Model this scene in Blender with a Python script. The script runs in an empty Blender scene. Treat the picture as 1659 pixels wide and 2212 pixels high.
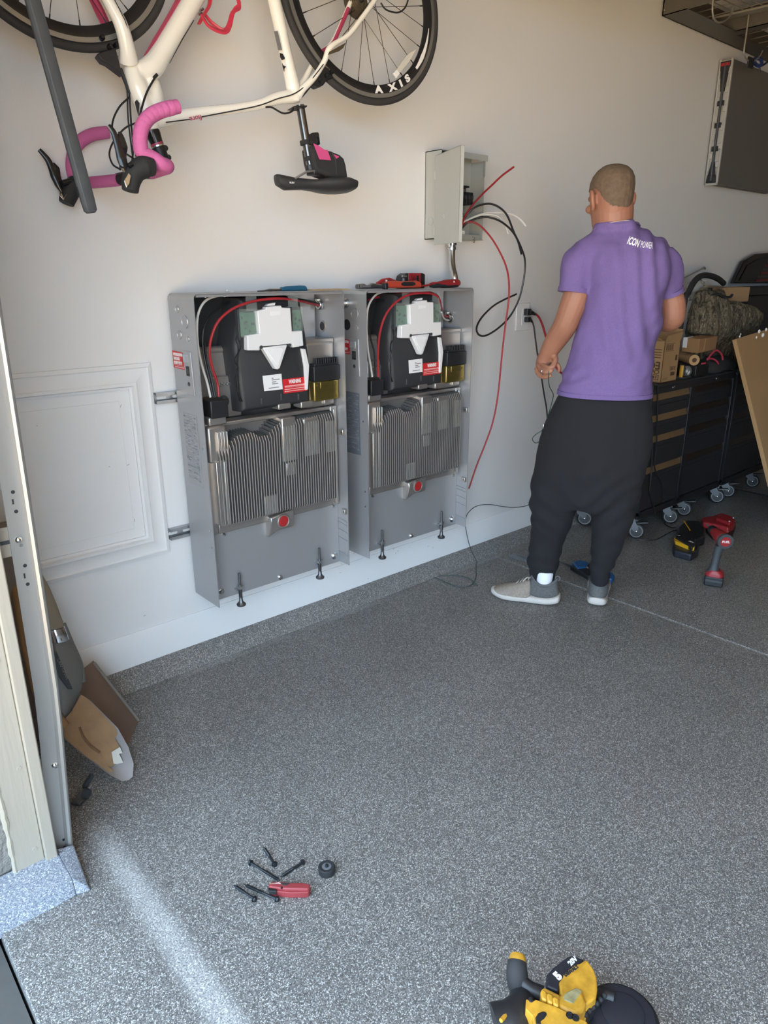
import bpy, bmesh, math, random
import numpy as np
from mathutils import Vector, Matrix, Euler, noise
from mathutils.bvhtree import BVHTree

SC = bpy.context.scene
COL = SC.collection
random.seed(7)

# ------------------------------------------------------------------ camera
IMG_W, IMG_H, FPX = 1659.0, 2212.0, 1544.15
CAM_LOC = Vector((-1.104, -2.3968, 1.4444))
CAM_ROT = Euler((1.2498, 0.0044, -0.7190), 'XYZ')
cam_d = bpy.data.cameras.new('camera')
cam = bpy.data.objects.new('camera', cam_d)
COL.objects.link(cam)
cam.location = CAM_LOC
cam.rotation_euler = CAM_ROT
cam_d.sensor_fit = 'VERTICAL'
cam_d.sensor_height = 24.0
cam_d.lens = FPX / IMG_H * 24.0
cam_d.clip_start = 0.02
SC.camera = cam
_R = CAM_ROT.to_matrix()

# ------------------------------------------------------------------ sky, sun, exposure
world = bpy.data.worlds.new('daylight')
SC.world = world
world.use_nodes = True
bgn = world.node_tree.nodes['Background']
bgn.inputs['Color'].default_value = (0.58, 0.78, 1.0, 1)
bgn.inputs["Strength"].default_value = 3.6
sun_d = bpy.data.lights.new('sun', 'SUN')
sun_d.energy = 17.0
sun_d.color = (1.0, 0.85, 0.58)
sun_d.angle = math.radians(0.6)
sun = bpy.data.objects.new('sun', sun_d)
COL.objects.link(sun)
sun.location = (-4, -2, 8)
sun.rotation_euler = Vector((-0.22, 0.30, -1.0)).to_track_quat('-Z', 'Y').to_euler()
vs = SC.view_settings
vs.view_transform = 'Standard'
vs.look = 'None'
vs.exposure = 1.06
vs.gamma = 1.0
vs.use_curve_mapping = False


# ------------------------------------------------------------------ helpers: measuring
def ray(px, py):
    return _R @ Vector((px - IMG_W / 2, -(py - IMG_H / 2), -FPX))


def P(px, py, **k):
    """world point that the photograph shows at a pixel, on the plane x=, y= or z="""
    d = ray(px, py)
    (a, v), = k.items()
    i = 'xyz'.index(a)
    return CAM_LOC + d * ((v - CAM_LOC[i]) / d[i])


def Zm(x0, y0, s, pts):
    return [(x0 + a * s, y0 + b * s) for a, b in pts]


# ------------------------------------------------------------------ helpers: materials
def srgb(r, g, b):
    def f(c):
        c /= 255.0
        return c / 12.92 if c <= 0.04045 else ((c + 0.055) / 1.055) ** 2.4
    return (f(r), f(g), f(b), 1.0)


def mat(name, rgb, rough=0.5, metal=0.0, var=0.0, vscale=8.0, bump=0.0, bscale=60.0, spec=0.5, coat=0.0, trans=0.0, stretch=None):
    m = bpy.data.materials.new(name)
    m.use_nodes = True
    nt = m.node_tree
    b = nt.nodes['Principled BSDF']
    c = srgb(*rgb)
    b.inputs['Base Color'].default_value = c
    b.inputs['Roughness'].default_value = rough
    b.inputs['Metallic'].default_value = metal
    b.inputs['Specular IOR Level'].default_value = spec
    b.inputs['Coat Weight'].default_value = coat
    b.inputs['Transmission Weight'].default_value = trans
    if var or bump:
        tc = nt.nodes.new('ShaderNodeTexCoord')
        src = tc.outputs['Object']
        if stretch:
            mp = nt.nodes.new('ShaderNodeMapping')
            mp.inputs['Scale'].default_value = stretch
            nt.links.new(src, mp.inputs['Vector'])
            src = mp.outputs['Vector']
    if var:
        n = nt.nodes.new('ShaderNodeTexNoise')
        n.inputs['Scale'].default_value = vscale
        n.inputs['Detail'].default_value = 5
        nt.links.new(src, n.inputs['Vector'])
        r = nt.nodes.new('ShaderNodeValToRGB')
        r.color_ramp.elements[0].position = 0.3
        r.color_ramp.elements[1].position = 0.7
        r.color_ramp.elements[0].color = tuple(x * (1 - var) for x in c[:3]) + (1,)
        r.color_ramp.elements[1].color = tuple(min(1, x * (1 + var)) for x in c[:3]) + (1,)
        nt.links.new(n.outputs['Fac'], r.inputs['Fac'])
        nt.links.new(r.outputs['Color'], b.inputs['Base Color'])
    if bump:
        n2 = nt.nodes.new('ShaderNodeTexNoise')
        n2.inputs['Scale'].default_value = bscale
        n2.inputs['Detail'].default_value = 4
        nt.links.new(src, n2.inputs['Vector'])
        bp = nt.nodes.new('ShaderNodeBump')
        bp.inputs['Strength'].default_value = bump
        bp.inputs['Distance'].default_value = 0.01
        nt.links.new(n2.outputs['Fac'], bp.inputs['Height'])
        nt.links.new(bp.outputs['Normal'], b.inputs['Normal'])
    return m


def flake_mat(name, base, dark, light, scale=420.0, rough=0.42, streak=False):
    """epoxy floor: chips of three greys under a clear coat"""
    m = bpy.data.materials.new(name)
    m.use_nodes = True
    nt = m.node_tree
    N, L = nt.nodes, nt.links
    b = N['Principled BSDF']
    tc = N.new('ShaderNodeTexCoord')
    v = N.new('ShaderNodeTexVoronoi')
    v.inputs['Scale'].default_value = scale
    L.new(tc.outputs['Object'], v.inputs['Vector'])
    sep = N.new('ShaderNodeSeparateColor')
    L.new(v.outputs['Color'], sep.inputs['Color'])
    r = N.new('ShaderNodeValToRGB')
    e = r.color_ramp.elements
    e[0].position, e[0].color = 0.0, srgb(*dark)
    e[1].position, e[1].color = 1.0, srgb(*light)
    for p, c in ((0.30, dark), (0.38, base), (0.80, base), (0.90, light)):
        x = r.color_ramp.elements.new(p)
        x.color = srgb(*c)
    L.new(sep.outputs['Red'], r.inputs['Fac'])
    n = N.new('ShaderNodeTexNoise')
    n.inputs['Scale'].default_value = 3.0
    n.inputs['Detail'].default_value = 3
    L.new(tc.outputs['Object'], n.inputs['Vector'])
    mr = N.new('ShaderNodeMapRange')
    mr.inputs['From Min'].default_value = 0.3
    mr.inputs['From Max'].default_value = 0.7
    mr.inputs['To Min'].default_value = 0.93
    mr.inputs['To Max'].default_value = 1.06
    L.new(n.outputs['Fac'], mr.inputs['Value'])
    mx = N.new('ShaderNodeMix')
    mx.data_type = 'RGBA'
    mx.blend_type = 'MULTIPLY'
    mx.inputs['Factor'].default_value = 1.0
    L.new(r.outputs['Color'], mx.inputs['A'])
    L.new(mr.outputs['Result'], mx.inputs['B'])
    out = mx.outputs['Result']
    if streak:      # painted sky light on the door-line ridge, pale dust along the curb foot
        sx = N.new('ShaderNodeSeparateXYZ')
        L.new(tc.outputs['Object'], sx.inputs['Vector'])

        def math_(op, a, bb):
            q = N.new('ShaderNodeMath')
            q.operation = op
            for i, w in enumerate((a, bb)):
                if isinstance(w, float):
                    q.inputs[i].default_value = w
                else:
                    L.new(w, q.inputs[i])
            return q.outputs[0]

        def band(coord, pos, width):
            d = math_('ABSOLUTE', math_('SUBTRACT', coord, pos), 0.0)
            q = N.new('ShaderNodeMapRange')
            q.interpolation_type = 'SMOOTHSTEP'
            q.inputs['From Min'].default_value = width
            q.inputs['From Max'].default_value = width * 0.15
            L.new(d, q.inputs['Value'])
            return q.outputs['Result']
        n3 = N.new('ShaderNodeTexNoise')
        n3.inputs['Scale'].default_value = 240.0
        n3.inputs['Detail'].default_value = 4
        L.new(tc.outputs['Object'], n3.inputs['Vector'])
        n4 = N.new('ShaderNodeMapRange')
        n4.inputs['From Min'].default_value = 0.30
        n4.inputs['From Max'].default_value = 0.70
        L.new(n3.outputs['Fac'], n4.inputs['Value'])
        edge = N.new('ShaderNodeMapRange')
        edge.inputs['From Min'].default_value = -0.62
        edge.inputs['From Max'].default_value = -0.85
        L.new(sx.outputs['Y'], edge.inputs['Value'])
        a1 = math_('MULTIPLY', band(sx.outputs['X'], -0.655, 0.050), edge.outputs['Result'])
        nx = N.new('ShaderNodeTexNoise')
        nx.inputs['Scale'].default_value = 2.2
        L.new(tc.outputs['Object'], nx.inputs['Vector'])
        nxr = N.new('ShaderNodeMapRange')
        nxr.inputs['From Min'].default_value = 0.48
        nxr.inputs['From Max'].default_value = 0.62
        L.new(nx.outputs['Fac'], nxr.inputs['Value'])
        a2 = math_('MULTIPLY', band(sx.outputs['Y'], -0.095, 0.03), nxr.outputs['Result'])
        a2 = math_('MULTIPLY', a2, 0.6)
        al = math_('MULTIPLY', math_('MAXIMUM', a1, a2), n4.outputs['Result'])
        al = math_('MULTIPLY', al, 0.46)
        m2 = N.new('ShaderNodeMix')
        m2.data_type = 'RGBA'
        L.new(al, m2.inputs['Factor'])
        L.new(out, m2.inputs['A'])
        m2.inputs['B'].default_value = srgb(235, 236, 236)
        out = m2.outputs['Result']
    L.new(out, b.inputs['Base Color'])
    b.inputs['Roughness'].default_value = rough
    b.inputs['Specular IOR Level'].default_value = 0.4
    bp = N.new('ShaderNodeBump')
    bp.inputs['Strength'].default_value = 0.25
    bp.inputs['Distance'].default_value = 0.002
    L.new(sep.outputs['Green'], bp.inputs['Height'])
    L.new(bp.outputs['Normal'], b.inputs['Normal'])
    return m


# ------------------------------------------------------------------ helpers: meshes
def catmull(pts, n=8):
    pts = [Vector(p) for p in pts]
    if len(pts) < 3:
        return pts
    q = [pts[0] * 2 - pts[1]] + pts + [pts[-1] * 2 - pts[-2]]
    out = []
    for i in range(1, len(q) - 2):
        a, b, c, d = q[i - 1:i + 3]
        for k in range(n):
            t = k / n
            out.append(0.5 * ((2 * b) + (c - a) * t + (2 * a - 5 * b + 4 * c - d) * t * t + (3 * b - a - 3 * c + d) * t ** 3))
    out.append(pts[-1])
    return out


def lerp_list(vals, n):
    if not isinstance(vals, (list, tuple)):
        return [vals] * n
    m = len(vals)
    r = []
    for i in range(n):
        t = i / max(1, n - 1) * (m - 1)
        k = min(int(t), m - 2)
        r.append(vals[k] + (vals[k + 1] - vals[k]) * (t - k))
    return r


class MB:
    def __init__(self):
        self.bm = bmesh.new()

    def box(self, x0, x1, y0, y1, z0, z1):
        x0, x1 = sorted((x0, x1))
        y0, y1 = sorted((y0, y1))
        z0, z1 = sorted((z0, z1))
        c = [(x0, y0, z0), (x1, y0, z0), (x1, y1, z0), (x0, y1, z0), (x0, y0, z1), (x1, y0, z1), (x1, y1, z1), (x0, y1, z1)]
        return self.hexa(c)

    def hexa(self, c):
        v = [self.bm.verts.new(p) for p in c]
        for f in ((3, 2, 1, 0), (4, 5, 6, 7), (0, 1, 5, 4), (1, 2, 6, 5), (2, 3, 7, 6), (3, 0, 4, 7)):
            self.bm.faces.new([v[i] for i in f])
        return self

    def obox(self, c, size, rot=None):
        c = Vector(c)
        M = rot.to_matrix() if isinstance(rot, Euler) else (rot if rot is not None else Matrix.Identity(3))
        sx, sy, sz = (s / 2 for s in size)
        q = [(-sx, -sy, -sz), (sx, -sy, -sz), (sx, sy, -sz), (-sx, sy, -sz), (-sx, -sy, sz), (sx, -sy, sz), (sx, sy, sz), (-sx, sy, sz)]
        return self.hexa([c + M @ Vector(p) for p in q])

    def prism(self, poly, ext):
        """closed polygon (3-D points) extruded by a vector"""
        ext = Vector(ext)
        a = [self.bm.verts.new(Vector(p)) for p in poly]
        b = [self.bm.verts.new(Vector(p) + ext) for p in poly]
        n = len(poly)
        self.bm.faces.new(a[::-1])
        self.bm.faces.new(b)
        for i in range(n):
            j = (i + 1) % n
            self.bm.faces.new((a[i], a[j], b[j], b[i]))
        return self

    def loft(self, rings, cap0=True, cap1=True, closed=False):
        R = [[self.bm.verts.new(Vector(p)) for p in r] for r in rings]
        n = len(R[0])
        m = len(R)
        for k in range(m if closed else m - 1):
            A, B = R[k], R[(k + 1) % m]
            for i in range(n):
                j = (i + 1) % n
                try:
                    self.bm.faces.new((A[i], A[j], B[j], B[i]))
                except ValueError:
                    pass
        if not closed:
            if cap0:
                self.bm.faces.new(R[0][::-1])
            if cap1:
                self.bm.faces.new(R[-1])
        return self

    def tube(self, pts, r, seg=8, smooth=0, squash=1.0, up=None):
        pts = [Vector(p) for p in pts]
        if smooth:
            pts = catmull(pts, smooth)
        rr = lerp_list(r, len(pts))
        sq = lerp_list(squash, len(pts))
        rings = []
        t0 = (pts[1] - pts[0]).normalized()
        u = Vector(up) if up else (Vector((0, 0, 1)) if abs(t0.z) < 0.9 else Vector((1, 0, 0)))
        u = (u - t0 * u.dot(t0)).normalized()
        for i, p in enumerate(pts):
            t = (pts[min(i + 1, len(pts) - 1)] - pts[max(i - 1, 0)])
            if t.length < 1e-9:
                t = t0
            t.normalize()
            u = (u - t * u.dot(t))
            u = u.normalized() if u.length > 1e-6 else t.orthogonal().normalized()
            w = t.cross(u)
            rings.append([p + u * (rr[i] * sq[i] * math.cos(2 * math.pi * k / seg)) + w * (rr[i] * math.sin(2 * math.pi * k / seg)) for k in range(seg)])
        return self.loft(rings)

    def cyl(self, p0, p1, r0, r1=None, seg=16):
        r1 = r0 if r1 is None else r1
        return self.tube([p0, p1], [r0, r1], seg)

    def lathe(self, p0, axis, prof, seg=20):
        """prof: list of (distance along axis, radius)"""
        p0 = Vector(p0)
        ax = Vector(axis).normalized()
        u = ax.orthogonal().normalized()
        w = ax.cross(u)
        return self.loft([[p0 + ax * h + (u * math.cos(2 * math.pi * k / seg) + w * math.sin(2 * math.pi * k / seg)) * max(r, 1e-4) for k in range(seg)] for h, r in prof])

    def torus(self, c, axis, R, r, seg=40, rs=8, e1=None, squash=1.0):
        c = Vector(c)
        ax = Vector(axis).normalized()
        u = ax.orthogonal().normalized()
        w = ax.cross(u)
        rings = []
        for i in range(seg):
            a = 2 * math.pi * i / seg
            d = u * math.cos(a) + w * math.sin(a)
            rings.append([c + d * (R + r * math.cos(2 * math.pi * k / rs)) + ax * (r * squash * math.sin(2 * math.pi * k / rs)) for k in range(rs)])
        return self.loft(rings, closed=True)

    def ball(self, c, rx, ry=None, rz=None, seg=16, rot=None):
        ry = rx if ry is None else ry
        rz = rx if rz is None else rz
        M = Matrix.Translation(Vector(c)) @ (rot.to_matrix().to_4x4() if rot is not None else Matrix.Identity(4)) @ Matrix.Diagonal((rx, ry, rz, 1))
        bmesh.ops.create_uvsphere(self.bm, u_segments=seg, v_segments=max(6, seg // 2), radius=1.0, matrix=M)
        return self

    def add(self, other, M=None):
        me = bpy.data.meshes.new('tmp')
        other.bm.to_mesh(me)
        if M is not None:
            me.transform(M)
        self.bm.from_mesh(me)
        bpy.data.meshes.remove(me)
        return self

    def mesh(self, name, m, flat=False, ang=38):
        bm = self.bm
        bmesh.ops.recalc_face_normals(bm, faces=bm.faces)
        if not flat:
            lim = math.radians(ang)
            for f in bm.faces:
                f.smooth = True
            for e in bm.edges:
                e.smooth = len(e.link_faces) == 2 and e.calc_face_angle(0.0) < lim
        me = bpy.data.meshes.new(name)
        bm.to_mesh(me)
        bm.free()
        if m is not None:
            me.materials.append(m)
        return me

    def build(self, name, m, parent=None, bevel=0.0, seg=2, flat=False, ang=38, **props):
        o = bpy.data.objects.new(name, self.mesh(name, m, flat, ang))
        COL.objects.link(o)
        if bevel:
            b = o.modifiers.new('bevel', 'BEVEL')
            b.width = bevel
            b.segments = seg
            b.limit_method = 'ANGLE'
            b.angle_limit = math.radians(40)
            b.harden_normals = False
        for k, v in props.items():
            o[k] = v
        attach(o, parent)
        return o


def attach(o, parent):
    if parent is not None:
        o.parent = parent
        o.matrix_parent_inverse = world_mat(parent).inverted()
    return o


def world_mat(o):
    M = o.matrix_basis.copy()
    if o.parent is not None:
        M = world_mat(o.parent) @ o.matrix_parent_inverse @ M
    return M


def thing(name, label, cat, loc, group=None):
    o = bpy.data.objects.new(name, None)
    o.empty_display_size = 0.05
    COL.objects.link(o)
    o.location = loc
    return tag(o, label, cat, group)


def tag(o, label, cat, group=None):
    o['label'] = label
    o['category'] = cat
    if group:
        o['group'] = group
    return o


def struct(o):
    o['kind'] = 'structure'
    return o


def text_mesh(s, size, weight=0.0, extrude=0.0004, align='CENTER', spacing=1.0):
    cu = bpy.data.curves.new('text', 'FONT')
    cu.body = s
    cu.size = size
    cu.align_x = align
    cu.align_y = 'CENTER'
    cu.offset = weight
    cu.extrude = extrude
    cu.space_character = spacing
    cu.resolution_u = 3
    o = bpy.data.objects.new('text', cu)
    COL.objects.link(o)
    dg = bpy.context.evaluated_depsgraph_get()
    me = bpy.data.meshes.new_from_object(o.evaluated_get(dg))
    bpy.data.objects.remove(o)
    bpy.data.curves.remove(cu)
    return me


def basis(origin, ex, ey):
    ex = Vector(ex).normalized()
    ey = Vector(ey)
    ey = (ey - ex * ey.dot(ex)).normalized()
    ez = ex.cross(ey)
    M = Matrix.Identity(4)
    for i, c in enumerate((ex, ey, ez)):
        M.col[i][:3] = c
    M.col[3][:3] = Vector(origin)
    return M


def text(name, s, size, origin, ex, ey, m, parent=None, weight=0.0, sx=1.0, **kw):
    me = text_mesh(s, size, weight, **kw)
    me.transform(basis(origin, ex, ey) @ Matrix.Diagonal((sx, 1, 1, 1)))
    me.name = name
    me.materials.clear()
    me.materials.append(m)
    o = bpy.data.objects.new(name, me)
    COL.objects.link(o)
    attach(o, parent)
    return o


def evaluated_mesh(o, name):
    dg = bpy.context.evaluated_depsgraph_get()
    dg.update()
    return bpy.data.meshes.new_from_object(o.evaluated_get(dg))


def remeshed(mb, name, m, voxel, smooth=4, disp=None, parent=None):
    """one continuous surface out of overlapping closed pieces"""
    o = bpy.data.objects.new(name, mb.mesh(name, m))
    COL.objects.link(o)
    r = o.modifiers.new('r', 'REMESH')
    r.mode = 'VOXEL'
    r.voxel_size = voxel
    r.use_smooth_shade = True
    if smooth:
        s = o.modifiers.new('s', 'SMOOTH')
        s.factor = 0.5
        s.iterations = smooth
    me = evaluated_mesh(o, name)
    old = o.data
    o.modifiers.clear()
    o.data = me
    me.name = name
    bpy.data.meshes.remove(old)
    if disp:
        nn = [v.normal.copy() for v in me.vertices]
        for v, n in zip(me.vertices, nn):
            v.co = v.co + n * disp(v.co, n)
    for p in me.polygons:
        p.use_smooth = True
    if not me.materials:
        me.materials.append(m)
    attach(o, parent)
    return o


def copy_tree(o, parent=None):
    c = o.copy()
    COL.objects.link(c)
    if parent is not None:
        c.parent = parent
    for ch in [x for x in o.children]:
        copy_tree(ch, c)
    return c


# ------------------------------------------------------------------ shared materials
M = {}
M['paint'] = mat('white_wall_paint', (234, 233, 231), 0.55, bump=0.05, bscale=180)
M['trimpaint'] = mat('white_trim_paint', (236, 236, 235), 0.5)
M['steel'] = mat('galvanised_steel', (178, 181, 184), 0.36, 0.85, var=0.12, vscale=30)
M['zinc'] = mat('zinc_bright', (205, 206, 206), 0.25, 1.0)
M['chrome'] = mat('chrome', (220, 220, 220), 0.12, 1.0)
M['alu'] = mat('cast_aluminium', (176, 172, 168), 0.38, 0.8, var=0.06, vscale=14)
M['alu2'] = mat('machined_aluminium', (196, 192, 188), 0.3, 0.85)
M['case'] = mat('grey_painted_steel', (172, 173, 175), 0.38, 0.5)
M['black'] = mat('black_plastic', (34, 35, 38), 0.45)
M['blackgloss'] = mat('black_gloss_plastic', (24, 25, 28), 0.22)
M['rubber'] = mat('black_rubber', (38, 38, 40), 0.75)
M['dark'] = mat('dark_grey_plastic', (62, 65, 68), 0.5)
M['white'] = mat('white_plastic', (228, 228, 228), 0.4)
M['label'] = mat('white_label', (236, 236, 236), 0.5)
M['ink'] = mat('black_ink', (38, 38, 40), 0.6)
M['greyink'] = mat('grey_ink', (120, 122, 126), 0.6)
M['redlabel'] = mat('red_label', (202, 40, 44), 0.5)
M['red'] = mat('red_plastic', (168, 40, 42), 0.4)
M['redwire'] = mat('red_insulation', (158, 38, 46), 0.4)
M['blackwire'] = mat('black_insulation', (36, 36, 38), 0.4)
M['whitewire'] = mat('white_insulation', (226, 224, 220), 0.4)
M['greenwire'] = mat('green_insulation', (52, 92, 74), 0.45)
M['copper'] = mat('copper_strand', (170, 110, 70), 0.35, 1.0)
M['yellow'] = mat('yellow_plastic', (232, 176, 36), 0.45, var=0.10, vscale=25)
M['cardboard'] = mat('cardboard', (158, 122, 84), 0.85, var=0.06, vscale=12)
M['cardlight'] = mat('cardboard_edge', (188, 156, 116), 0.85)
M['wtext'] = mat('white_print', (240, 238, 236), 0.5)


def clear_mat(name, rgb, alpha):
    m = mat(name, rgb, 0.15)
    nt = m.node_tree
    b = nt.nodes['Principled BSDF']
    b.inputs['Alpha'].default_value = alpha
    return m


M['clear'] = clear_mat('clear_plastic', (190, 200, 196), 0.14)
M['bag'] = clear_mat('thin_plastic_film', (190, 190, 188), 0.45)

# ================================================================== the room
Z_CURB = 0.0635
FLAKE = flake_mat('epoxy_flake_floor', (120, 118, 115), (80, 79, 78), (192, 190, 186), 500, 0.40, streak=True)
FLAKE2 = flake_mat('epoxy_flake_curb', (130, 128, 125), (96, 95, 93), (190, 188, 184), 500, 0.45)
FLAKE3 = flake_mat('epoxy_flake_lit', (146, 152, 162), (112, 118, 130), (200, 204, 208), 480, 0.4)  # flake coat made paler: daylight on the jamb curb put into its colour
M['stucco'] = mat('grey_stucco', (128, 124, 118), 0.9, var=0.08, vscale=40, bump=1.0, bscale=70)
M['concrete'] = mat('driveway_concrete', (208, 180, 140), 0.9, var=0.06, vscale=3)
M['cream'] = mat('cream_painted_wood', (164, 156, 142), 0.5, bump=0.08, bscale=120, stretch=(1, 1, 0.1))
M['bare'] = mat('bare_framing_wood', (150, 118, 84), 0.8, var=0.15, vscale=6)
M['interior'] = mat('interior_paint_dim', (196, 186, 172), 0.7)
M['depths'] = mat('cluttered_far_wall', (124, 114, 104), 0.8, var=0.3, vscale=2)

# floor: three slabs with recessed control joints between them (joint at x=1.70, 3.9)
jx = [-0.945, 1.697, 3.95, 6.6]
fl = MB()
for i in range(3):
    a = jx[i] + (0.006 if i else 0)
    b = jx[i + 1] - (0.006 if i < 2 else 0)
    fl.box(a, b, -6.2, 0.0, -0.12, 0.0)
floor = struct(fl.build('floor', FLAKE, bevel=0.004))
g = MB()
for x in jx[1:3]:
    g.box(x - 0.007, x + 0.007, -6.2, -0.078, -0.1, -0.0035)
struct(g.build('trim_4', mat('joint_filler', (150, 150, 150), 0.8, var=0.35, vscale=60)))
struct(MB().box(-0.95, 6.74, -6.34, 0.14, -0.3, -0.121).build('subfloor', mat('bare_slab_concrete', (90, 88, 84), .9)))
struct(MB().box(-2.2, -0.951, -8, 0, -0.3, -0.03).build('apron', mat('grey_apron_concrete', (78, 76, 73), 0.9, var=.08, vscale=20)))
struct(MB().box(-14, -2.21, -16, 8, -0.35, -0.03).build('driveway', M['concrete']))

wb = MB().box(-0.80, 6.6, 0.0, 0.14, Z_CURB, 3.12)
struct(wb.build('wall_back', M['paint']))
# curb at the wall foot, sloping face with an eased top edge
prof = [(0.0, 0.0), (-0.080, 0.0), (-0.066, 0.014), (-0.030, 0.056), (-0.020, Z_CURB), (0.0, Z_CURB)]
struct(MB().prism([(-0.80, y, z) for y, z in prof], (7.38, 0, 0)).build('trim_1', FLAKE2))
# baseboard with a moulded top
bb = [(0, 0), (-0.016, 0), (-0.016, 0.098), (-0.0125, 0.103), (-0.0125, 0.112), (-0.006, 0.121), (-0.004, 0.127), (0, 0.127)]
struct(MB().prism([(-0.80, y, Z_CURB + z) for y, z in bb], (7.38, 0, 0)).build('baseboard_back', M['trimpaint']))
# picture-frame wainscot moulding, four mitred lengths
o = (-1.2 + 0.49, -0.077, 0.470, 1.162)
fw = 0.082
mp = [(0.0, 0.0), (0.0, 0.012), (0.012, 0.016), (0.016, 0.012), (0.030, 0.011), (0.056, 0.017), (0.060, 0.021), (0.070, 0.021), (0.074, 0.010), (fw, 0.008), (fw, 0.0)]
x0, x1, z0, z1 = -0.70, -0.077, 0.470, 1.162
wm = thing('trim_2', 'white mitred panel moulding on the wall beside the left cabinet', 'moulding', (x0, 0, z0))
del wm['label'], wm['category']
struct(wm)


def mould(c0, c1, inn):
    """length from corner c0 to c1 (outer line, x,z); inn = inward (x,z)"""
    rings = []
    d = Vector((c1[0] - c0[0], c1[1] - c0[1])).normalized()
    for c, s in ((c0, 1), (c1, -1)):
        rings.append([(c[0] + inn[0] * t + d.x * t * s, -h, c[1] + inn[1] * t + d.y * t * s) for t, h in mp])
    return MB().loft(rings)


mould((x0, z1), (x1, z1), (0, -1)).build('moulding_length', M['paint'], wm)
mould((x1, z1), (x1, z0), (-1, 0)).build('moulding_length', M['paint'], wm)
mould((x1, z0), (x0, z0), (0, 1)).build('moulding_length', M['paint'], wm)
mould((x0, z0), (x0, z1), (1, 0)).build('moulding_length', M['paint'], wm)
# raised field inside the moulding
MB().box(x0 + 0.11, x1 - 0.118, -0.003, 0.0, z0 + 0.118, z1 - 0.118).build('raised_field', M['paint'], wm, bevel=0.002, seg=2)
# small scuffs and nail nicks on the painted wall
sc = MB()
for px, py, a, l in ((261, 877, 70, 8), (277, 1004, 20, 7), (236, 1008, 0, 4), (291, 1124, 85, 8), (80, 920, 0, 3), (322, 1097, 60, 5), (312, 1330, 20, 7), (320, 1362, 10, 6)):
    p = P(px, py, y=-0.0035)
    sc.obox(p, (l * 0.0013, 0.0006, 0.0018), Euler((0, -math.radians(a), 0)))
for px, py, yy in ((765, 1195, -.0165), (738, 1218, -.0165), (860, 1190, -.0165), (925, 1180, -.0165), (795, 1250, -.0165), (950, 1168, -.0165), (935, 1183, -.0165), (850, 1186, -.0165), (855, 1195, -.0165), (735, 1237, -.0165)):
    p = P(px, py, y=yy)
    sc.obox(p, (0.006, 0.0006, 0.0022), Euler((0, random.uniform(-1, 1), 0)))
struct(sc.build('trim_3', mat('scuff_grey', (170, 172, 176), 0.8)))

# door wall (left): short return beside the opening, header above, far return
wl = MB()
wl.box(-0.92, -0.80, -0.60, 0.14, 0.0, 3.12)
wl.box(-0.92, -0.735, -6.2, -0.735, 2.42, 3.12)
wl.box(-0.92, -0.735, -6.2, -5.65, 0.0, 2.42)
struct(wl.build('wall_left', M['paint']))
struct(MB().box(-1.25, -0.872, -0.728, 2.2, -0.03, 3.4).box(-1.25, -0.921, -6.9, -0.728, 2.44, 3.4).box(-1.25, -0.921, -8.0, -5.65, -0.03, 3.4).build('wall_outside', M['stucco']))
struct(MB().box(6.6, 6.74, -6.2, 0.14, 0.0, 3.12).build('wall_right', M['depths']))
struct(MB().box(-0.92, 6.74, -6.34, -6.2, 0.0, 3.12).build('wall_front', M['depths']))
struct(MB().box(-0.92, 6.74, -6.34, 0.14, 3.12, 3.24).build('ceiling', M['interior']))
# raised sectional door, parked under the ceiling
dr = thing('door_1', 'x', 'x', (-0.5, -3.2, 2.5))
del dr['label'], dr['category']
struct(dr)
for k in range(4):
    MB().box(-0.45 + k * 0.54, 0.075 + k * 0.54, -5.6, -0.80, 2.50, 2.545).build('door_panel', M['interior'], dr, bevel=0.006)

# door jamb: board with a stop strip and screws, standing on a flaked curb
jb = thing('trim_5', 'x', 'x', (-0.82, -0.74, 0.0))
del jb['label'], jb['category']
struct(jb)
MB().box(-0.872, -0.806, -0.748, -0.60, 0.045, 2.42).build('jamb_board', M['cream'], jb, bevel=0.003)
MB().box(-0.806, -0.778, -0.760, -0.60, 0.045, 2.42).build('door_stop', M['cream'], jb, bevel=0.003)
ck = MB()
cz = [0.045 + 2.3 * k / 150 for k in range(151)]
ck.tube([(-0.874 + random.uniform(-.001, .001), -0.744, z) for z in cz], [random.uniform(.004, .0085) for z in cz], 8)
ck.build('caulk_bead', mat('cream_caulk', (170, 162, 146), 0.7), jb)
for z in (0.09, 0.33, 0.62, 0.95, 1.3):
    MB().lathe((-0.832 + 0.008, -0.7475, z), (0, -1, 0), [(0, .006), (.0015, .0055), (.002, .002), (.0012, 0.0)], 12).build('screw_head', M['cream'], jb)
q = MB()
xl, xr = -1.30, -0.775
q.hexa([(xl, -0.862, -0.029), (xr, -0.866, 0), (xr, -0.735, 0), (xl, -0.735, -0.029), (xl, -0.852, 0.044), (xr, -0.852, 0.044), (xr, -0.735, 0.050), (xl, -0.735, 0.050)])
q.hexa([(xr, -0.866, 0), (-0.742, -0.875, 0.0), (-0.735, -0.745, 0.0), (xr, -0.735, 0), (xr, -0.852, 0.044), (-0.748, -0.862, 0.012), (-0.737, -0.752, 0.052), (xr, -0.735, 0.050)])
struct(q.build('trim_6', FLAKE3, bevel=0.003))

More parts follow.
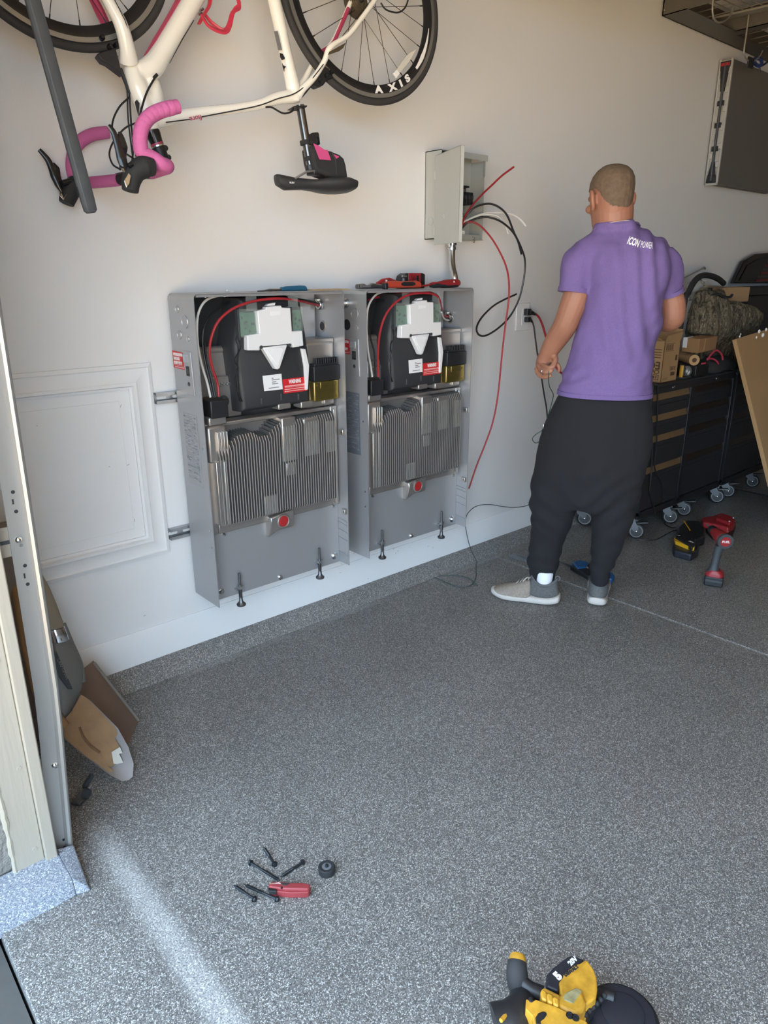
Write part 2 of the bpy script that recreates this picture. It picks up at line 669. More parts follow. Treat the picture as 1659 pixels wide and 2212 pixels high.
# ================================================================== wall rails and the two open battery cabinets
for zc, zz, lab in ((1.039, 0.019, 'upper slotted metal wall rail behind both grey cabinets'), (0.5375, 0.0215, 'lower slotted metal wall rail behind both grey cabinets')):
    r = thing('slotted_rail', lab, 'rail', (-0.07, 0, zc), 'slotted rails behind the cabinets')
    xa, xb = -0.072, 1.345
    m = MB()
    m.box(xa, xb, -0.003, -0.001, zc - zz, zc + zz)
    m.box(xa, xb, -0.022, -0.003, zc + zz - 0.003, zc + zz).box(xa, xb, -0.022, -0.003, zc - zz, zc - zz + 0.003)
    m.box(xa, xb, -0.022, -0.019, zc + zz - 0.011, zc + zz - 0.003).box(xa, xb, -0.022, -0.019, zc - zz + 0.003, zc - zz + 0.011)
    m.build('channel', M['steel'], r)
    for k in range(24):
        x = xa + 0.026 + k * 0.0585 - (0.010 if zz > .02 else 0)
        if x > xb - 0.02:
            break
        pts = [(x + 0.013 * sx + 0.0055 * math.cos(a), -0.0034, zc + 0.0055 * math.sin(a)) for sx, a0 in ((1, -90), (-1, 90)) for a in [math.radians(a0 + 30 * q) for q in range(7)]]
        MB().prism(pts, (0, -0.0006, 0)).build('slot', M['paint'], r)

ZT, YF, IW = 1.388, -0.213, 0.609
M['pcb'] = mat('green_circuit_board', (74, 118, 96), 0.4, var=0.2, vscale=60)
M['gold'] = mat('gold_chromate', (142, 126, 72), 0.3, 0.85, var=0.1, vscale=30)
M['liner'] = mat('black_liner', (40, 41, 43), 0.5)
M['cover'] = mat('black_cover', (46, 47, 50), 0.55)
M['fin'] = mat('fin_side_shaded', (98, 96, 94), 0.6, 0.25)  # shade in the gaps painted into the fin sides
M['fintip'] = mat('fin_tip_lit', (206, 203, 198), 0.35, 0.6)  # bright copy for the tip faces, their catch of light painted in
M['print'] = mat('rating_print', (178, 183, 190), 0.5)
M['printdark'] = mat('rating_print_dark', (98, 104, 112), 0.5)
M['foot'] = mat('dark_zinc', (120, 122, 124), 0.35, 0.9)


def wirepath(pts, s, x0, y0, ys):
    q = Zm(x0, y0, s, pts)
    yy = lerp_list(ys, len(q))
    return [P(a, b, y=yy[i]) for i, (a, b) in enumerate(q)]


def build_cabinet(second):
    dx = 0.7153 if second else 0.0
    T = Vector((dx, 0, 0))
    S4 = 440 / 1659.0

    def I(px, py, y):                       # measured on the left cabinet, moved to its place
        return P(px, py, y=y) + T

    def I4(a, b, y):
        return I(340 + a * S4, 580 + b * S4, y)

    def I5(a, b, y):
        return I(340 + a * S4, 900 + b * S4, y)
    lab = ('right grey battery cabinet with its front off, below the breaker box' if second else
           'left grey battery cabinet with its front off, beside the wall moulding')
    c = thing('battery_cabinet', lab, 'cabinet', (dx + IW / 2, -0.03, 0.289), 'open battery cabinets on the wall')
    # bent shell with rounded top corners
    r = 0.016

    def outline(o):
        p = [(o, 0.289)]
        rr = max(r - o, 0.002)
        for k in range(5):
            a = math.pi - k * math.pi / 8
            p.append((o + rr + rr * math.cos(a), ZT - o - rr + rr * math.sin(a)))
        for k in range(5):
            a = math.pi / 2 - k * math.pi / 8
            p.append((IW - o - rr + rr * math.cos(a), ZT - o - rr + rr * math.sin(a)))
        p.append((IW - o, 0.289))
        return p
    A, B = outline(0.0), outline(0.003)
    m = MB()
    for k in range(len(A) - 1):
        m.hexa([(A[k][0] + dx, YF, A[k][1]), (A[k + 1][0] + dx, YF, A[k + 1][1]), (A[k + 1][0] + dx, -0.03, A[k + 1][1]), (A[k][0] + dx, -0.03, A[k][1]),
                (B[k][0] + dx, YF, B[k][1]), (B[k + 1][0] + dx, YF, B[k + 1][1]), (B[k + 1][0] + dx, -0.03, B[k + 1][1]), (B[k][0] + dx, -0.03, B[k][1])])
    bmesh.ops.remove_doubles(m.bm, verts=m.bm.verts, dist=1e-5)
    # inward lip of the top front edge and screw bosses on it
    m.box(dx + 0.01, dx + IW - 0.01, YF, YF + 0.002, ZT - 0.011, ZT - 0.002)
    m.build('shell', M['case'], c)
    MB().box(dx + 0.007, dx + IW - 0.007, -0.046, -0.022, 1.195, ZT - 0.003).build('rear_housing', M['case'], c, bevel=0.010, seg=3)
    MB().box(dx + 0.003, dx + IW - 0.003, -0.034, -0.030, 0.289, 1.38).build('back_panel', M['alu'], c)
    # lower bare plate
    m = MB().box(dx + 0.004, dx + IW - 0.004, -0.147, -0.143, 0.287, 0.556)
    m.build('lower_plate', M['case'], c)
    # heat-sink casting with raised pads
    m = MB()
    m.box(dx + 0.006, dx + IW - 0.005, -0.118, -0.10, 0.548, 0.955)
    m.box(dx + 0.006, dx + 0.052, -0.160, -0.11, 0.548, 0.955).box(dx + 0.570, dx + IW - 0.005, -0.160, -0.11, 0.548, 0.955)
    m.box(dx + 0.052, dx + 0.570, -0.160, -0.11, 0.548, 0.590).box(dx + 0.052, dx + 0.570, -0.160, -0.11, 0.940, 0.955)
    m.build('heat_sink_base', M['alu'], c, bevel=0.004)

    def block(name, a, b, y1, y0=-0.112, mm='alu', bev=0.004):
        p, q = I5(a[0], a[1], y1), I5(b[0], b[1], y1)
        MB().box(p.x, q.x, y1, y0, p.z, q.z).build(name, M[mm], c, bevel=bev)
    YTIP = -0.200
    n = 46
    pL, pR = I5(505, 880, YTIP).x, I5(1450, 670, YTIP).x
    pL = dx + 0.058
    pR = dx + 0.562

    def ztop(t):
        pts = [(0, .872), (.07, .874), (.10, .895), (.16, .915), (.28, .918), (.33, .898), (.40, .898), (.46, .925), (.52, .938), (1, .945)]
        for (a, za), (b, zb) in zip(pts, pts[1:]):
            if t <= b:
                return za + (zb - za) * (t - a) / (b - a)
        return pts[-1][1]
    fm = None
    for k in range(n):
        t = k / (n - 1)
        x = pL + (pR - pL) * t
        zt = ztop(t)
        m = MB()
        # fin outline: chamfered at its top and foot, tapering to the tip
        prof = [(-0.114, 0.583), (YTIP + 0.006, 0.588), (YTIP, 0.596), (YTIP, zt - 0.030), (YTIP + 0.012, zt - 0.008), (-0.114, zt)]
        w = 0.0017
        m.prism([(x - w, y, z) for y, z in prof], (2 * w, 0, 0))
        fo = m.build('fin', M['fin'], c, flat=True)
        fo.data.materials.append(M['fintip'])
        for pl in fo.data.polygons:
            if pl.center.y < YTIP + 0.009 and abs(pl.normal.x) < .5:
                pl.material_index = 1
    # raised pads between the fins (shallower gaps)
    for a, b, y1 in (((1012, 15), (1140, 350), -0.1975), ((1190, 20), (1320, 305), -0.1975), ((1368, 40), (1460, 280), -0.1975), ((1050, 380), (1130, 470), -0.195),
                     ((870, 655), (990, 780), -0.1972), ((480, 365), (600, 880), -0.194)):
        block('raised_pad', a, b, y1, mm='alu2')
    # left blocks of the casting
    block('casting_block', (405, 90), (580, 360), -0.186, bev=0.008)
    block('casting_block', (415, 10), (570, 60), -0.178, bev=0.006)
    for a, b in (((985, -100), (1090, -68)), ((1170, -118), (1270, -80)), ((1360, -150), (1440, -110))):
        block('casting_block', a, b, -0.166, bev=0.004)
    for k in range(4):
        p, q = I5(488 + 25 * k, 130 - 3 * k, -0.196), I5(500 + 25 * k, 355, -0.196)
        MB().box(p.x, p.x + 0.005, -0.196, -0.18, q.z, p.z).build('rib', M['alu2'], c, bevel=0.0015)
    for k in range(3):
        p, q = I5(478 + 32 * k, 375 - 4 * k, -0.199), I5(520 + 32 * k, 885, -0.199)
        MB().box(p.x, p.x + 0.008, -0.198, -0.18, q.z, p.z).build('rib', M['alu2'], c, bevel=0.002)
    # red plug in its hood
    p = I5(1025, 850, -0.185)
    m = MB()
    hood = [(p.x - 0.055, 0.548), (p.x - 0.055, 0.485), (p.x - 0.026, 0.512), (p.x + 0.050, 0.512), (p.x + 0.054, 0.53), (p.x + 0.054, 0.585), (p.x - 0.055, 0.57)]
    m.prism([(x, -0.183 if z > .5 else -0.165, z) for x, z in hood], (0, 0.045, 0))
    m.build('plug_hood', M['alu'], c, bevel=0.006, seg=3)
    MB().torus((p.x, -0.186, p.z), (0, 1, 0), 0.0245, 0.004, 28, 8).build('plug_ring', M['alu2'], c)
    MB().lathe((p.x, -0.182, p.z), (0, -1, 0), [(0, .021), (.006, .021), (.0075, .017), (.006, .008), (.0065, 0)], 24).build('red_plug', M['red'], c, label='red round rubber plug')
    # right-hand inner flange: ribs, bosses, screw tabs
    R = dx + IW - 0.003
    for z in (0.478, 0.462, 0.43, 0.395, 0.33):
        MB().tube([(R - 0.002, YF + 0.006, z), (R - 0.002, -0.150, z + 0.006)], 0.0022, 6).build('side_rib', M['case'], c)
    for z, y in ((0.855, -0.19), (0.525, -0.192)):
        MB().box(R - 0.014, R, y - 0.018, y + 0.004, z - 0.011, z + 0.011).build('screw_tab', M['alu2'], c, bevel=0.002)
        MB().cyl((R - 0.0145, y - 0.010, z), (R - 0.012, y - 0.010, z), 0.003, seg=10).build('screw_hole', M['black'], c)
    MB().box(R - 0.030, R - 0.022, -0.172, -0.16, 0.56, 0.945).build('edge_rail', M['alu2'], c, bevel=0.002)
    # bolts on the bare plate
    for a, b, rr in ((1005, 1310, 0.010), (1445, 1135, 0.015), (525, 1425, 0.011), (545, 962, 0.006), (1438, 733, 0.006)):
        p = I5(a, b, -0.152)
        if p.x > dx + IW - 0.02:
            p.x = dx + IW - 0.024
        MB().lathe((p.x, -0.147, p.z), (0, -1, 0), [(0, rr), (.004, rr), (.006, rr * .75), (.011, rr * .55), (.012, 0)], 14).build('bolt', M['zinc'], c)
    # levelling feet
    for a, b in ((683, 1520), (1325, 1300)):
        p = I5(a, b, -0.165)
        f = MB().lathe((p.x, -0.165, p.z - 0.008), (0, 0, 1), [(0, .017), (.006, .018), (.012, .012), (.018, .008), (.034, .007)], 18)
        fo = f.build('levelling_foot', M['foot'], c)
        MB().cyl((p.x, -0.165, p.z + 0.02), (p.x, -0.165, p.z + 0.125), 0.0048, seg=10).build('threaded_rod', M['foot'], fo)
        MB().cyl((p.x, -0.165, p.z + 0.030), (p.x, -0.165, p.z + 0.054), 0.008, seg=6).build('sleeve', M['foot'], fo)
        MB().lathe((p.x, -0.165, p.z + 0.062), (0, 0, 1), [(0, .012), (.008, .012), (.008, .014), (.011, .014)], 6).build('lock_nut', M['zinc'], fo)
        MB().box(p.x - 0.016, p.x + 0.012, -0.165, -0.143, p.z + 0.057, p.z + 0.062).build('bracket', M['zinc'], fo)
    # ---------------- upper electronics bay
    m = MB().box(dx + 0.004, dx + 0.30, -0.052, -0.036, 1.175, 1.383)
    m.build('bay_liner', M['liner'], c)
    m = MB()
    m.box(dx + 0.02, dx + 0.215, -0.085, -0.036, 0.955, 1.19)
    m.box(dx + 0.10, dx + 0.215, -0.098, -0.05, 0.955, 1.105)
    m.cyl((dx + 0.05, -0.075, 1.195), (dx + 0.20, -0.075, 1.195), 0.014)
    m.build('bay_casting', M['alu'], c, bevel=0.005)
    for k in range(4):
        p = I4(517 + 26 * k, 946 - 2 * k, -0.104)
        MB().lathe((p.x, -0.098, p.z), (0, -1, 0), [(0, .0062), (.006, .006), (.006, .003), (.003, .002)], 12).build('terminal_screw', M['zinc'], c)
    # right metal column: knock-out recess above, rounded panel below
    m = MB()
    m.box(dx + 0.46, dx + 0.604, -0.040, -0.034, 1.205, 1.384)
    m.box(dx + 0.46, dx + 0.604, -0.150, -0.036, 1.196, 1.214)
    m.build('knockout_panel', M['alu'], c, bevel=0.003)
    m = MB().box(dx + 0.465, dx + 0.604, -0.155, -0.10, 0.957, 1.205)
    m.build('connector_bay', M['alu'], c, bevel=0.012, seg=3)
    p = I4(1225, 385, -0.042)
    MB().torus((dx + 0.545, -0.041, 1.325), (0, 1, 0), 0.017, 0.0018, 24, 6).build('knockout_ring', M['alu2'], c)
    # cable hole in the right panel
    MB().torus((R - 0.001, -0.078, 1.254), (1, 0, 0), 0.019, 0.003, 26, 8).build('cable_hole_rim', M['alu2'], c)
    MB().cyl((R - 0.0016, -0.078, 1.254), (R - 0.0003, -0.078, 1.254), 0.0175, seg=22).build('cable_hole', M['black'], c)
    # black cover
    # the trapezoid cover in front of the inverter
    m = MB()
    cp = [(.182, .984), (.474, .986), (.480, 1.10), (.470, 1.205), (.445, 1.362), (.205, 1.362), (.168, 1.21), (.180, 1.05)]
    rings = []
    for y, s in ((-0.050, 0.010), (-0.145, 0.006), (-0.158, 0.0), (-0.165, -0.012)):
        rings.append([(dx + 0.325 + (x - 0.325) * (1 + s / .15), y, 1.16 + (z - 1.16) * (1 + s / .22)) for x, z in cp])
    m.loft(rings)
    m.build('inverter_cover', M['cover'], c, bevel=0.003)
    for a, b in ((850, 1080), (1010, 1045), (1150, 1045)):
        p = I4(a, b, -0.166)
        MB().box(p.x - 0.004, p.x + 0.004, -0.1685, -0.16, p.z - 0.012, p.z + 0.012).build('cover_rib', M['dark'], c, bevel=0.0015)
    q = [I4(a, b, -0.175) for a, b in ((1182, 652), (1215, 655), (1246, 790), (1236, 985), (1218, 990), (1208, 800))]
    MB().prism([(v.x - 0.004, -0.1745, v.z) for v in q], (0, 0.022, 0)).build('white_side_strip', M['white'], c, bevel=0.002)
    # circuit boards, clear guards and the white T-shaped bracket
    for a, b in (((660, 360), (812, 545)), ((1090, 340), (1172, 505))):
        p, q2 = I4(a[0], a[1], -0.176), I4(b[0], b[1], -0.176)
        o = MB().box(p.x, q2.x, -0.177, -0.173, p.z, q2.z).build('circuit_board', M['pcb'], c)
        ch = MB()
        random.seed(3)
        for k in range(7):
            xx = p.x + (q2.x - p.x) * random.uniform(.12, .8)
            zz = q2.z + (p.z - q2.z) * random.uniform(.1, .85)
            ch.box(xx, xx + 0.005, -0.1795, -0.177, zz, zz + 0.008)
        ch.build('chip', M['dark'], o, kind='stuff')
        MB().box(p.x - 0.008, q2.x + 0.004, -0.1835, -0.1825, q2.z - 0.004, p.z + 0.012).build('clear_guard', M['clear'], c, bevel=0.0004)
        MB().box(p.x - 0.008, p.x - 0.002, -0.184, -0.165, q2.z - 0.012, p.z + 0.012).build('board_edge', M['dark'], c, bevel=0.001)
    for a, b in (((718, 212), (812, 345)), ((1062, 210), (1146, 310))):
        p, q2 = I4(a[0], a[1], -0.200), I4(b[0], b[1], -0.200)
        MB().box(p.x, q2.x, -0.2005, -0.1990, q2.z, p.z).box(p.x, q2.x, -0.2005, -0.165, q2.z, q2.z + 0.0015).build('clear_tab', M['clear'], c)
    tp = [(815, 345), (885, 330), (890, 312), (1010, 300), (1015, 318), (1085, 320), (1098, 512), (1182, 505), (1192, 630), (1105, 645), (1100, 612), (835, 638), (838, 668), (737, 668), (735, 545), (835, 530)]
    q = [I4(a, b, -0.198) for a, b in tp]
    MB().prism([(v.x, -0.198, v.z) for v in q], (0, 0.028, 0)).build('white_bracket', M['white'], c, bevel=0.003)
    q = [I4(a, b, -0.1985) for a, b in ((920, 350), (1000, 343), (1000, 378), (920, 385))]
    MB().prism([(v.x, -0.1995, v.z) for v in q], (0, 0.001, 0)).build('bracket_slot', M['label'], c, bevel=0.0004)
    q = [I4(a, b, -0.19) for a, b in ((885, 305), (905, 287), (960, 278), (955, 300))]
    MB().prism([(v.x, -0.192, v.z) for v in q], (0, 0.016, 0)).build('bracket_clip', M['white'], c, bevel=0.001)
    q = [I4(a, b, -0.196) for a, b in ((858, 645), (1062, 620), (1000, 812), (985, 824), (965, 818))]
    MB().prism([(v.x, -0.196, v.z) for v in q], (0, 0.026, 0)).build('funnel', M['white'], c, bevel=0.004)
    q = [I4(a, b, -0.1965) for a, b in ((890, 672), (900, 652), (960, 640), (1020, 645), (1030, 655), (985, 790), (975, 790))]
    MB().prism([(v.x, -0.1985, v.z) for v in q], (0, 0.003, 0)).build('funnel_lip', M['label'], c, bevel=0.0012)
    for a, b in ((845, 640), (1075, 625)):
        p = I4(a, b, -0.197)
        MB().cyl((p.x, -0.199, p.z), (p.x, -0.18, p.z), 0.006, seg=10).build('bracket_screw', M['dark'], c)
    # stickers on the cover
    yS = -0.1668
    q = [I4(a, b, yS) for a, b in ((857, 875), (1010, 857), (1021, 983), (871, 1000))]
    o = MB().prism([(v.x, yS, v.z) for v in q], (0, 0.0012, 0)).build('serial_label', M['label'], c)
    ln = MB()
    ex = (q[1] - q[0])
    ez = (q[3] - q[0])
    for u0, u1, v0 in ((.45, .55, .20), (.45, .88, .31), (.45, .68, .45), (.45, .78, .57), (.25, .80, .82)):
        a_ = q[0] + ex * u0 + ez * v0
        b_ = q[0] + ex * u1 + ez * v0
        ln.hexa([a_ + Vector((0, -.0004, 0)), b_ + Vector((0, -.0004, 0)), b_ + Vector((0, 0, 0)), a_, a_ + ez * .05 + Vector((0, -.0004, 0)), b_ + ez * .05 + Vector((0, -.0004, 0)), b_ + ez * .05, a_ + ez * .05])
    ln.build('small_print', M['greyink'], o, kind='stuff')
    q = [I4(a, b, yS) for a, b in ((1021, 903), (1210, 880), (1221, 995), (1028, 1020))]
    o = MB().prism([(v.x, yS, v.z) for v in q], (0, 0.0012, 0)).build('warning_label', M['redlabel'], c)
    ex = (q[1] - q[0])
    ez = (q[0] - q[3])
    cen = (q[0] + q[1] + q[2] + q[3]) / 4
    text('warning_text', 'WARNING', 0.020, cen + ez * 0.27 + Vector((0, -.0008, 0)), ex, ez, M['wtext'], o, weight=0.0006, sx=0.55)
    ln = MB()
    for u0, u1, v0, h in ((.06, .94, .47, .09), (.06, .96, .60, .02), (.05, .94, .70, .06), (.05, .92, .84, .06)):
        a_ = q[0] + ex * u0 - ez * v0
        b_ = q[0] + ex * u1 - ez * v0
        dz = -ez * h
        y_ = Vector((0, -.0004, 0))
        ln.hexa([a_ + y_, b_ + y_, b_, a_, a_ + dz + y_, b_ + dz + y_, b_ + dz, a_ + dz])
    ln.build('small_print', mat('pale_red_print', (232, 170, 168), 0.5), o, kind='stuff')
    # connector: black multi-pin block over a gold shield
    xa, xb = dx + 0.478, dx + 0.600
    m = MB().box(xa, xb, -0.190, -0.155, 1.062, 1.118)
    m.box(xa + 0.004, xb - 0.006, -0.188, -0.155, 1.118, 1.127)
    cb = m.build('pin_connector', M['black'], c, bevel=0.0025)
    for k in range(10):
        MB().box(xa + 0.014 + k * 0.0105, xa + 0.0195 + k * 0.0105, -0.187, -0.165, 1.125, 1.146).build('pin_cap', M['black'], cb, bevel=0.001)
    m = MB().box(xa + 0.002, xb - 0.001, -0.184, -0.15, 0.985, 1.062)
    gs = m.build('gold_shield', M['gold'], c, bevel=0.006, seg=3, label='gold-coloured metal shield')
    MB().box(xa + 0.030, xb - 0.028, -0.187, -0.183, 1.032, 1.058).build('shield_tab', M['gold'], gs, bevel=0.002)
    for sx, sz in ((.012, .998), (.108, .998), (.018, 1.045), (.104, 1.045)):
        MB().cyl((xa + sx, -0.1865, sz), (xa + sx, -0.18, sz), 0.004, seg=10).build('shield_screw', M['gold'], gs)
    # lower-left terminal block and the wires
    p = I4(465, 1100, -0.15)
    MB().box(p.x - 0.034, p.x + 0.034, -0.185, -0.09, p.z - 0.046, p.z + 0.016).build('terminal_block', M['black'], c, bevel=0.004)
    bl = p.copy()
    MB().torus((p.x + 0.058, -0.11, p.z - 0.005), (0, 1, 0), 0.018, 0.004, 20, 6).build('grommet', M['dark'], c)
    ys = [-0.145, -0.13, -0.12, -0.12, -0.12, -0.12, -0.12]

    def wp(pts, ys, r, mm, lab=None):
        q = Zm(340, 580, S4, pts)
        yy = lerp_list(ys, len(q))
        pts3 = [P(a, b, y=yy[i]) + T for i, (a, b) in enumerate(q)]
        o = MB().tube(pts3, r, 8, smooth=6).build('wire', M[mm], c)
        return o
    if not second:
        wp([(432, 1050), (405, 930), (360, 780), (332, 640), (322, 480), (335, 360), (390, 265), (480, 225), (600, 217), (725, 214)], [-.16, -.15, -.16, -.17, -.175, -.17, -.155, -.14, -.13, -.13], 0.0042, 'whitewire')
        wp([(455, 1050), (425, 920), (385, 740), (368, 600), (380, 480), (430, 390), (500, 325), (610, 270), (760, 240)], [-.155, -.14, -.13, -.13, -.13, -.12, -.11, -.10, -.09], 0.0036, 'blackwire')
        wp([(470, 1050), (440, 900), (400, 740), (385, 600)], [-.155, -.14, -.12, -.10], 0.0036, 'blackwire')
        wp([(500, 1045), (490, 940), (445, 800), (425, 680), (440, 560), (490, 440), (580, 350), (700, 290), (850, 255), (1010, 245), (1150, 262), (1250, 285), (1318, 300)], [-.165, -.16, -.17, -.18, -.19, -.20, -.205, -.21, -.211, -.208, -.18, -.13, -.085], 0.0045, 'redwire')
        wp([(1150, 250), (1250, 268), (1330, 292)], [-.17, -.12, -.085], 0.0038, 'blackwire')
    else:
        S6 = 320 / 1659.0

        def w6(pts, ys, r, mm):
            q = Zm(730, 580, S6, pts)
            yy = lerp_list(ys, len(q))
            return MB().tube([P(a, b, y=yy[i]) for i, (a, b) in enumerate(q)], r, 8, smooth=6).build('wire', M[mm], c)
        w6([(385, 1215), (365, 1080), (335, 900), (322, 700), (325, 520), (350, 400), (420, 300), (520, 262), (720, 255)], [-.16, -.15, -.16, -.17, -.175, -.17, -.155, -.14, -.13], 0.0042, 'whitewire')
        w6([(418, 1215), (408, 950), (370, 800), (338, 640), (355, 480), (430, 390), (560, 350)], [-.155, -.14, -.13, -.13, -.12, -.11, -.10], 0.0036, 'blackwire')
        w6([(452, 1215), (448, 1000), (458, 800), (495, 620), (560, 480), (660, 370), (780, 300), (930, 275), (1060, 285), (1130, 330), (1160, 440), (1180, 520), (1260, 548)], [-.165, -.16, -.17, -.19, -.20, -.208, -.211, -.21, -.205, -.195, -.16, -.12, -.07], 0.0045, 'redwire')
        w6([(330, 355), (430, 325), (560, 300), (700, 280), (860, 258), (1000, 262), (1110, 300), (1150, 400)], [-.05, -.06, -.08, -.12, -.16, -.18, -.18, -.17], 0.0042, 'redwire')
        w6([(1160, 490), (1185, 555), (1215, 575), (1262, 578)], [-.16, -.13, -.10, -.07], 0.0040, 'whitewire')
        w6([(1155, 460), (1180, 535), (1215, 562), (1258, 566)], [-.16, -.13, -.10, -.07], 0.0038, 'blackwire')
    # loom of thin black sensor wires beside the cover
    for k in range(4):
        random.seed(20 + k)
        pts = []
        for j, (a, b) in enumerate(((690, 480), (650, 560), (670, 640), (640, 740), (655, 820), (640, 920), (650, 1020), (680, 1085))):
            p = I4(a + random.uniform(-16, 16), b, -0.162 - .004 * k)
            pts.append(p)
        MB().tube(pts, 0.0017, 5, smooth=5).build('sensor_wire', M['blackwire'], c)
    # cable clamp on the right wall where the wires leave
    zc_ = 1.205 if second else 1.335
    yc_ = -0.078
    if second:
        zc_ = 1.262
    MB().torus((R - 0.016, yc_, zc_), (1, 0, 0), 0.014, 0.004, 18, 6).torus((R - 0.008, yc_, zc_), (1, 0, 0), 0.017, 0.004, 6, 6).build('cable_clamp', M['zinc'], c)
    MB().box(R - 0.026, R - 0.012, yc_ - 0.008, yc_ + 0.008, zc_ + 0.012, zc_ + 0.022).build('clamp_screw', M['zinc'], c, bevel=0.002)
    # ---------------- left outside face
    X = dx - 0.0008
    for y, z, rr in ((-0.093, 1.338, .011), (-0.143, 1.299, .021), (-0.094, 1.255, .014), (-0.154, 1.245, .0085)):
        if second and (y, z) == (-0.093, 1.338):
            MB().lathe((X, y, z), (-1, 0, 0), [(0, .020), (.012, .020), (.012, .016), (.03, .016), (.03, .012), (.01, .010)], 20).build('cable_gland', M['zinc'], c)
            continue
        if second and (y, z) == (-0.094, 1.255):
            MB().cyl((X - .0004, y, z), (X + .003, y, z), 0.021, seg=24).build('open_knockout', M['black'], c)
            continue
        MB().torus((X, y, z), (1, 0, 0), rr, 0.0012, 26, 6).build('knockout_ring', M['alu2'], c)
        MB().cyl((X - 0.0006, y, z), (X + 0.001, y, z), rr * 0.93, seg=24).build('knockout_disc', M['case'], c)
    # red shut-down sticker
    q = [(-0.030, 1.200), (-0.108, 1.197), (-0.118, 1.140), (-0.030, 1.142)]
    st = MB().prism([(X - .0008, y, z) for y, z in q], (0.0012, 0, 0)).build('shutdown_label', M['redlabel'], c)
    for s, z in (('RAPID SHUTDOWN', 1.188), ('SWITCH FOR', 1.174), ('SOLAR PV SYSTEM', 1.160)):
        text('label_text', s, 0.0150, (X - .0014, -0.037, z), (0, -1, 0), (0, 0, 1), M['wtext'], st, weight=0.0002, sx=0.50, align='LEFT')
    MB().box(X - .0014, X, -0.112, -0.036, 1.1515, 1.1525).box(X - .0014, X, -0.110, -0.040, 1.1445, 1.148).build('small_print', mat('pale_red_print_b', (228, 176, 176), 0.5), st, kind='stuff')
    # switch plate
    sp = MB()
    sp.prism([(X - .003, y, z) for y, z in ((-0.112, 1.205), (-0.166, 1.203), (-0.172, 1.058), (-0.120, 1.062))], (0.004, 0, 0))
    sw = sp.build('switch_plate', M['case'], c, bevel=0.0015)
    MB().box(X - .0042, X, -0.150, -0.112, 1.166, 1.194).build('switch_flap', mat('clear_flap_grey', (176, 180, 184), 0.2, 0.4), sw, bevel=0.002)
    MB().box(X - .0038, X, -0.152, -0.126, 1.122, 1.156).build('switch_well', M['black'], sw, bevel=0.002)
    MB().box(X - .0045, X, -0.147, -0.131, 1.130, 1.148).build('rocker', M['dark'], sw, bevel=0.002)
    MB().cyl((X - .0036, -0.140, 1.096), (X, -0.140, 1.096), 0.0075, seg=16).build('plate_hole', M['dark'], sw)
    # rating plate print
    pm = M['printdark'] if second else M['print']
    if second:
        rp = MB().prism([(X - .0006, y, z) for y, z in ((-0.065, .990), (-0.165, .990), (-0.170, .735), (-0.070, .735))], (0.001, 0, 0)).build('rating_plate', pm, c)
        ink, base = mat('faint_grey_ink', (128, 132, 138), .6), rp
    else:
        rp = MB().prism([(X - .0006, y, z) for y, z in ((-0.065, .990), (-0.165, .990), (-0.170, .735), (-0.070, .735))], (0.001, 0, 0)).build('rating_plate', mat('rating_plate_grey', (168, 168, 168), 0.6, 0.0), c)
        ink, base = mat('faint_grey_ink', (128, 132, 138), .6), rp
    ln = MB()
    random.seed(11)
    z = 0.983
    while z > 0.75:
        y = -0.070
        end = -0.160
        while y > end:
            w = random.uniform(0.006, 0.022)
            if random.random() < .8:
                ln.box(X - .0012, X, y, max(y - w, end), z, z - (0.0012 if random.random() < .8 else 0.004))
            y -= w + 0.003
        z -= 0.0052
    ln.build('small_print', ink, base, kind='stuff')
    # side screws
    for y, z in ((-0.190, 0.880), (-0.196, 0.585), (-0.196, 0.52)):
        MB().lathe((X, y, z), (-1, 0, 0), [(0, .004), (.0025, .0035), (.003, 0)], 10).build('side_screw', M['zinc'], c)
    # screws on the underside of the top lip
    for xx in (.05, .12, .31, .50, .56):
        MB().cyl((dx + xx, YF + 0.012, ZT - .012), (dx + xx, YF + 0.012, ZT - .004), 0.0045, seg=8).build('lip_screw', M['zinc'], c)
    return c


cab1 = build_cabinet(False)
cab2 = build_cabinet(True)

# ================================================================== road bike hung upside down beside the wall
BA, BB = -0.077, 0.10
BN = Vector((BA, -1, BB)).normalized()          # out of the wall, towards the room
E1 = Vector((1, BA, 0)).normalized()            # towards the rear wheel
E2 = BN.cross(E1) * (1 if BN.cross(E1).z > 0 else -1)
B_O = Vector((-0.14, -0.165, 2.4))


def B(px, py, off=0.0):
    """point of the photograph on the bicycle's own plane, shifted sideways by off"""
    o = B_O + BN * off
    d = ray(px, py)
    return CAM_LOC + d * ((o - CAM_LOC).dot(BN) / d.dot(BN))


M['bikewhite'] = mat('pearl_white_frame', (246, 243, 234), 0.22, coat=0.4)
M['pinkpaint'] = mat('pink_paint', (178, 62, 96), 0.3, coat=0.3)
M['tape'] = mat('pink_bar_tape', (198, 102, 156), 0.75, bump=0.15, bscale=150)
M['tyre'] = mat('tyre_rubber', (52, 50, 50), 0.8)
M['rim'] = mat('black_rim', (34, 34, 36), 0.3)
M['brake'] = mat('grey_brake_track', (150, 150, 148), 0.35, 0.7)
M['spoke'] = mat('dark_spoke', (70, 64, 58), 0.35, 0.7)
M['pinkcloth'] = mat('pink_cloth', (204, 78, 134), 0.8)
M['fabric'] = mat('black_fabric', (44, 44, 46), 0.9, bump=0.2, bscale=300)

bike = thing('bicycle', 'white road bicycle with pink handlebar tape hung upside down on the wall', 'bicycle', (0.25, -0.22, 2.3))
S1, S2 = 560 / 1659.0, 500 / 1659.0


def b1(a, b, off=0.0):
    return B(a * S1, b * S1, off)


def b2(a, b, off=0.0):
    return B(500 + a * S2, b * S2, off)


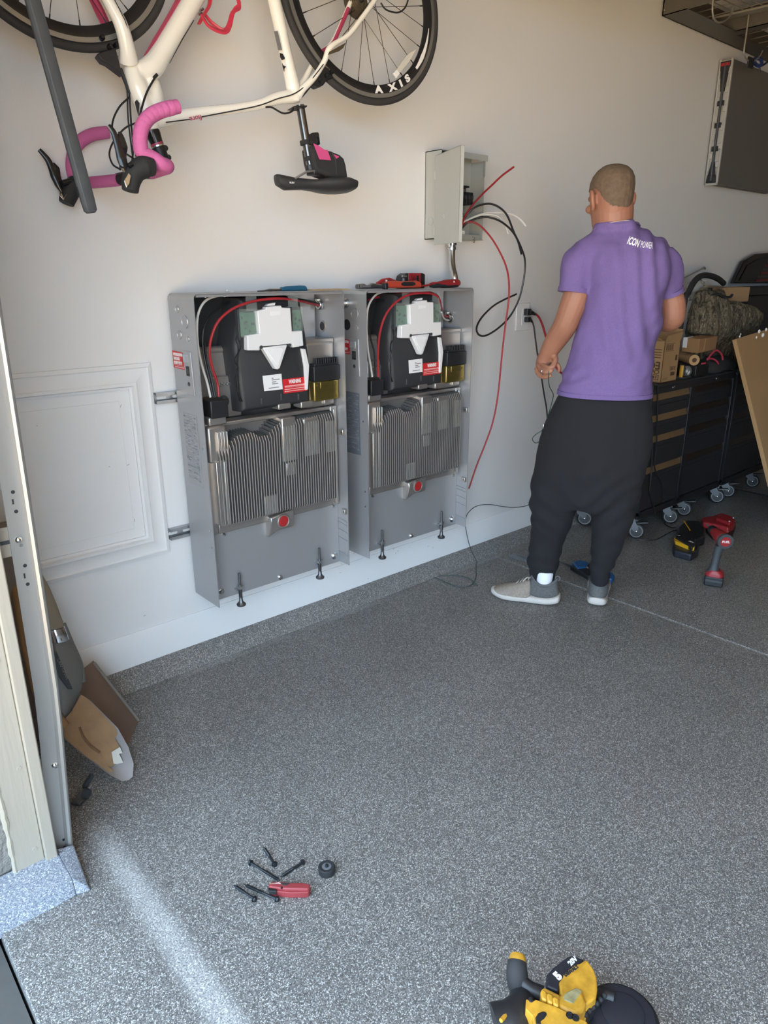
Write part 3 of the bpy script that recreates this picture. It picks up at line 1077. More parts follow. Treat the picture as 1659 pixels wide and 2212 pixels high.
def make_wheel(name, cen, R, n_spokes, ex, ey, ax, reflector=False, logo=False):
    w = MB().torus(cen, ax, R - 0.0115, 0.0115, 96, 10).build(name, M['tyre'], bike)
    # rim: black deep section with grey brake track
    def ring(prof):
        m = MB()
        rings = []
        for k in range(96):
            a = 2 * math.pi * k / 96
            d = ex * math.cos(a) + ey * math.sin(a)
            rings.append([cen + d * r + ax * h for r, h in prof])
        return m.loft(rings, closed=True)
    ring([(R - 0.064, -0.003), (R - 0.050, -0.0088), (R - 0.0345, -0.0095), (R - 0.0345, 0.0095), (R - 0.050, 0.0088), (R - 0.064, 0.003)]).build('rim', M['rim'], w)
    ring([(R - 0.0345, -0.0102), (R - 0.0220, -0.0102), (R - 0.0220, 0.0102), (R - 0.0345, 0.0102)]).build('brake_track', M['brake'], w)
    hub = MB().lathe(cen - ax * 0.05, ax, [(0, .008), (.012, .009), (.014, .019), (.018, .019), (.022, .011), (.078, .011), (.082, .019), (.086, .019), (.088, .009), (.1, .008)], 20)
    hub.build('hub', M['rim'], w)
    for k in range(n_spokes):
        side = 1 if k % 2 else -1
        a = 2 * math.pi * (k + 0.35) / n_spokes
        off = (1 if (k // 2) % 2 else -1) * 1.15
        d0 = ex * math.cos(a + off) + ey * math.sin(a + off)
        d1 = ex * math.cos(a) + ey * math.sin(a)
        p0 = cen + d0 * 0.018 + ax * side * 0.033
        p1 = cen + d1 * (R - 0.063) + ax * side * 0.001
        MB().tube([p0, p1], 0.0011, 5).build('spoke', M['spoke'], w)
        MB().cyl(p1 + (p0 - p1).normalized() * 0.014, p1, 0.002, seg=6).build('nipple', M['rim'], w)
    return w


rear_c = E1 * 0.716 + E2 * 2.294 + BN * (B_O.dot(BN))
front_c = E1 * -0.260 + E2 * 2.289 + BN * (B_O.dot(BN))
RR, RF = 0.3258, 0.3068
rw = make_wheel('rear_wheel', rear_c, RR, 24, E1, E2, BN)
fwheel = make_wheel('front_wheel', front_c, RF, 20, E1, E2, BN)
# word on the rear rim, set letter by letter round the arc
for ch, (px, py), rot in (('A', (820, 203), 16), ('X', (850, 194), 28), ('I', (868, 184), 38), ('S', (882, 172), 48)):
    p = B(px, py, 0.0105)
    rad = (p - rear_c)
    rad -= BN * rad.dot(BN)
    rad.normalize()
    p = rear_c + rad * (RR - 0.0475) + BN * 0.0098
    tang = BN.cross(rad)
    ex = tang if tang.dot(E1) > 0 else -tang
    text('rim_letter', ch, 0.030, p, ex, -rad, M['wtext'], rw, weight=0.0018, sx=1.45)
for a0, a1, rr in ((318, 350, 0.0395),):
    pts_o, pts_i = [], []
    for k in range(13):
        a = math.radians(a0 + (a1 - a0) * k / 12)
        d = E1 * math.cos(a) + E2 * math.sin(a)
        w_ = 0.0075 * (1 - abs(k - 4) / 9.5)
        pts_o.append(rear_c + d * (RR - 0.0475 + w_) + BN * 0.0098)
        pts_i.append(rear_c + d * (RR - 0.0475 - w_) + BN * 0.0098)
    MB().prism(pts_o + pts_i[::-1], BN * 0.0006).build('rim_flash', M['wtext'], rw)
# clear reflector between the spokes
p0, p1 = B(850, 163, 0.022), B(897, 106, 0.022)
d = (p1 - p0)
n_ = d.cross(BN).normalized()
MB().prism([p0 - n_ * 0.005, p0 + n_ * 0.010, p0 + d * .6 + n_ * 0.011, p1 + n_ * 0.002, p0 + d * .7 - n_ * 0.010], BN * 0.006).build('wheel_reflector', clear_mat('clear_reflector', (235, 230, 215), 0.45), rw, bevel=0.001)
MB().prism([p0 - n_ * 0.006, p0 + n_ * 0.011, p0 + d * .14 + n_ * 0.011, p0 + d * .14 - n_ * 0.006], BN * 0.009).build('reflector_clip', M['label'], rw, bevel=0.001)
# cassette
cs = MB()
for k in range(8):
    cs.lathe(rear_c + BN * (-0.046 + 0.0042 * k), BN, [(0, .050 - .0035 * k), (.002, .050 - .0035 * k)], 36)
cc = b2(960, -35, 0.02)
cs.build('cassette', mat('cassette_steel', (140, 128, 112), 0.35, 0.8), bike)

# ---- frame: one white shell of lofted tubes
fr = MB()


def ft(pts, r, squash=1.0, seg=14):
    fr.tube(pts, r, seg, smooth=6, squash=squash, up=BN)


ft([b1(838, 415), b1(880, 560), b1(950, 730), b1(978, 838)], [.022, .031, .027, .021])                # head tube
ft([b1(880, 460), b1(965, 435), b1(1040, 330), b1(1160, 130), b1(1280, -80), b1(1400, -290), B(540, -216)], [.026, .032, .028, .0275, .027, .027, .027], 1.0)   # down tube
ft([b1(930, 640), b1(985, 640), b1(970, 520)], [.028, .030, .022])
ft([b1(975, 770), b1(1090, 752), b1(1300, 718), b1(1500, 695), b1(1659, 668), b2(330, 705), b2(450, 690)], [.024, .021, .0165, .0150, .0145, .016, .019, .022], 0.9)  # top tube
ft([b2(455, 735), b2(440, 620), b2(415, 500), b2(380, 350), b2(345, 180), b2(305, 0), b2(260, -220), B(544, -222)], [.018, .0235, .021, .0205, .0205, .0205, .021, .023], 1.0)
BBc = B(544, -223)
fr.cyl(BBc - BN * .036, BBc + BN * .036, .023)   # seat tube
fr_o = remeshed(fr, 'frame', M['bikewhite'], 0.0035, smooth=5, parent=bike)
# seat stays
st = [(470, 690), (520, 630), (600, 545), (665, 440), (700, 350), (760, 300), (840, 250), (930, 135), (1020, 10), (1090, -110)]
MB().tube([b2(a, b, 0.006 + 0.028 * min(1, i / 4)) for i, (a, b) in enumerate(st)], [.016, .012, .0095, .009, .0095, .008, .008, .008, .008, .007], 10, smooth=6, up=BN).build('seat_stay', M['bikewhite'], bike)
st2 = [(480, 640), (520, 580), (560, 500), (600, 420), (640, 375), (720, 310), (780, 190), (840, 50), (880, -60)]
o = MB().tube([b2(a, b, -0.006 - 0.028 * min(1, i / 4)) for i, (a, b) in enumerate(st2)], [.014, .011, .008, .008, .008, .008, .008, .008, .007], 10, smooth=6, up=BN).build('seat_stay', M['bikewhite'], bike)
MB().tube([b2(a, b, -0.024) for a, b in ((625, 383), (720, 318), (770, 220), (838, 60))], 0.0065, 8, smooth=5).build('pink_stripe', M['pinkpaint'], o)
MB().prism([b2(a, b, 0.046) for a, b in ((690, 395), (700, 372), (820, 305), (800, 345), (770, 368))], BN * 0.001).build('stay_badge', mat('dark_olive_badge', (78, 68, 50), 0.5), bike)
for sgn in (1, -1):
    MB().tube([BBc + BN * .022 * sgn, (BBc + rear_c) / 2 + BN * .045 * sgn, rear_c + BN * .062 * sgn], [.012, .0095, .008], 10, smooth=6).build('chain_stay', M['bikewhite'], bike)
# crankset with pedals, above the frame because the bicycle is upside down
ck_ = MB().torus(BBc - BN * .045, BN, .092, .0035, 48, 6)
for k in range(5):
    a_ = 2 * math.pi * k / 5
    ck_.tube([BBc - BN * .045, BBc - BN * .045 + (E1 * math.cos(a_) + E2 * math.sin(a_)) * .090], .006, 6)
ck_ = ck_.build('chainring', M['black'], bike)
for sgn in (1, -1):
    e_ = BBc + BN * .055 * sgn + (E1 * .155 + E2 * .06) * sgn
    MB().tube([BBc + BN * .050 * sgn, e_], [.012, .010], 8).build('crank_arm', M['black'], bike)
    MB().obox(e_ + BN * .045 * sgn, (.09, .075, .018)).build('pedal', M['dark'], bike, bevel=.004)
# stripes and decals on the frame
MB().tube([b1(a, b, 0.0205 - .004 * k) for k, (a, b) in enumerate(((1062, 783), (1215, 764)))], 0.0016, 6).build('frame_stripe', M['ink'], bike)
MB().tube([b1(1290, 748, .016), b1(1470, 714, .0155), b1(1655, 676, .0150), b2(330, 708, .020), b2(430, 680, .024), b2(500, 640, .022), b2(570, 575, .024), b2(660, 460, .044)], 0.0017, 6, smooth=5).build('frame_stripe', M['ink'], bike)
ex = b1(1290, 750, .017) - b1(1215, 765, .017)
text('frame_name', 'fiore', 0.021, b1(1252, 757, 0.0178), -ex, -(E2), M['pinkpaint'], bike, weight=0.0002)
MB().prism([b2(a, b, 0.0215) for a, b in ((305, 225), (330, 222), (362, 360), (335, 362))], BN * 0.0008).build('spec_sticker', mat('grey_sticker', (120, 120, 120), 0.5), bike)
MB().prism([b2(a, b, 0.0225) for a, b in ((345, 380), (365, 385), (382, 415), (380, 425), (360, 432), (348, 410))], BN * 0.0008).build('round_decal', M['ink'], bike)
MB().prism([b2(a, b, 0.0225) for a, b in ((362, 450), (372, 470), (392, 478), (380, 490), (378, 518), (366, 480))], BN * 0.0008).build('star_decal', M['ink'], bike)
MB().tube([b1(a, b, -0.012) for a, b in ((935, 380), (1010, 280), (1110, 110), (1200, -60))], [.010, .017, .017, .017], 8, smooth=5).build('pink_underside', M['pinkpaint'], bike)
MB().tube([b1(a, b, 0.022) for a, b in ((1085, 405), (1165, 255), (1240, 130))], [.0008, .0016, .0012], 6).build('frame_stripe', M['ink'], bike)
MB().prism([b1(a, b, 0.027) for a, b in ((862, 652), (875, 638), (892, 660), (886, 745), (870, 690))], BN * 0.001).build('head_badge', M['ink'], bike)

# ---- fork
MB().tube([b1(825, 395, 0.012), b1(812, 300, 0.034), b1(770, 150, 0.05), b1(690, 0, 0.05), b1(600, -170, 0.052), b1(480, -400, 0.05), front_c + BN * .052], [.026, .021, .0185, .0155, .013, .010, .008], 12, smooth=6, up=BN).build('fork_blade', M['bikewhite'], bike)
o = MB().tube([b1(760, 330, -0.03), b1(700, 180, -0.045), b1(630, 40, -0.05), b1(540, -120, -0.052), b1(430, -360, -0.05), front_c - BN * .052], [.018, .0175, .016, .013, .010, .008], 12, smooth=6, up=BN).build('fork_blade', M['bikewhite'], bike)
MB().tube([b1(692, 190, -0.031), b1(640, 80, -0.034), b1(580, -40, -0.036)], [.012, .014, .012], 8).build('pink_inner', M['pinkpaint'], o)
MB().tube([b1(845, 270, 0.052), b1(800, 130, 0.069), b1(735, 0, 0.067)], [.0008, .0012, .0012], 6).build('fork_line', M['ink'], bike)
# front brake
fbk = MB().prism([b1(a, b, 0.012) for a, b in ((620, 345), (650, 330), (740, 300), (775, 440), (790, 480), (690, 405), (655, 390))], BN * -0.03).build('front_brake', M['black'], bike, bevel=0.003)
for a, b in ((655, 240), (705, 295), (745, 285)):
    p = b1(a, b, 0.02)
    MB().lathe(p - BN * 0.01, BN, [(0, .007), (.014, .007), (.018, .004), (.0185, 0)], 14).build('brake_bolt', M['blackgloss'], fbk)
MB().tube([b1(770, 440, 0.005), b1(800, 520, 0.01), b1(830, 600, 0.012)], [.006, .005, .003], 8).build('cable_adjuster', M['black'], bike)
# rear brake
rbk = MB().prism([b2(a, b, 0.020) for a, b in ((510, 700), (525, 640), (600, 560), (660, 470), (700, 490), (735, 555), (690, 570), (660, 610), (620, 625), (590, 605))], BN * -0.03).build('rear_brake', M['black'], bike, bevel=0.003)
for a, b in ((720, 515), (640, 575), (685, 540)):
    p = b2(a, b, 0.026)
    MB().lathe(p - BN * 0.012, BN, [(0, .007), (.014, .007), (.018, .004), (.0185, 0)], 14).build('brake_bolt', M['blackgloss'], rbk)
for k in range(3):
    p = b2(655 + 12 * k, 478 - 8 * k, -0.02)

# ---- stem and bars
MB().lathe(b1(972, 838), (b1(1015, 945) - b1(972, 838)), [(0, .0215), (.01, .0215), (.03, .0185), (.05, .0185), (.058, .0185)], 20).build('headset_spacer', M['blackgloss'], bike)
MB().tube([b1(1003, 918), b1(1008, 930)], .0195, 18).build('pink_ring', M['pinkpaint'], bike)
MB().tube([b1(1009, 932), b1(1013, 942)], .0195, 18).build('silver_ring', M['zinc'], bike)
stem_c = b1(1025, 985)
sm = MB().tube([b1(1010, 945), b1(1040, 1020)], .0205, 18)
bar_c = B(278, 384, -0.005)
sm.tube([stem_c, bar_c], [.019, .017], 16)
so = sm.build('stem', M['black'], bike, bevel=0.002)
for a, b in ((1058, 948), (1078, 1008)):
    MB().ball(b1(a, b, 0.004), 0.0085, seg=12).build('stem_bolt', M['black'], so)
HW = 0.20
near_c = B(366, 364, HW)
# near side: bar top -> hood -> drop
near_path = [(1095, 1075), (1070, 1042), (1015, 1040), (975, 1022)]
nz = 360 / 1659.0


def bz(a, b, off=0.0):
    return B(60 + a * nz, 200 + b * nz, off)


tp = [bz(1230, 800, 0.10), bz(1330, 760, 0.15), bz(1390, 735, 0.185), bz(1330, 705, 0.20), bz(1240, 640, 0.20), bz(1130, 590, 0.20), bz(1118, 470, 0.20), bz(1140, 340, 0.20), bz(1220, 235, 0.20), bz(1340, 175, 0.20), bz(1490, 140, 0.20)]
NB = MB().tube(tp, [.0165, .018, .0185, .0175, .0165, .0175, .0178, .018, .018, .018, .0175], 16, smooth=8)
nb_o = NB.build('bar_tape', M['tape'], bike)
# tape wrap edges as thin overlapping bands
drop = catmull([bz(1130, 590, 0.20), bz(1118, 470, 0.20), bz(1140, 340, 0.20), bz(1220, 235, 0.20), bz(1340, 175, 0.20), bz(1490, 140, 0.20)], 12)
for k in range(4, len(drop) - 2, 5):
    t = (drop[k + 1] - drop[k - 1]).normalized()
    t2 = (t + BN * 0.25).normalized()
    MB().lathe(drop[k] - t2 * 0.011, t2, [(0, .0178), (.003, .0192), (.016, .0188), (.022, .0176)], 18).build('tape_wrap', M['tape'], nb_o)
e0 = drop[-1]
t = (drop[-1] - drop[-3]).normalized()
MB().lathe(e0 - t * 0.002, t, [(0, .0175), (.004, .017), (.006, .010), (.0065, 0)], 18).build('bar_plug', mat('pink_plug', (190, 84, 146), 0.7), nb_o)
# far side
ftp = [bz(900, 870, -0.02), bz(760, 885, -0.08), bz(640, 895, -0.15), bz(560, 905, -0.185)]
MB().tube(ftp, .0165, 14, smooth=6).build('bar_tape', M['tape'], bike)
fd = [bz(470, 900, -0.19), bz(440, 760, -0.19), bz(455, 600, -0.19), bz(520, 490, -0.19), bz(640, 420, -0.19), bz(795, 395, -0.19)]
fo_ = MB().tube(fd, [.016, .0175, .018, .018, .018, .0175], 14, smooth=7).build('bar_tape', M['tape'], bike)
MB().tube([bz(560, 905, -0.185), bz(500, 915, -0.19), bz(470, 900, -0.19)], .0165, 12, smooth=4).build('bar_tape', M['tape'], bike)
MB().tube([B(300, 378, 0.03), B(255, 388, -0.03)], .0172, 16).build('bar_clamp', M['black'], bike)
MB().tube([B(318, 374, 0.05), tp[0]], .0158, 14).build('handlebar', M['black'], bike)


def lever(off, hood, tip, badge, name_):
    hd = MB()
    hd.tube([bz(a, b, off) for a, b in hood], [.022, .0285, .026, .024, .021], 14, smooth=6, squash=[1, 1, .9, .85, .8], up=BN)
    h = hd.build('brake_hood', M['rubber'], bike)
    MB().tube([bz(a, b, off + 0.004) for a, b in tip], [.006, .011, .013, .010, .009, .0075, .006], 10, smooth=6, squash=.6, up=BN).build('brake_lever', M['blackgloss'], h)
    MB().prism([bz(a, b, off + 0.024) for a, b in badge], BN * 0.003).build('lever_badge', M['chrome'], h, bevel=0.001)
    return h


h1 = lever(0.20, [(1250, 740), (1160, 740), (1075, 790), (1030, 880), (1020, 980)], [(985, 800), (960, 740), (935, 660), (905, 560), (880, 470), (850, 390), (800, 325)], [(955, 880), (1000, 800), (1025, 830), (1010, 910), (980, 950)], 'near')
MB().tube([bz(950, 760, 0.206), bz(950, 640, 0.20), bz(945, 540, 0.20), bz(930, 450, 0.20), bz(915, 390, 0.20)], [.010, .008, .013, .009, .004], 8, smooth=5, squash=.5, up=BN).build('shift_paddle', M['blackgloss'], h1)
MB().cyl(bz(1000, 735, 0.215), bz(1040, 715, 0.215), 0.007, seg=10).build('lever_pivot', M['blackgloss'], h1)
h2 = lever(-0.165, [(520, 900), (470, 930), (430, 980), (400, 1050), (385, 1105)], [(350, 1000), (310, 920), (270, 830), (240, 760), (205, 680), (160, 620), (112, 568)], [(310, 1020), (335, 1000), (355, 1055), (392, 1002), (355, 1072)], 'far')
MB().tube([bz(330, 940, -0.16), bz(300, 830, -0.16), bz(280, 760, -0.16), bz(250, 700, -0.16)], [.008, .008, .011, .004], 8, smooth=5, squash=.5, up=BN).build('shift_paddle', M['blackgloss'], h2)
MB().cyl(bz(345, 905, -0.15), bz(430, 880, -0.15), 0.009, seg=10).build('lever_pivot', M['blackgloss'], h2)
# control cables
for pts, r in (([(828, 600, .02), (840, 800, .03), (852, 940, .06), (845, 1040, .10)], .0026), ([(830, 620, .02), (760, 690, .04), (718, 800, .06), (745, 930, .09), (860, 1020, .12)], .0026),
               ([(1000, 482, .03), (940, 590, .05), (905, 700, .06), (890, 780, .06), (870, 1000, .08)], .003), ([(885, 780, .04), (800, 820, .02), (730, 900, 0), (700, 980, .02), (720, 1050, .05), (770, 1085, .08)], .0026),
               ([(800, 530, .01), (815, 600, .01), (820, 760, .0), (850, 1010, .0)], .0024)):
    MB().tube([b1(a, b, o) for a, b, o in pts], r, 7, smooth=6).build('control_cable', M['blackwire'], bike)
MB().cyl(b1(985, 498, .032), b1(1005, 478, .03), 0.0045, seg=10).build('cable_stop', M['black'], bike)
MB().tube([b2(245, 768, .012), b2(290, 770, .014), b2(370, 812, .016), b2(430, 800, .01), b2(448, 770, .005)], .003, 7, smooth=6).build('control_cable', M['blackwire'], bike)
MB().tube([b2(1070, 20, .03), b2(1110, 70, .03), b2(1190, 90, .03), b2(1240, 60, .03), b2(1265, 0, .03), b2(1270, -60, .03)], .0028, 7, smooth=6).build('control_cable', M['blackwire'], bike)
# bottle cage
M['cage'] = mat('red_pink_cage', (214, 58, 82), 0.35)
cgp = [(1275, 150, -.03), (1300, 100, -.03), (1340, 30, -.03), (1345, -60, -.03)]
cg = MB().tube([b1(a, b, o) for a, b, o in cgp], .010, 8, smooth=5, squash=.4).build('bottle_cage', M['cage'], bike)
for pts in ([(1290, 95, .02), (1340, 170, .035), (1430, 205, .03), (1465, 170, .02), (1490, 80, .01), (1530, 50, .0), (1520, -20, -.01)], [(1310, 90, -.04), (1360, 150, -.045), (1440, 195, -.035), (1480, 110, -.02), (1500, 60, -.01), (1535, 20, -.01), (1500, -40, 0)]):
    MB().tube([b1(a, b, o) for a, b, o in pts], [.006, .008, .0095, .008, .0065, .006, .006], 8, smooth=6, squash=.55).build('cage_arm', M['cage'], cg)
for a, b in ((1300, 55), (1290, 78)):
    MB().cyl(b1(a, b, -.02), b1(a - 20, b + 14, -.02), .004, seg=8).build('cage_bolt', M['zinc'], cg)

# ---- seat post, saddle, saddle bag, pump clamp
zp = 200 / 1659.0


def bs(a, b, off=0.0):
    return B(580 + a * zp, 260 + b * zp, off)


MB().prism([bs(a, b, 0.022) for a, b in ((440, -250), (475, -262), (640, -272), (700, -270), (690, -240), (560, -232))], BN * -0.044).build('seat_clamp', M['black'], bike, bevel=0.002)
MB().tube([bs(565, -270), bs(680, 420), bs(760, 860)], .0138, 18).build('seat_post', mat('satin_seat_post', (120, 116, 112), 0.22, 0.95), bike)
MB().tube([bs(720, 470), bs(750, 640)], .0143, 18).build('post_sticker', M['label'], bike)
MB().lathe(bs(735, 800), bs(760, 900) - bs(735, 800), [(0, .0165), (.012, .0175), (.024, .016)], 16).build('post_head', M['black'], bike)
for off in (0.022, -0.022):
    MB().tube([bs(a, b, off) for a, b in ((470, 1045), (640, 945), (720, 915), (900, 905), (1090, 915), (1150, 940))], .0036, 8, smooth=5).build('saddle_rail', M['steel'], bike)
MB().obox(bs(850, 930), (0.045, 0.05, 0.022), Euler((0, 0.05, -0.08))).build('rail_clamp', M['black'], bike, bevel=0.003)
# saddle as a lofted shell: nose on the left, tail on the right (upside down)
sec = [(118, 1030, .010, .010), (150, 1060, .019, .019), (280, 1110, .024, .024), (450, 1130, .026, .020), (620, 1140, .030, .018), (800, 1150, .040, .020), (980, 1150, .055, .026), (1150, 1150, .066, .028), (1300, 1160, .070, .026), (1430, 1180, .062, .020), (1505, 1190, .035, .012)]
sec = [(a, b, w, h) for a, b, w, h in sec]
rings = []
for i, (a, b, w, h) in enumerate(sec):
    c = bs(a, b)
    r = []
    for k in range(18):
        th = 2 * math.pi * k / 18
        u, v = math.cos(th), math.sin(th)
        uu = math.copysign(abs(u) ** .8, u)
        z = v * h if v < 0 else v * h * (0.95 - 0.55 * (1 - u * u) * 0)
        # hollow underside (which faces up here)
        if v > 0:
            z *= (0.35 + 0.65 * abs(u)) if i > 4 else 0.9
        r.append(c + BN * (uu * w) + E2 * (z * 1.0))
    rings.append(r)
sad = MB().loft(rings).build('saddle', mat('black_saddle', (50, 50, 52), 0.5), bike)
text('saddle_mark', 'RUBY', 0.0075, bs(422, 1118, 0.029), E1, E2, M['wtext'], sad, weight=0.0001)
# saddle bag
bg = [(770, 470), (800, 410), (880, 440), (1000, 520), (1120, 540), (1290, 610), (1365, 680), (1400, 800), (1430, 1000), (1440, 1090), (1250, 1050), (1000, 960), (850, 900), (800, 700)]
bag = MB().prism([bs(a, b, 0.034) for a, b in bg], BN * -0.068).build('saddle_bag', M['fabric'], bike, bevel=0.010, seg=3)
MB().prism([bs(a, b, 0.036) for a, b in ((800, 412), (880, 445), (1000, 525), (1060, 535), (1118, 718), (910, 700))], BN * 0.0015).build('pink_panel', M['pinkcloth'], bag, bevel=0.001)
MB().prism([bs(a, b, 0.036) for a, b in ((1165, 608), (1270, 650), (1215, 690))], BN * 0.0015).build('pink_tab', M['pinkcloth'], bag, bevel=0.0006)
MB().tube([bs(a, b, 0.0365) for a, b in ((1130, 560), (1200, 700), (1220, 960))], .0012, 5).build('seam', M['black'], bag)
for a, b, s in ((650, 400, 1), (735, 690, 1.1)):
    c = bs(a + 10, b)
    ax = bs(760, 860) - bs(565, -270)
    MB().lathe(c - ax.normalized() * 0.007, ax, [(0, .0165), (.001, .0178), (.013, .0178), (.014, .0165)], 18).build('bag_strap', M['fabric'], bag)
    MB().obox(c + E1 * 0.022, (0.030, 0.028, 0.013), Euler((0, 0.1, -0.08))).build('strap_end', M['fabric'], bag, bevel=0.003)
pb = MB().prism([bs(a, b, 0.014) for a, b in ((720, 250), (800, 215), (890, 208), (910, 230), (932, 430), (880, 440), (820, 370), (720, 400))], BN * -0.028).build('rear_reflector_mount', M['black'], bag, bevel=0.004)
MB().prism([bs(a, b, 0.0155) for a, b in ((855, 300), (905, 295), (915, 410), (870, 412))], BN * 0.001).build('mount_face', M['blackgloss'], pb, bevel=0.002)

# dark bar hanging in front of the handlebar
YB = -0.50
pT, pE = P(70, 0, y=YB), P(195, 455, y=YB)
dv = (pE - pT).normalized()
top = pT - dv * ((2.72 - pT.z) / -dv.z if dv.z < 0 else 1.0)
hb = thing('hanging_bar', 'long dark grey bar slanting down in front of the bicycle handlebar', 'bar', tuple(pE))
sx_ = Vector((1, 0, 0)) - dv * dv.x
sx_.normalize()
sy_ = dv.cross(sx_)
M['bargrey'] = mat('dark_grey_bar', (72, 76, 80), 0.6, var=0.12, vscale=18, bump=0.1, bscale=60)
w_, h_ = 0.0165, 0.011
pr = [(-w_, -h_ * .4), (-w_ * .45, -h_), (w_ * .2, -h_), (w_, -h_ * .35), (w_, h_ * .6), (w_ * .5, h_), (-w_ * .6, h_), (-w_, h_ * .4)]
MB().loft([[p + sx_ * a * s + sy_ * b * s for a, b in pr] for p, s in ((top, 1), (pE - dv * .02, 1), (pE, .93), (pE + dv * 0.006, .6))]).build('bar', M['bargrey'], hb, bevel=0.0015)
q0 = pE - dv * 0.055
MB().tube([q0 - sx_ * .0165, q0 - sx_ * .0172 + dv * 0.02], 0.003, 6).build('end_notch', M['black'], hb)
MB().loft([[top + Vector((a, b, z)) for a, b in ((-.05, -.05), (.05, -.05), (.05, .05), (-.05, .05))] for z in (-.005, .40)]).build('ceiling_bracket', M['steel'], hb)

# ================================================================== the man in the purple T-shirt
MD = Vector((0.84, 0.543, 0.0)).normalized()         # away from the camera
MR = Vector((MD.y, -MD.x, 0.0))                      # to the right in view
MO = Vector((1.50, -0.72, 0.0))
UP = Vector((0, 0, 1))


def H(px, py, t=0.0):
    d = ray(px, py)
    o = MO + MD * t
    return CAM_LOC + d * ((o - CAM_LOC).dot(MD) / d.dot(MD))


M['skin'] = mat('tanned_skin', (154, 106, 84), 0.55, var=0.08, vscale=14)
M['hair'] = mat('short_brown_hair', (104, 86, 68), 0.85, var=0.18, vscale=60, bump=0.3, bscale=400)
M['shirt'] = mat('purple_heather_shirt', (110, 91, 143), 0.9, var=0.07, vscale=160)
M['pants'] = mat('black_jogger_cloth', (27, 27, 31), 0.95, var=0.06, vscale=7)
M['shoe'] = mat('grey_mesh_shoe', (148, 136, 124), 0.9, var=0.14, vscale=120)
M['shoeheel'] = mat('dark_grey_knit', (96, 96, 95), 0.95, var=0.2, vscale=160)
M['sole'] = mat('off_white_sole', (196, 188, 180), 0.6, var=0.05, vscale=30)
M['sock'] = mat('white_sock', (234, 234, 240), 0.9)

man = thing('person', 'person in purple T-shirt and black joggers standing with back turned, holding a green wire', 'person', (1.5, -0.72, 0.0))


def ringf(c, a, b, n=24, sq=1.0, ex=None, ey=None):
    """superellipse ring: half width a along ex (view right), half depth b along ey (away)"""
    ex = ex or MR
    ey = ey or MD
    out = []
    for k in range(n):
        th = 2 * math.pi * k / n
        u, v = math.cos(th), math.sin(th)
        out.append(c + ex * (a * math.copysign(abs(u) ** sq, u)) + ey * (b * math.copysign(abs(v) ** sq, v)))
    return out


def rows(spec, n=28, sq=0.9):
    """spec rows: (y, left px, right px, t centre depth, half depth)"""
    out = []
    for y, l, r, t, b in spec:
        pl, pr_ = H(l, y, t), H(r, y, t)
        c = (pl + pr_) / 2
        out.append(ringf(c, (pr_ - pl).length / 2, b, n, sq))
    return out


# --- clothing outlines (rows of the photograph)
SHIRT = [(852, 1204, 1410, 0, .135), (840, 1207, 1411, 0, .138), (815, 1216, 1412, 0, .135), (780, 1227, 1414, 0, .128), (740, 1238, 1420, 0, .125), (700, 1249, 1427, 0, .125),
         (660, 1258, 1434, 0, .128), (620, 1268, 1440, 0, .130), (585, 1266, 1444, 0, .128), (555, 1262, 1446, .005, .118), (530, 1262, 1440, .01, .100), (512, 1268, 1420, .02, .082), (500, 1280, 1398, .03, .078), (490, 1279, 1381, .03, .088), (481, 1283, 1378, .03, .086)]
sh = MB()
sh.loft(rows(SHIRT))


def limb(mb, pts, rad, seg=18, squash=1.0):
    mb.tube(pts, rad, seg, smooth=5, squash=squash, up=MD)


# sleeves
LS = [H(1275, 540, .01), H(1256, 565, .0), H(1246, 600, -.005), H(1240, 632, -.01)]
RS = [H(1423, 547, .035), H(1434, 572, .05), H(1441, 605, .07), H(1446, 633, .085)]
limb(sh, LS, [.066, .072, .068, .064], squash=1.1)
for s_pts, s_r in (([H(1318, 520, .03), H(1296, 532, .02), H(1272, 546, .01)], [.062, .066, .066]), ([H(1340, 514, .03), H(1385, 534, .03), H(1424, 554, .035)], [.064, .057, .058])):
    limb(sh, s_pts, s_r, squash=1.05)
limb(sh, RS, [.060, .063, .060, .056], squash=1.1)


ZHEM = H(1300, 852).z


def folds(co, n):
    l = co - MO
    u, z = l.dot(MR), co.z
    d = 0.0
    # long diagonal drag folds from the right shoulder blade, cross folds at the waist
    w = noise.noise(Vector((u * 6, z * 2.0, 3.1)))
    d += 0.0048 * math.sin(u * 88 + z * 24 + w * 3.0) * max(0, min(1, (z - 1.05) / .15)) * max(0, min(1, (u + .02) / .1))
    d += 0.0065 * math.sin(z * 110 - u * 40 + w * 5) * max(0, 1 - abs(z - 0.98) / 0.13) * (0.4 + 0.6 * max(0, min(1, (-u + .08) / .15)))
    d += 0.011 * noise.noise(co * 9.0) + 0.004 * noise.noise(co * 24)
    return d * max(0.0, min(1.0, (z - ZHEM) / .06))


shirt = remeshed(sh, 'shirt', M['shirt'], 0.0085, smooth=6, disp=folds, parent=man)
# hem and sleeve bands
hem = MB()
hr0, hr1 = rows([(853, 1202.5, 1411.0, 0, .1385), (844, 1204, 1412, 0, .1400)], 40)
hem.loft([hr0, hr1])
hem.build('shirt_hem', M['shirt'], man)
for pts, r in ((LS, .0655), (RS, .0565)):
    MB().tube([pts[-1] + (pts[-2] - pts[-1]) * .28, pts[-1] + (pts[-1] - pts[-2]) * 0.02], r, 24, squash=1.1, up=MD).build('sleeve_cuff', M['shirt'], man)
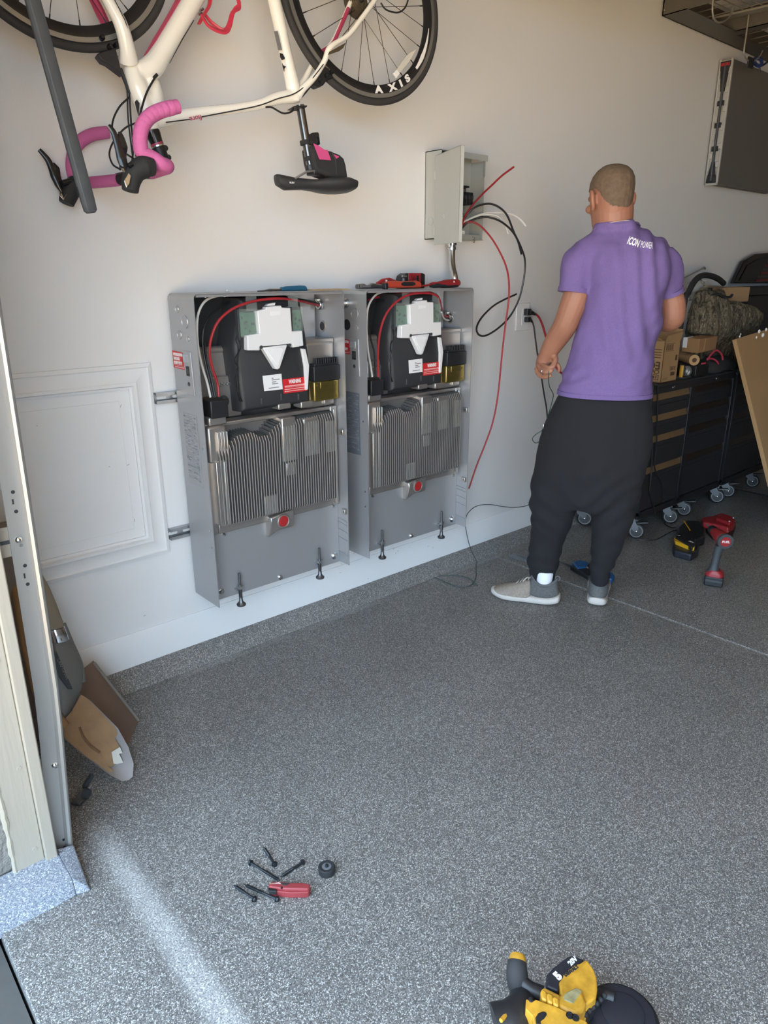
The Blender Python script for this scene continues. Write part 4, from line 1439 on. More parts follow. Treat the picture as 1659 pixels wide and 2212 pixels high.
# collar band
cr = MB()
cc_ = (H(1281, 497, .0) + H(1370, 480, .0)) / 2
cn = H(1330, 496, .03)
ca, cb2 = .088, .086
colp = [cn + MR * ca * math.cos(t_) + MD * cb2 * math.sin(t_) + UP * (.020 * max(0, -math.sin(t_)) - .030 * max(0, math.sin(t_)) + .012 * math.cos(t_)) for t_ in [2 * math.pi * k / 12 for k in range(12)]]
ring = catmull(colp + [colp[0]], 5)
cr.tube(ring, 0.0036, 8)
cr.build('collar', M['shirt'], man)

# trousers
pt = MB()
PANTS = [(848, 1206, 1408, 0, .125), (862, 1197, 1409, 0, .135), (890, 1184, 1410, 0, .145), (930, 1171, 1408, 0, .150), (970, 1162, 1402, 0, .150), (1010, 1153, 1394, 0, .148), (1045, 1149, 1386, 0, .14), (1075, 1148, 1377, 0, .125), (1092, 1160, 1360, 0, .10)]
pt.loft(rows(PANTS))
LL = [(1050, 1150, 1262, .0, .12), (1100, 1148, 1240, .01, .105), (1150, 1146, 1226, .02, .092), (1195, 1143, 1213, .03, .080), (1222, 1143, 1203, .035, .072), (1236, 1147, 1198, .04, .062), (1250, 1149, 1196, .045, .056), (1259, 1153, 1193, .045, .052)]
RL = [(1050, 1268, 1385, .0, .12), (1100, 1281, 1373, .01, .105), (1150, 1276, 1354, .02, .092), (1195, 1271, 1337, .03, .078), (1215, 1270, 1328, .035, .070), (1235, 1270, 1320, .04, .060), (1250, 1271, 1314, .04, .055), (1260, 1276, 1310, .04, .050)]
pt.loft(rows(LL))
pt.loft(rows(RL))


def pfolds(co, n):
    l = co - MO
    u, z = l.dot(MR), co.z
    w = noise.noise(Vector((u * 5, z * 3, 1.7)))
    d = 0.0055 * math.sin((z - abs(u) * .9) * 62 + w * 5) * max(0, 1 - abs(z - 0.50) / 0.22)
    d += 0.0045 * math.sin(z * 90 + w * 5) * max(0, 1 - abs(z - 0.20) / 0.10)
    d += 0.014 * noise.noise(co * 6.0) + 0.003 * noise.noise(co * 20)
    return d


remeshed(pt, 'trousers', M['pants'], 0.0085, smooth=6, disp=pfolds, parent=man)
zl = H(1173, 921, -.05)
MB().box(zl.x - .002, zl.x + .002, zl.y - .004, zl.y - .001, zl.z - .010, zl.z + .010).build('zip_pull', M['chrome'], man, bevel=0.001)

# --- body: one continuous skin surface
bd = MB()
TORSO = [(900, 1215, 1385, 0, .095), (840, 1230, 1390, 0, .105), (760, 1252, 1400, 0, .10), (680, 1270, 1418, 0, .105), (600, 1282, 1425, 0, .105), (550, 1280, 1425, .01, .09), (525, 1296, 1390, .03, .05)]
bd.loft(rows(TORSO))
bd.tube([H(1258, 880, 0), H(1205, 1060, .0), H(1176, 1230, .045), H(1172, 1262, .05)], [.085, .070, .036, .028], 16, smooth=5)
bd.tube([H(1350, 880, 0), H(1325, 1060, .0), H(1295, 1230, .045), H(1293, 1262, .05)], [.085, .070, .036, .028], 16, smooth=5)
bd.tube([H(1300, 890, 0), H(1290, 1000, 0)], [.12, .09], 14)
# arms
limb(bd, [H(1270, 560, .01), H(1252, 620, -.005), H(1238, 660, -.01), H(1222, 700, .0), H(1205, 728, .025), H(1190, 752, .045), H(1180, 772, .06), H(1174, 785, .065)],
     [.055, .056, .054, .050, .046, .040, .034, .032], squash=[1, 1, 1, 1, .95, .9, .85, .8])
limb(bd, [H(1424, 560, .04), H(1441, 620, .08), H(1452, 655, .09), H(1452, 685, .10), H(1440, 692, .14), H(1420, 690, .20), H(1395, 700, .27), H(1380, 712, .31)],
     [.046, .046, .050, .050, .046, .043, .035, .029])
# neck
nk = [H(1328, 505, .03), H(1327, 482, .02), H(1326, 455, .024), H(1323, 430, .03)]
bd.tube(nk, [.058, .070, .074, .068], 22, smooth=5, squash=.98, up=MD)
# head: local frame, face towards HF
yaw = math.radians(29)
HFv = (MD * math.cos(yaw) - MR * math.sin(yaw)).normalized()
HR = HFv.cross(UP).normalized()         # his right
tilt = math.radians(9)
HU = (UP * math.cos(tilt) + HFv * math.sin(tilt)).normalized()   # head bowed forward
HF = (HFv * math.cos(tilt) - UP * math.sin(tilt)).normalized()
HC = H(1320, 430, .03)                  # centre of the skull
hh = 0.122
prof = [  # z from centre, half width, front y, back y
    (-.128, .020, .062, -.000), (-.120, .034, .084, -.015), (-.105, .046, .092, -.038), (-.085, .055, .094, -.060), (-.060, .061, .093, -.076), (-.035, .066, .094, -.086), (-.010, .070, .094, -.092), (.015, .073, .094, -.097), (.040, .075, .093, -.100), (.065, .073, .086, -.098), (.085, .066, .072, -.088), (.102, .053, .052, -.070), (.113, .037, .030, -.048), (.120, .016, .006, -.022)]


def head_rings(grow=0.0):
    R = []
    for z, w, f, b in prof:
        c = HC + HU * z * (1 + grow * 4)
        mid, half = (f + b) / 2, (f - b) / 2
        r = []
        for k in range(28):
            th = 2 * math.pi * k / 28
            u, v = math.cos(th), math.sin(th)
            r.append(c + HR * ((w + grow) * math.copysign(abs(u) ** .9, u)) + HF * (mid + (half + grow) * math.copysign(abs(v) ** .92, v)))
        R.append(r)
    return R


def hp(r, f, u):
    return HC + HR * r + HF * f + HU * u


bd.loft(head_rings())
# brow, nose, lips, chin, cheekbones
bd.tube([hp(-.045, .082, .020), hp(0, .094, .024), hp(.045, .082, .020)], .012, 10, smooth=4)
bd.tube([hp(0, .094, .012), hp(0, .106, -.018), hp(0, .114, -.034)], [.010, .012, .0135], 10, smooth=4)
bd.ball(hp(.012, .099, -.038), .009).ball(hp(-.012, .099, -.038), .009)
bd.tube([hp(-.022, .086, -.064), hp(0, .097, -.061), hp(.022, .086, -.064)], [.005, .0075, .005], 8, smooth=4)
bd.tube([hp(-.020, .085, -.074), hp(0, .096, -.075), hp(.020, .085, -.074)], [.005, .0085, .005], 8, smooth=4)
bd.ball(hp(0, .080, -.108), .022, .020, .018)
for s in (-1, 1):
    bd.ball(hp(s * .044, .070, -.022), .024, .024, .018)
    # ear: outer helix and lobe
    eb = hp(s * (.080 if s < 0 else .068), -.010, -.012)
    ear = [eb + HU * (-.030) + HF * .004, eb + HU * (-.020) - HF * .010 + HR * s * .006, eb + HU * .005 - HF * .019 + HR * s * .014, eb + HU * .026 - HF * .016 + HR * s * .014, eb + HU * .034 - HF * .002 + HR * s * .010, eb + HU * .026 + HF * .010 + HR * s * .005, eb + HU * .008 + HF * .012]
    bd.tube(ear, [.0085, .008, .0072, .0072, .0072, .0065, .006], 8, smooth=5)
    bd.tube([eb + HU * (-.022), eb + HU * .022 - HF * .004 + HR * s * .005], [.009, .012], 10, squash=.8)
# left hand: palm towards the viewer, fingers curled round the wire
W0 = H(1174, 785, .065)


def hpx(a, b, t):
    return H(1120 + a * 180 / 1659.0, 720 + b * 180 / 1659.0, t)


bd.tube([H(1176, 778, .062), hpx(480, 480, .075), hpx(450, 600, .08), hpx(430, 690, .075)], [.030, .035, .037, .030], 16, smooth=5, squash=.62, up=MD)
bd.tube([hpx(470, 470, .07), hpx(560, 520, .06), hpx(600, 600, .05)], [.028, .026, .018], 12, smooth=4, squash=.8, up=MD)
FING = [  # knuckle, mid, tip (curling towards the viewer)
    ([(360, 690, .075), (385, 800, .055), (480, 868, .03), (580, 868, .012), (660, 830, .010)], [.0105, .0098, .0090, .0084, .0070]),
    ([(400, 650, .065), (460, 745, .035), (550, 775, .008), (640, 760, .002), (685, 715, .006)], [.0105, .0098, .0090, .0084, .0070]),
    ([(440, 600, .06), (530, 660, .022), (620, 682, .002), (700, 660, .0), (735, 615, .008)], [.0105, .0098, .0090, .0082, .0070]),
    ([(560, 520, .06), (690, 560, .040), (790, 640, .030), (815, 720, .030), (790, 775, .034)], [.0105, .0098, .0090, .0082, .0070]),
]
for pts, rad in FING:
    bd.tube([hpx(*p) for p in pts], rad, 10, smooth=4)
bd.tube([hpx(560, 400, .07), hpx(670, 440, .048), hpx(740, 520, .022), hpx(700, 610, .010), hpx(660, 650, .004)], [.019, .0155, .0125, .0105, .0085], 10, smooth=4)
# right hand (out of sight in front of him)
RHc = H(1376, 716, .325)
bd.tube([H(1380, 712, .31), RHc], [.028, .034], 12, squash=.6, up=UP)
for k in range(4):
    o_ = UP * (0.022 - 0.015 * k)
    d_ = (MD - MR * .6).normalized()
    bd.tube([RHc + o_, RHc + o_ + d_ * .035, RHc + o_ + d_ * .055 - MR * .025, RHc + o_ + d_ * .035 - MR * .045], [.011, .010, .009, .008], 8, smooth=4)
bd.tube([RHc + UP * .025, RHc + UP * .045 - MR * .02, RHc + UP * .045 - MR * .045], [.013, .011, .009], 8, smooth=4)
body = remeshed(bd, 'body', M['skin'], 0.0034, smooth=2, parent=man)
for s in (-1, 1):
    e = MB().ball(hp(s * .031, .080, .006), .0115, seg=14).build('eye', M['label'], man)
    MB().ball(hp(s * .031, .0895, .006), .0045, seg=10).build('iris', M['ink'], e)
# sunburnt neck
nt = M['skin'].node_tree
# cropped hair: skull cap with a ragged hairline
hm = MB()
hr = head_rings(0.0022)
hm.loft(hr)
bmv = hm.bm


def hairline(co):
    l = co - HC
    f, r, u = l.dot(HF), l.dot(HR), l.dot(HU)
    t_ = max(0.0, min(1.0, (f + .085) / .075))
    lim = -.050 + .084 * t_ * t_ * (3 - 2 * t_)
    if f > .05:
        lim = .034 + (f - .05) * .5
    return u - lim - 0.005 * noise.noise(co * 70)


dead = [v for v in bmv.verts if hairline(v.co) < -0.02]
bmesh.ops.subdivide_edges(bmv, edges=list(bmv.edges), cuts=5, use_grid_fill=True)
dead = [v for v in bmv.verts if hairline(v.co) < 0]
bmesh.ops.delete(bmv, geom=dead, context='VERTS')
ho = hm.build('hair', M['hair'], man)
s_ = ho.modifiers.new('thick', 'SOLIDIFY')
s_.thickness = 0.003
# thin cord necklace
MB().tube(catmull([p + UP * .004 for p in colp] + [colp[0] + UP * .004], 6), 0.0011, 6).build('neck_cord', mat('pale_cord', (216, 196, 172), 0.5), man)
# ring
rp_ = hpx(500, 762, .022)
MB().torus(rp_, (hpx(550, 775, .008) - hpx(460, 745, .035)), 0.0108, 0.0022, 20, 8).build('finger_ring', M['chrome'], man)

# --- shoes and socks
def shoe(heel, toe_dir, L, label):
    f = toe_dir.normalized()
    s = Vector((-f.y, f.x, 0))
    st = [(-0.014, .024, .070), (0.0, .042, .105), (.03, .047, .115), (.06, .047, .112), (.10, .046, .112), (.14, .049, .098), (.18, .053, .082), (.22, .053, .068), (.25, .048, .058), (.275, .036, .048), (.290, .016, .036)]
    k_ = L / 0.29

    def secs(a, scale=1.0, z0=0.0, z1=None):
        x, w, h = a
        return heel + f * (x + .012) * k_, w * scale, h
    # midsole with a flared, up-swept heel
    so = []
    for x, w, h in [(-0.030, .030, 0), (-0.014, .044, 0), (.04, .050, 0), (.10, .045, 0), (.16, .051, 0), (.21, .057, 0), (.25, .052, 0), (.28, .036, 0), (.297, .016, 0)]:
        c = heel + f * (x + .012) * k_
        zb = 0.012 * max(0, (0.01 - x) / .03) + 0.018 * max(0, (x - .22) / .075) ** 1.5
        zt = 0.038 + 0.016 * max(0, (0.02 - x) / .05) + 0.006 * max(0, (x - .24) / .05)
        r = []
        for kk in range(12):
            th = 2 * math.pi * kk / 12
            u, v = math.cos(th), math.sin(th)
            r.append(c + s * (w * math.copysign(abs(u) ** .6, u)) + UP * ((zb + zt) / 2 + (zt - zb) / 2 * math.copysign(abs(v) ** .5, v)))
        so.append(r)
    def soft(o):
        md = o.modifiers.new('s', 'SUBSURF')
        md.levels = md.render_levels = 2
        return o
    sh_ = soft(MB().loft(so).build('sole', M['sole'], man, ang=180))
    up = []
    for x, w, h in st:
        c = heel + f * (x + .012) * k_
        r = []
        for kk in range(16):
            th = 2 * math.pi * kk / 16
            u, v = math.cos(th), math.sin(th)
            ww = w * (1 - 0.28 * max(0, v)) if h > .06 else w
            r.append(c + s * (ww * math.copysign(abs(u) ** .8, u)) + UP * (0.030 + (h - .030) * (max(0, v) ** .8) - 0.006 * max(0, -v)))
        up.append(r)
    soft(MB().loft(up[4:]).build('shoe_upper', M['shoe'], man, ang=180))
    ac = heel + f * .066 * k_

    def oval(z, a_, b_, back, n=24, dip=0.0):
        return [ac - f * back + f * (a_ * math.cos(2 * math.pi * k / n)) + s * (b_ * math.sin(2 * math.pi * k / n)) + UP * (z + dip * math.cos(4 * math.pi * k / n)) for k in range(n)]
    soft(MB().loft([oval(.030, .078, .046, .0), oval(.060, .072, .0465, .002), oval(.088, .064, .0445, .003, dip=.006), oval(.108, .058, .0420, .004, dip=.013), oval(.112, .052, .037, .004, dip=.013), oval(.095, .048, .034, .004)], cap1=True).build('shoe_heel', M['shoeheel'], man, ang=180))
    rim = oval(.111, .056, .0405, .004, dip=.013)
    MB().tube(rim + [rim[0], rim[1]], .0062, 8).build('shoe_collar', M['shoeheel'], man)
    MB().torus(ac - f * .064 + UP * .128, s, .010, .0032, 16, 6).build('pull_loop', M['shoeheel'], man)
    for q in range(4):
        x = .115 + q * .018
        z = .110 - q * .0088
        c = heel + f * (x + .012) * k_ + UP * (z + .003)
        MB().tube([c - s * .020, c + UP * .004, c + s * .020 + f * .006], .0026, 6, smooth=3).build('lace', M['sole'], man)
    c = heel + f * .125 * k_ + UP * .113
    MB().tube([c, c + s * .020 + UP * .008 + f * .015, c + s * .038 - UP * .006 + f * .030], .0026, 6, smooth=4).build('lace', M['sole'], man)
    ank = heel + f * .062 * k_
    MB().lathe(ank + UP * .085, UP, [(0, .034), (.03, .0365), (.055, .0385), (.085, .040)], 24).build('sock', M['sock'], man)
    return sh_


shoe(P(1213, 1309, z=0) + Vector((0.0, 0.03, 0)), Vector((-.133, .285, 0)) + MR * 0.0 + Vector((-.03, 0, 0)), 0.285, '')
shoe(P(1288, 1314, z=0) + MD * 0.015, MD + MR * 0.05, 0.285, '')

# word printed across the upper back
dg = bpy.context.evaluated_depsgraph_get()
bvh = BVHTree.FromPolygons([v.co for v in shirt.data.vertices], [list(p.vertices) for p in shirt.data.polygons])


def on_back(name, s, size, p0, p1, weight, m):
    me = text_mesh(s, size, weight, 0.0, 'LEFT')
    xs = [v.co.x for v in me.vertices]
    w = max(xs) - min(xs)
    ex = (p1 - p0)
    k = ex.length / w
    ex.normalize()
    ey = UP - ex * ex.z
    bm = bmesh.new()
    bm.from_mesh(me)
    bmesh.ops.triangulate(bm, faces=bm.faces)
    bmesh.ops.subdivide_edges(bm, edges=[e for e in bm.edges if e.calc_length() > .006], cuts=1)
    for v in bm.verts:
        q = p0 + ex * ((v.co.x - min(xs)) * k) + ey.normalized() * v.co.y
        hit = bvh.ray_cast(q - MD * 0.5, MD)
        v.co = (hit[0] - MD * 0.0012) if hit[0] else q
    bm.to_mesh(me)
    bm.free()
    me.materials.clear()
    me.materials.append(m)
    o = bpy.data.objects.new(name, me)
    COL.objects.link(o)
    attach(o, shirt)
    return o


M['reflect'] = mat('reflective_white_print', (244, 244, 244), 0.35)
on_back('shirt_word', 'ICON', 0.037, H(1357, 519, -.1), H(1381, 527, -.1), 0.0011, M['reflect'])
on_back('shirt_word', 'POWER', 0.034, H(1385, 528, -.1), H(1411, 531, -.1), 0.0, M['reflect'])

# ================================================================== breaker box, conduit, loose wires, outlet, tools on the cabinets
M['boxgrey'] = mat('grey_enamel', (176, 178, 172), 0.4)
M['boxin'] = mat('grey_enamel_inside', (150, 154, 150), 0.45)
S3, S9 = 340 / 1567.0, 110 / 1159.0


def p3(a, b, y):
    return P(880 + a * S3, 280 + b * S3, y=y)


def p9(a, b, y):
    return P(960 + a * S9, 330 + b * S9, y=y)


bx = thing('breaker_box', 'grey metal breaker box on the wall with its door swung open', 'electrical box', (1.37, 0, 1.585))
X0, X1, YB_, Z0, Z1 = 1.230, 1.515, -0.094, 1.588, 1.934
m = MB()
m.box(X0, X1, -0.003, 0.0, Z0, Z1)
m.box(X0, X0 + 0.003, YB_, 0, Z0, Z1).box(X1 - 0.003, X1, YB_ + 0.012, 0, Z0, Z1 - 0.02)
m.box(X0, X1, YB_, 0, Z1 - 0.003, Z1).box(X0, X1, YB_ + 0.006, 0, Z0, Z0 + 0.003)
m.build('enclosure', M['boxgrey'], bx)
MB().box(X0 + 0.05, X1 + 0.004, YB_ - 0.002, YB_, Z1 - 0.022, Z1 + 0.001).build('top_flange', M['boxgrey'], bx, bevel=0.001)
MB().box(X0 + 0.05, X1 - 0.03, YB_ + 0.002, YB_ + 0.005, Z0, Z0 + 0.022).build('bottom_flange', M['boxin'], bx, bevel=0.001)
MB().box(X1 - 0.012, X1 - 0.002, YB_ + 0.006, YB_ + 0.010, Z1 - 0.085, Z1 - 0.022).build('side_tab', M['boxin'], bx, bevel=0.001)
MB().torus((X0 - 0.0006, -0.035, 1.66), (1, 0, 0), 0.016, 0.0012, 24, 6).build('knockout_ring', M['boxgrey'], bx)
# door
zt0, zb0 = p3(285, 290, YB_).z, p3(265, 1140, YB_).z
h0 = Vector((1.192, YB_ - 0.003, 0))
ft_, fb_ = P(997, 314, y=-0.34), P(988, 526, y=-0.34)
fx = (ft_.x + fb_.x) / 2
dvec = Vector((fx - 1.192, -0.34 - h0.y, 0))
dn = Vector((dvec.y, -dvec.x, 0)).normalized()
zt_, zb_ = (zt0 + ft_.z) / 2 + .006, (zb0 + fb_.z) / 2
q = [h0 + UP * zb_, h0 + dvec + UP * zb_, h0 + dvec + UP * zt_, h0 + UP * zt_]
door = MB().prism(q, -dn * 0.0025).build('box_door', M['boxgrey'], bx, bevel=0.0008)
e = h0 + dvec
MB().prism([e + UP * zb_, e - dn * .016 + UP * zb_, e - dn * .016 + UP * zt_, e + UP * zt_], -dvec.normalized() * 0.003).build('door_edge', M['boxgrey'], door, bevel=0.0008)
MB().prism([h0 + UP * zt_, h0 + dvec + UP * zt_, h0 + dvec - dn * .016 + UP * zt_, h0 - dn * .016 + UP * zt_], -UP * 0.003).build('door_edge', M['boxgrey'], door, bevel=0.0008)
c = h0 + dvec * 0.42 + UP * (zb_ + (zt_ - zb_) * 0.295)
lt = MB()
for dz in (0, .012):
    lt.obox(c + UP * dz + dn * .001, (0.026, 0.002, 0.004), Euler((0, 0, math.atan2(dvec.y, dvec.x))))
lt.obox(c + dvec.normalized() * -.013 + UP * .006 + dn * .001, (0.004, 0.002, 0.016), Euler((0, 0, math.atan2(dvec.y, dvec.x))))
lt.build('door_latch', M['zinc'], door)
for zz in (zb_ + .04, zt_ - .09):
    MB().cyl(h0 + UP * zz, h0 + UP * (zz + .03), 0.004, seg=8).build('hinge', M['boxgrey'], door)
# inside: back pan, neutral bar, breakers, bus
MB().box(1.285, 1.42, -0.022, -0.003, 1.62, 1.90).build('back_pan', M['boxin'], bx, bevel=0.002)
nb = MB().box(1.392, 1.404, -0.040, -0.022, 1.835, 1.895).build('neutral_bar', M['zinc'], bx, bevel=0.001)
for k in range(6):
    MB().cyl((1.398, -0.0425, 1.841 + k * 0.0098), (1.398, -0.04, 1.841 + k * 0.0098), 0.0034, seg=8).build('bar_screw', M['steel'], nb)
MB().box(1.384, 1.389, -0.045, -0.022, 1.83, 1.90).build('neutral_bar', M['zinc'], bx, bevel=0.001)
p = p9(530, 1040, -0.06)
for k in range(3):
    b_ = MB().box(p.x - 0.040 + k * 0.021, p.x - 0.0205 + k * 0.021, -0.072, -0.02, p.z - 0.026, p.z + 0.024).build('breaker', M['black'], bx, bevel=0.0015)
    MB().box(p.x - 0.034 + k * 0.021, p.x - 0.026 + k * 0.021, -0.080, -0.072, p.z - 0.004, p.z + 0.012).build('breaker_switch', M['dark'], b_, bevel=0.001)
p = p9(500, 770, -0.06)
MB().box(p.x - 0.03, p.x + 0.018, -0.062, -0.02, p.z - 0.004, p.z + 0.003).build('insulator', M['black'], bx, bevel=0.001)
MB().box(p.x - 0.012, p.x + 0.012, -0.05, -0.022, p.z - 0.022, p.z - 0.006).build('bus_lug', M['zinc'], bx, bevel=0.002)
for k in range(5):
    p = p9(435, 1245 + 48 * k, -0.05)
    MB().box(p.x - 0.006, p.x + 0.006, -0.055, -0.03, p.z - 0.0022, p.z + 0.0022).build('ground_bar_screw', M['steel'], bx, bevel=0.0006)
p = p9(660, 1945, YB_)
MB().lathe((p.x, YB_ + .004, p.z), (0, -1, 0), [(0, .006), (.004, .006), (.008, .003)], 12).build('flange_screw', M['zinc'], bx)
MB().torus((p.x, YB_ - .003, p.z - 0.012), (0, 1, 0), 0.0058, 0.0018, 18, 6).build('seal_ring', M['foot'], bx)
p = p9(400, 1830, YB_ + .02)
MB().box(p.x - .004, p.x + .008, YB_ + .01, YB_ + .03, p.z - .006, p.z + .010).build('bond_clip', M['label'], bx, bevel=0.001)
for k in range(5):
    p = p9(730, 380 + 48 * k, -0.0035)
    MB().box(p.x - .008, p.x + .008, -0.0045, -0.003, p.z - .001, p.z + .001).build('pan_slot', M['boxgrey'], bx)
p = p9(850, 558, -0.0035)
MB().obox((p.x, -0.006, p.z), (0.010, 0.006, 0.004)).build('wall_screw', M['zinc'], bx, bevel=0.001)

# conduit from the box down to the right cabinet
cd = thing('conduit', 'bent silver conduit joining the breaker box to the right cabinet', 'pipe', (1.3, -0.1, 1.388))
cp_ = [P(976, 534, y=-.052), P(976, 556, y=-.058), P(977.5, 578, y=-.075), P(982, 598, y=-.10)]
cp_.append(Vector((cp_[-1].x + .002, -0.105, 1.389)))
MB().tube(cp_, 0.0150, 20, smooth=8).build('conduit_pipe', M['zinc'], cd)
t = cp_[0]
MB().lathe((t.x, t.y, 1.545), (0, 0, 1), [(0, .0165), (.001, .0195), (.012, .0195), (.013, .0175), (.020, .0175), (.021, .022), (.030, .022), (.031, .017), (.0435, .017)], 22).build('connector', M['chrome'], cd)
MB().box(t.x - .028, t.x - .018, t.y - .006, t.y + .006, 1.549, 1.556).build('connector_screw', M['zinc'], cd, bevel=0.002)


def wire(name, label, pts, ys, r, mm, tip=None, group='loose wires hanging out of the breaker box'):
    yy = lerp_list(ys, len(pts))
    q = [P(a, b, y=yy[i]) for i, (a, b) in enumerate(pts)]
    w = thing(name, label, 'wire', tuple(q[0]), group)
    c = catmull(q, 8)
    MB().tube(c, r, 8).build('insulation', M[mm], w)
    if tip:
        d = (c[-1] - c[-3]).normalized()
        MB().tube([c[-1] - d * .001, c[-1] + d * tip], r * .72, 7).build('bare_end', M['copper'], w)
    return w


wz = lambda *pts: Zm(880, 280, S3, pts)
wire('wire', 'short dark red wire sticking up and right from the breaker box', wz((545, 940), (580, 850), (650, 750), (740, 650), (850, 545), (940, 460), (1058, 372)), [-.05, -.08, -.12, -.15, -.17], .0042, 'redwire', .002)
wire('wire', 'long black wire looping out of the breaker box and curling back up', wz((548, 915), (600, 840), (680, 770), (800, 738), (900, 765), (990, 850), (1060, 1020), (1130, 1170), (1170, 1300), (1160, 1480), (1110, 1690), (1020, 1860), (900, 1980), (780, 2050), (710, 2040), (690, 1970), (740, 1870), (850, 1760), (960, 1695), (1085, 1638)), [-.05, -.10, -.16, -.17, -.15, -.13, -.12, -.10, -.08], .0045, 'blackwire', .001)
wire('wire', 'shorter black wire arching from the breaker box to a cut end', wz((540, 985), (600, 925), (700, 882), (800, 872), (900, 900), (980, 950), (1050, 1020), (1100, 1110), (1135, 1240)), [-.05, -.10, -.15, -.17, -.165], .0045, 'blackwire', .001)
wire('wire', 'white wire arching highest from the breaker box', wz((545, 930), (640, 880), (760, 838), (900, 826), (1020, 838), (1110, 880), (1180, 958)), [-.05, -.10, -.15, -.18], .0042, 'whitewire')
wire('wire', 'short white wire drooping under the other white wire', wz((545, 940), (640, 888), (740, 850), (830, 846), (910, 870), (965, 930), (1005, 1035)), [-.05, -.10, -.14, -.15], .0032, 'whitewire')
wire('wire', 'long red wire hanging from the breaker box almost to the baseboard', [(998, 487), (1008, 481), (1022, 480), (1040, 490), (1062, 515), (1080, 545), (1093, 575), (1099, 605), (1099, 645), (1092, 700), (1085, 760), (1076, 850), (1065, 910), (1048, 960), (1030, 1005), (1013, 1055)], [-.05, -.09, -.13, -.16, -.16, -.14, -.12, -.10, -.07], .0042, 'redwire', .003)

# outlet and the two plugged cords
ol = thing('wall_outlet', 'white wall outlet plate with two black plugs in it', 'outlet', (1.935, 0, 1.18))
a_, b_ = P(1117, 655, y=-.006), P(1142, 713, y=-.006)
MB().box(a_.x, b_.x, -0.007, 0, b_.z, a_.z).build('face_plate', M['trimpaint'], ol, bevel=0.003, seg=2)
mid = (a_.x + b_.x) / 2 + 0.012
MB().box(mid - .024, mid + .022, -0.0085, -0.005, b_.z + .028, a_.z - .028).build('receptacle', M['label'], ol, bevel=0.002)
for k, (nm, py, r, mm, lab, pts, ys) in enumerate((
        ('extension_lead', 674, .0058, 'redwire', 'red power cord from the upper outlet passing behind the forearm', [(1152, 676), (1163, 684), (1171, 700), (1177, 720), (1184, 745), (1192, 772), (1203, 796), (1222, 812), (1250, 822)], [-.03, -.045, -.07, -.12, -.18, -.2]),
        ('extension_lead', 690, .0042, 'blackwire', 'black power cord from the lower outlet hanging down beside the hand', [(1147, 690), (1153, 705), (1157, 735), (1161, 765), (1168, 805), (1175, 850), (1181, 886), (1184, 930), (1186, 1000), (1190, 1080)], [-.03, -.05, -.06, -.07, -.08, -.08]))):
    pl = P(1137, py, y=-.012)
    pc = thing(nm, lab, 'cord', (pl.x, -.012, pl.z))
    q = [P(a, b, y=lerp_list(ys, len(pts))[i]) for i, (a, b) in enumerate(pts)]
    s = 1.25 if k == 0 else 1.0
    MB().box(pl.x - .014 * s, pl.x + .012 * s, -0.034, -0.0085, pl.z - .013 * s, pl.z + .013 * s).build('plug', M['black'], pc, bevel=0.003)
    MB().tube([Vector((pl.x, -.030, pl.z)), (Vector((pl.x, -.030, pl.z)) + q[0]) / 2, q[0] + (q[1] - q[0]) * .4], [.011 * s, .009 * s, r * 1.15], 10, smooth=4).build('strain_relief', M['black'], pc)
    MB().tube([Vector((pl.x, -.028, pl.z))] + q, r, 8, smooth=7).build('cord', M[mm], pc)

# green wire running from the hand down the trouser side, along the wall foot and onto the floor
gw = [H(1189, 786, .055), H(1186, 800, .0), H(1184.5, 815, -.0), H(1187, 835, .06), H(1195, 852, .16), H(1192, 870, .20), H(1185, 895, .21), H(1175, 925, .22), H(1158, 938, .22), H(1150, 948, .22), H(1157, 957, .22), H(1170, 954, .22), H(1180, 975, .22)]
gt = thing('wire', 'thin green wire held in the left hand and looping beside the thigh', 'wire', tuple(gw[0]))
MB().tube(gw, .0021, 7, smooth=7).build('insulation', M['greenwire'], gt)
g2 = [P(1152, 1085, y=-.06), P(1135, 1093, y=-.05), P(1110, 1096, y=-.05), P(1085, 1094, y=-.05), P(1058, 1090, y=-.05), P(1030, 1093, y=-.05), P(1012, 1107, y=-.05), P(1006, 1122, y=-.05), P(1006, 1140, y=-.05), P(1012, 1170, y=-.06), P(1019, 1190, y=-.07), Vector((1.555, -.09, .006)), P(1028, 1222, z=.003), P(1028, 1245, z=.003), P(1020, 1262, z=.003), P(1000, 1268, z=.003), P(975, 1262, z=.003), P(950, 1252, z=.003), P(936, 1244, z=.003), P(960, 1243, z=.003), P(990, 1243, z=.003), P(1015, 1250, z=.006), P(1032, 1265, z=.003)]
g2t = thing('wire', 'dark green wire curving along the baseboard and coiling onto the floor', 'wire', tuple(g2[11]))
MB().tube(g2, .0021, 7, smooth=7).build('insulation', mat('dark_green_insulation', (66, 84, 80), .45), g2t)

# ---- tools lying on top of the cabinets (top face z = 1.388)
ZTOP = 1.388
M['blue'] = mat('teal_blue_grip', (40, 100, 128), 0.5)


def top_tool(name, label, cat, x, y, grp=None):
    return thing(name, label, cat, (x, y, ZTOP), grp)


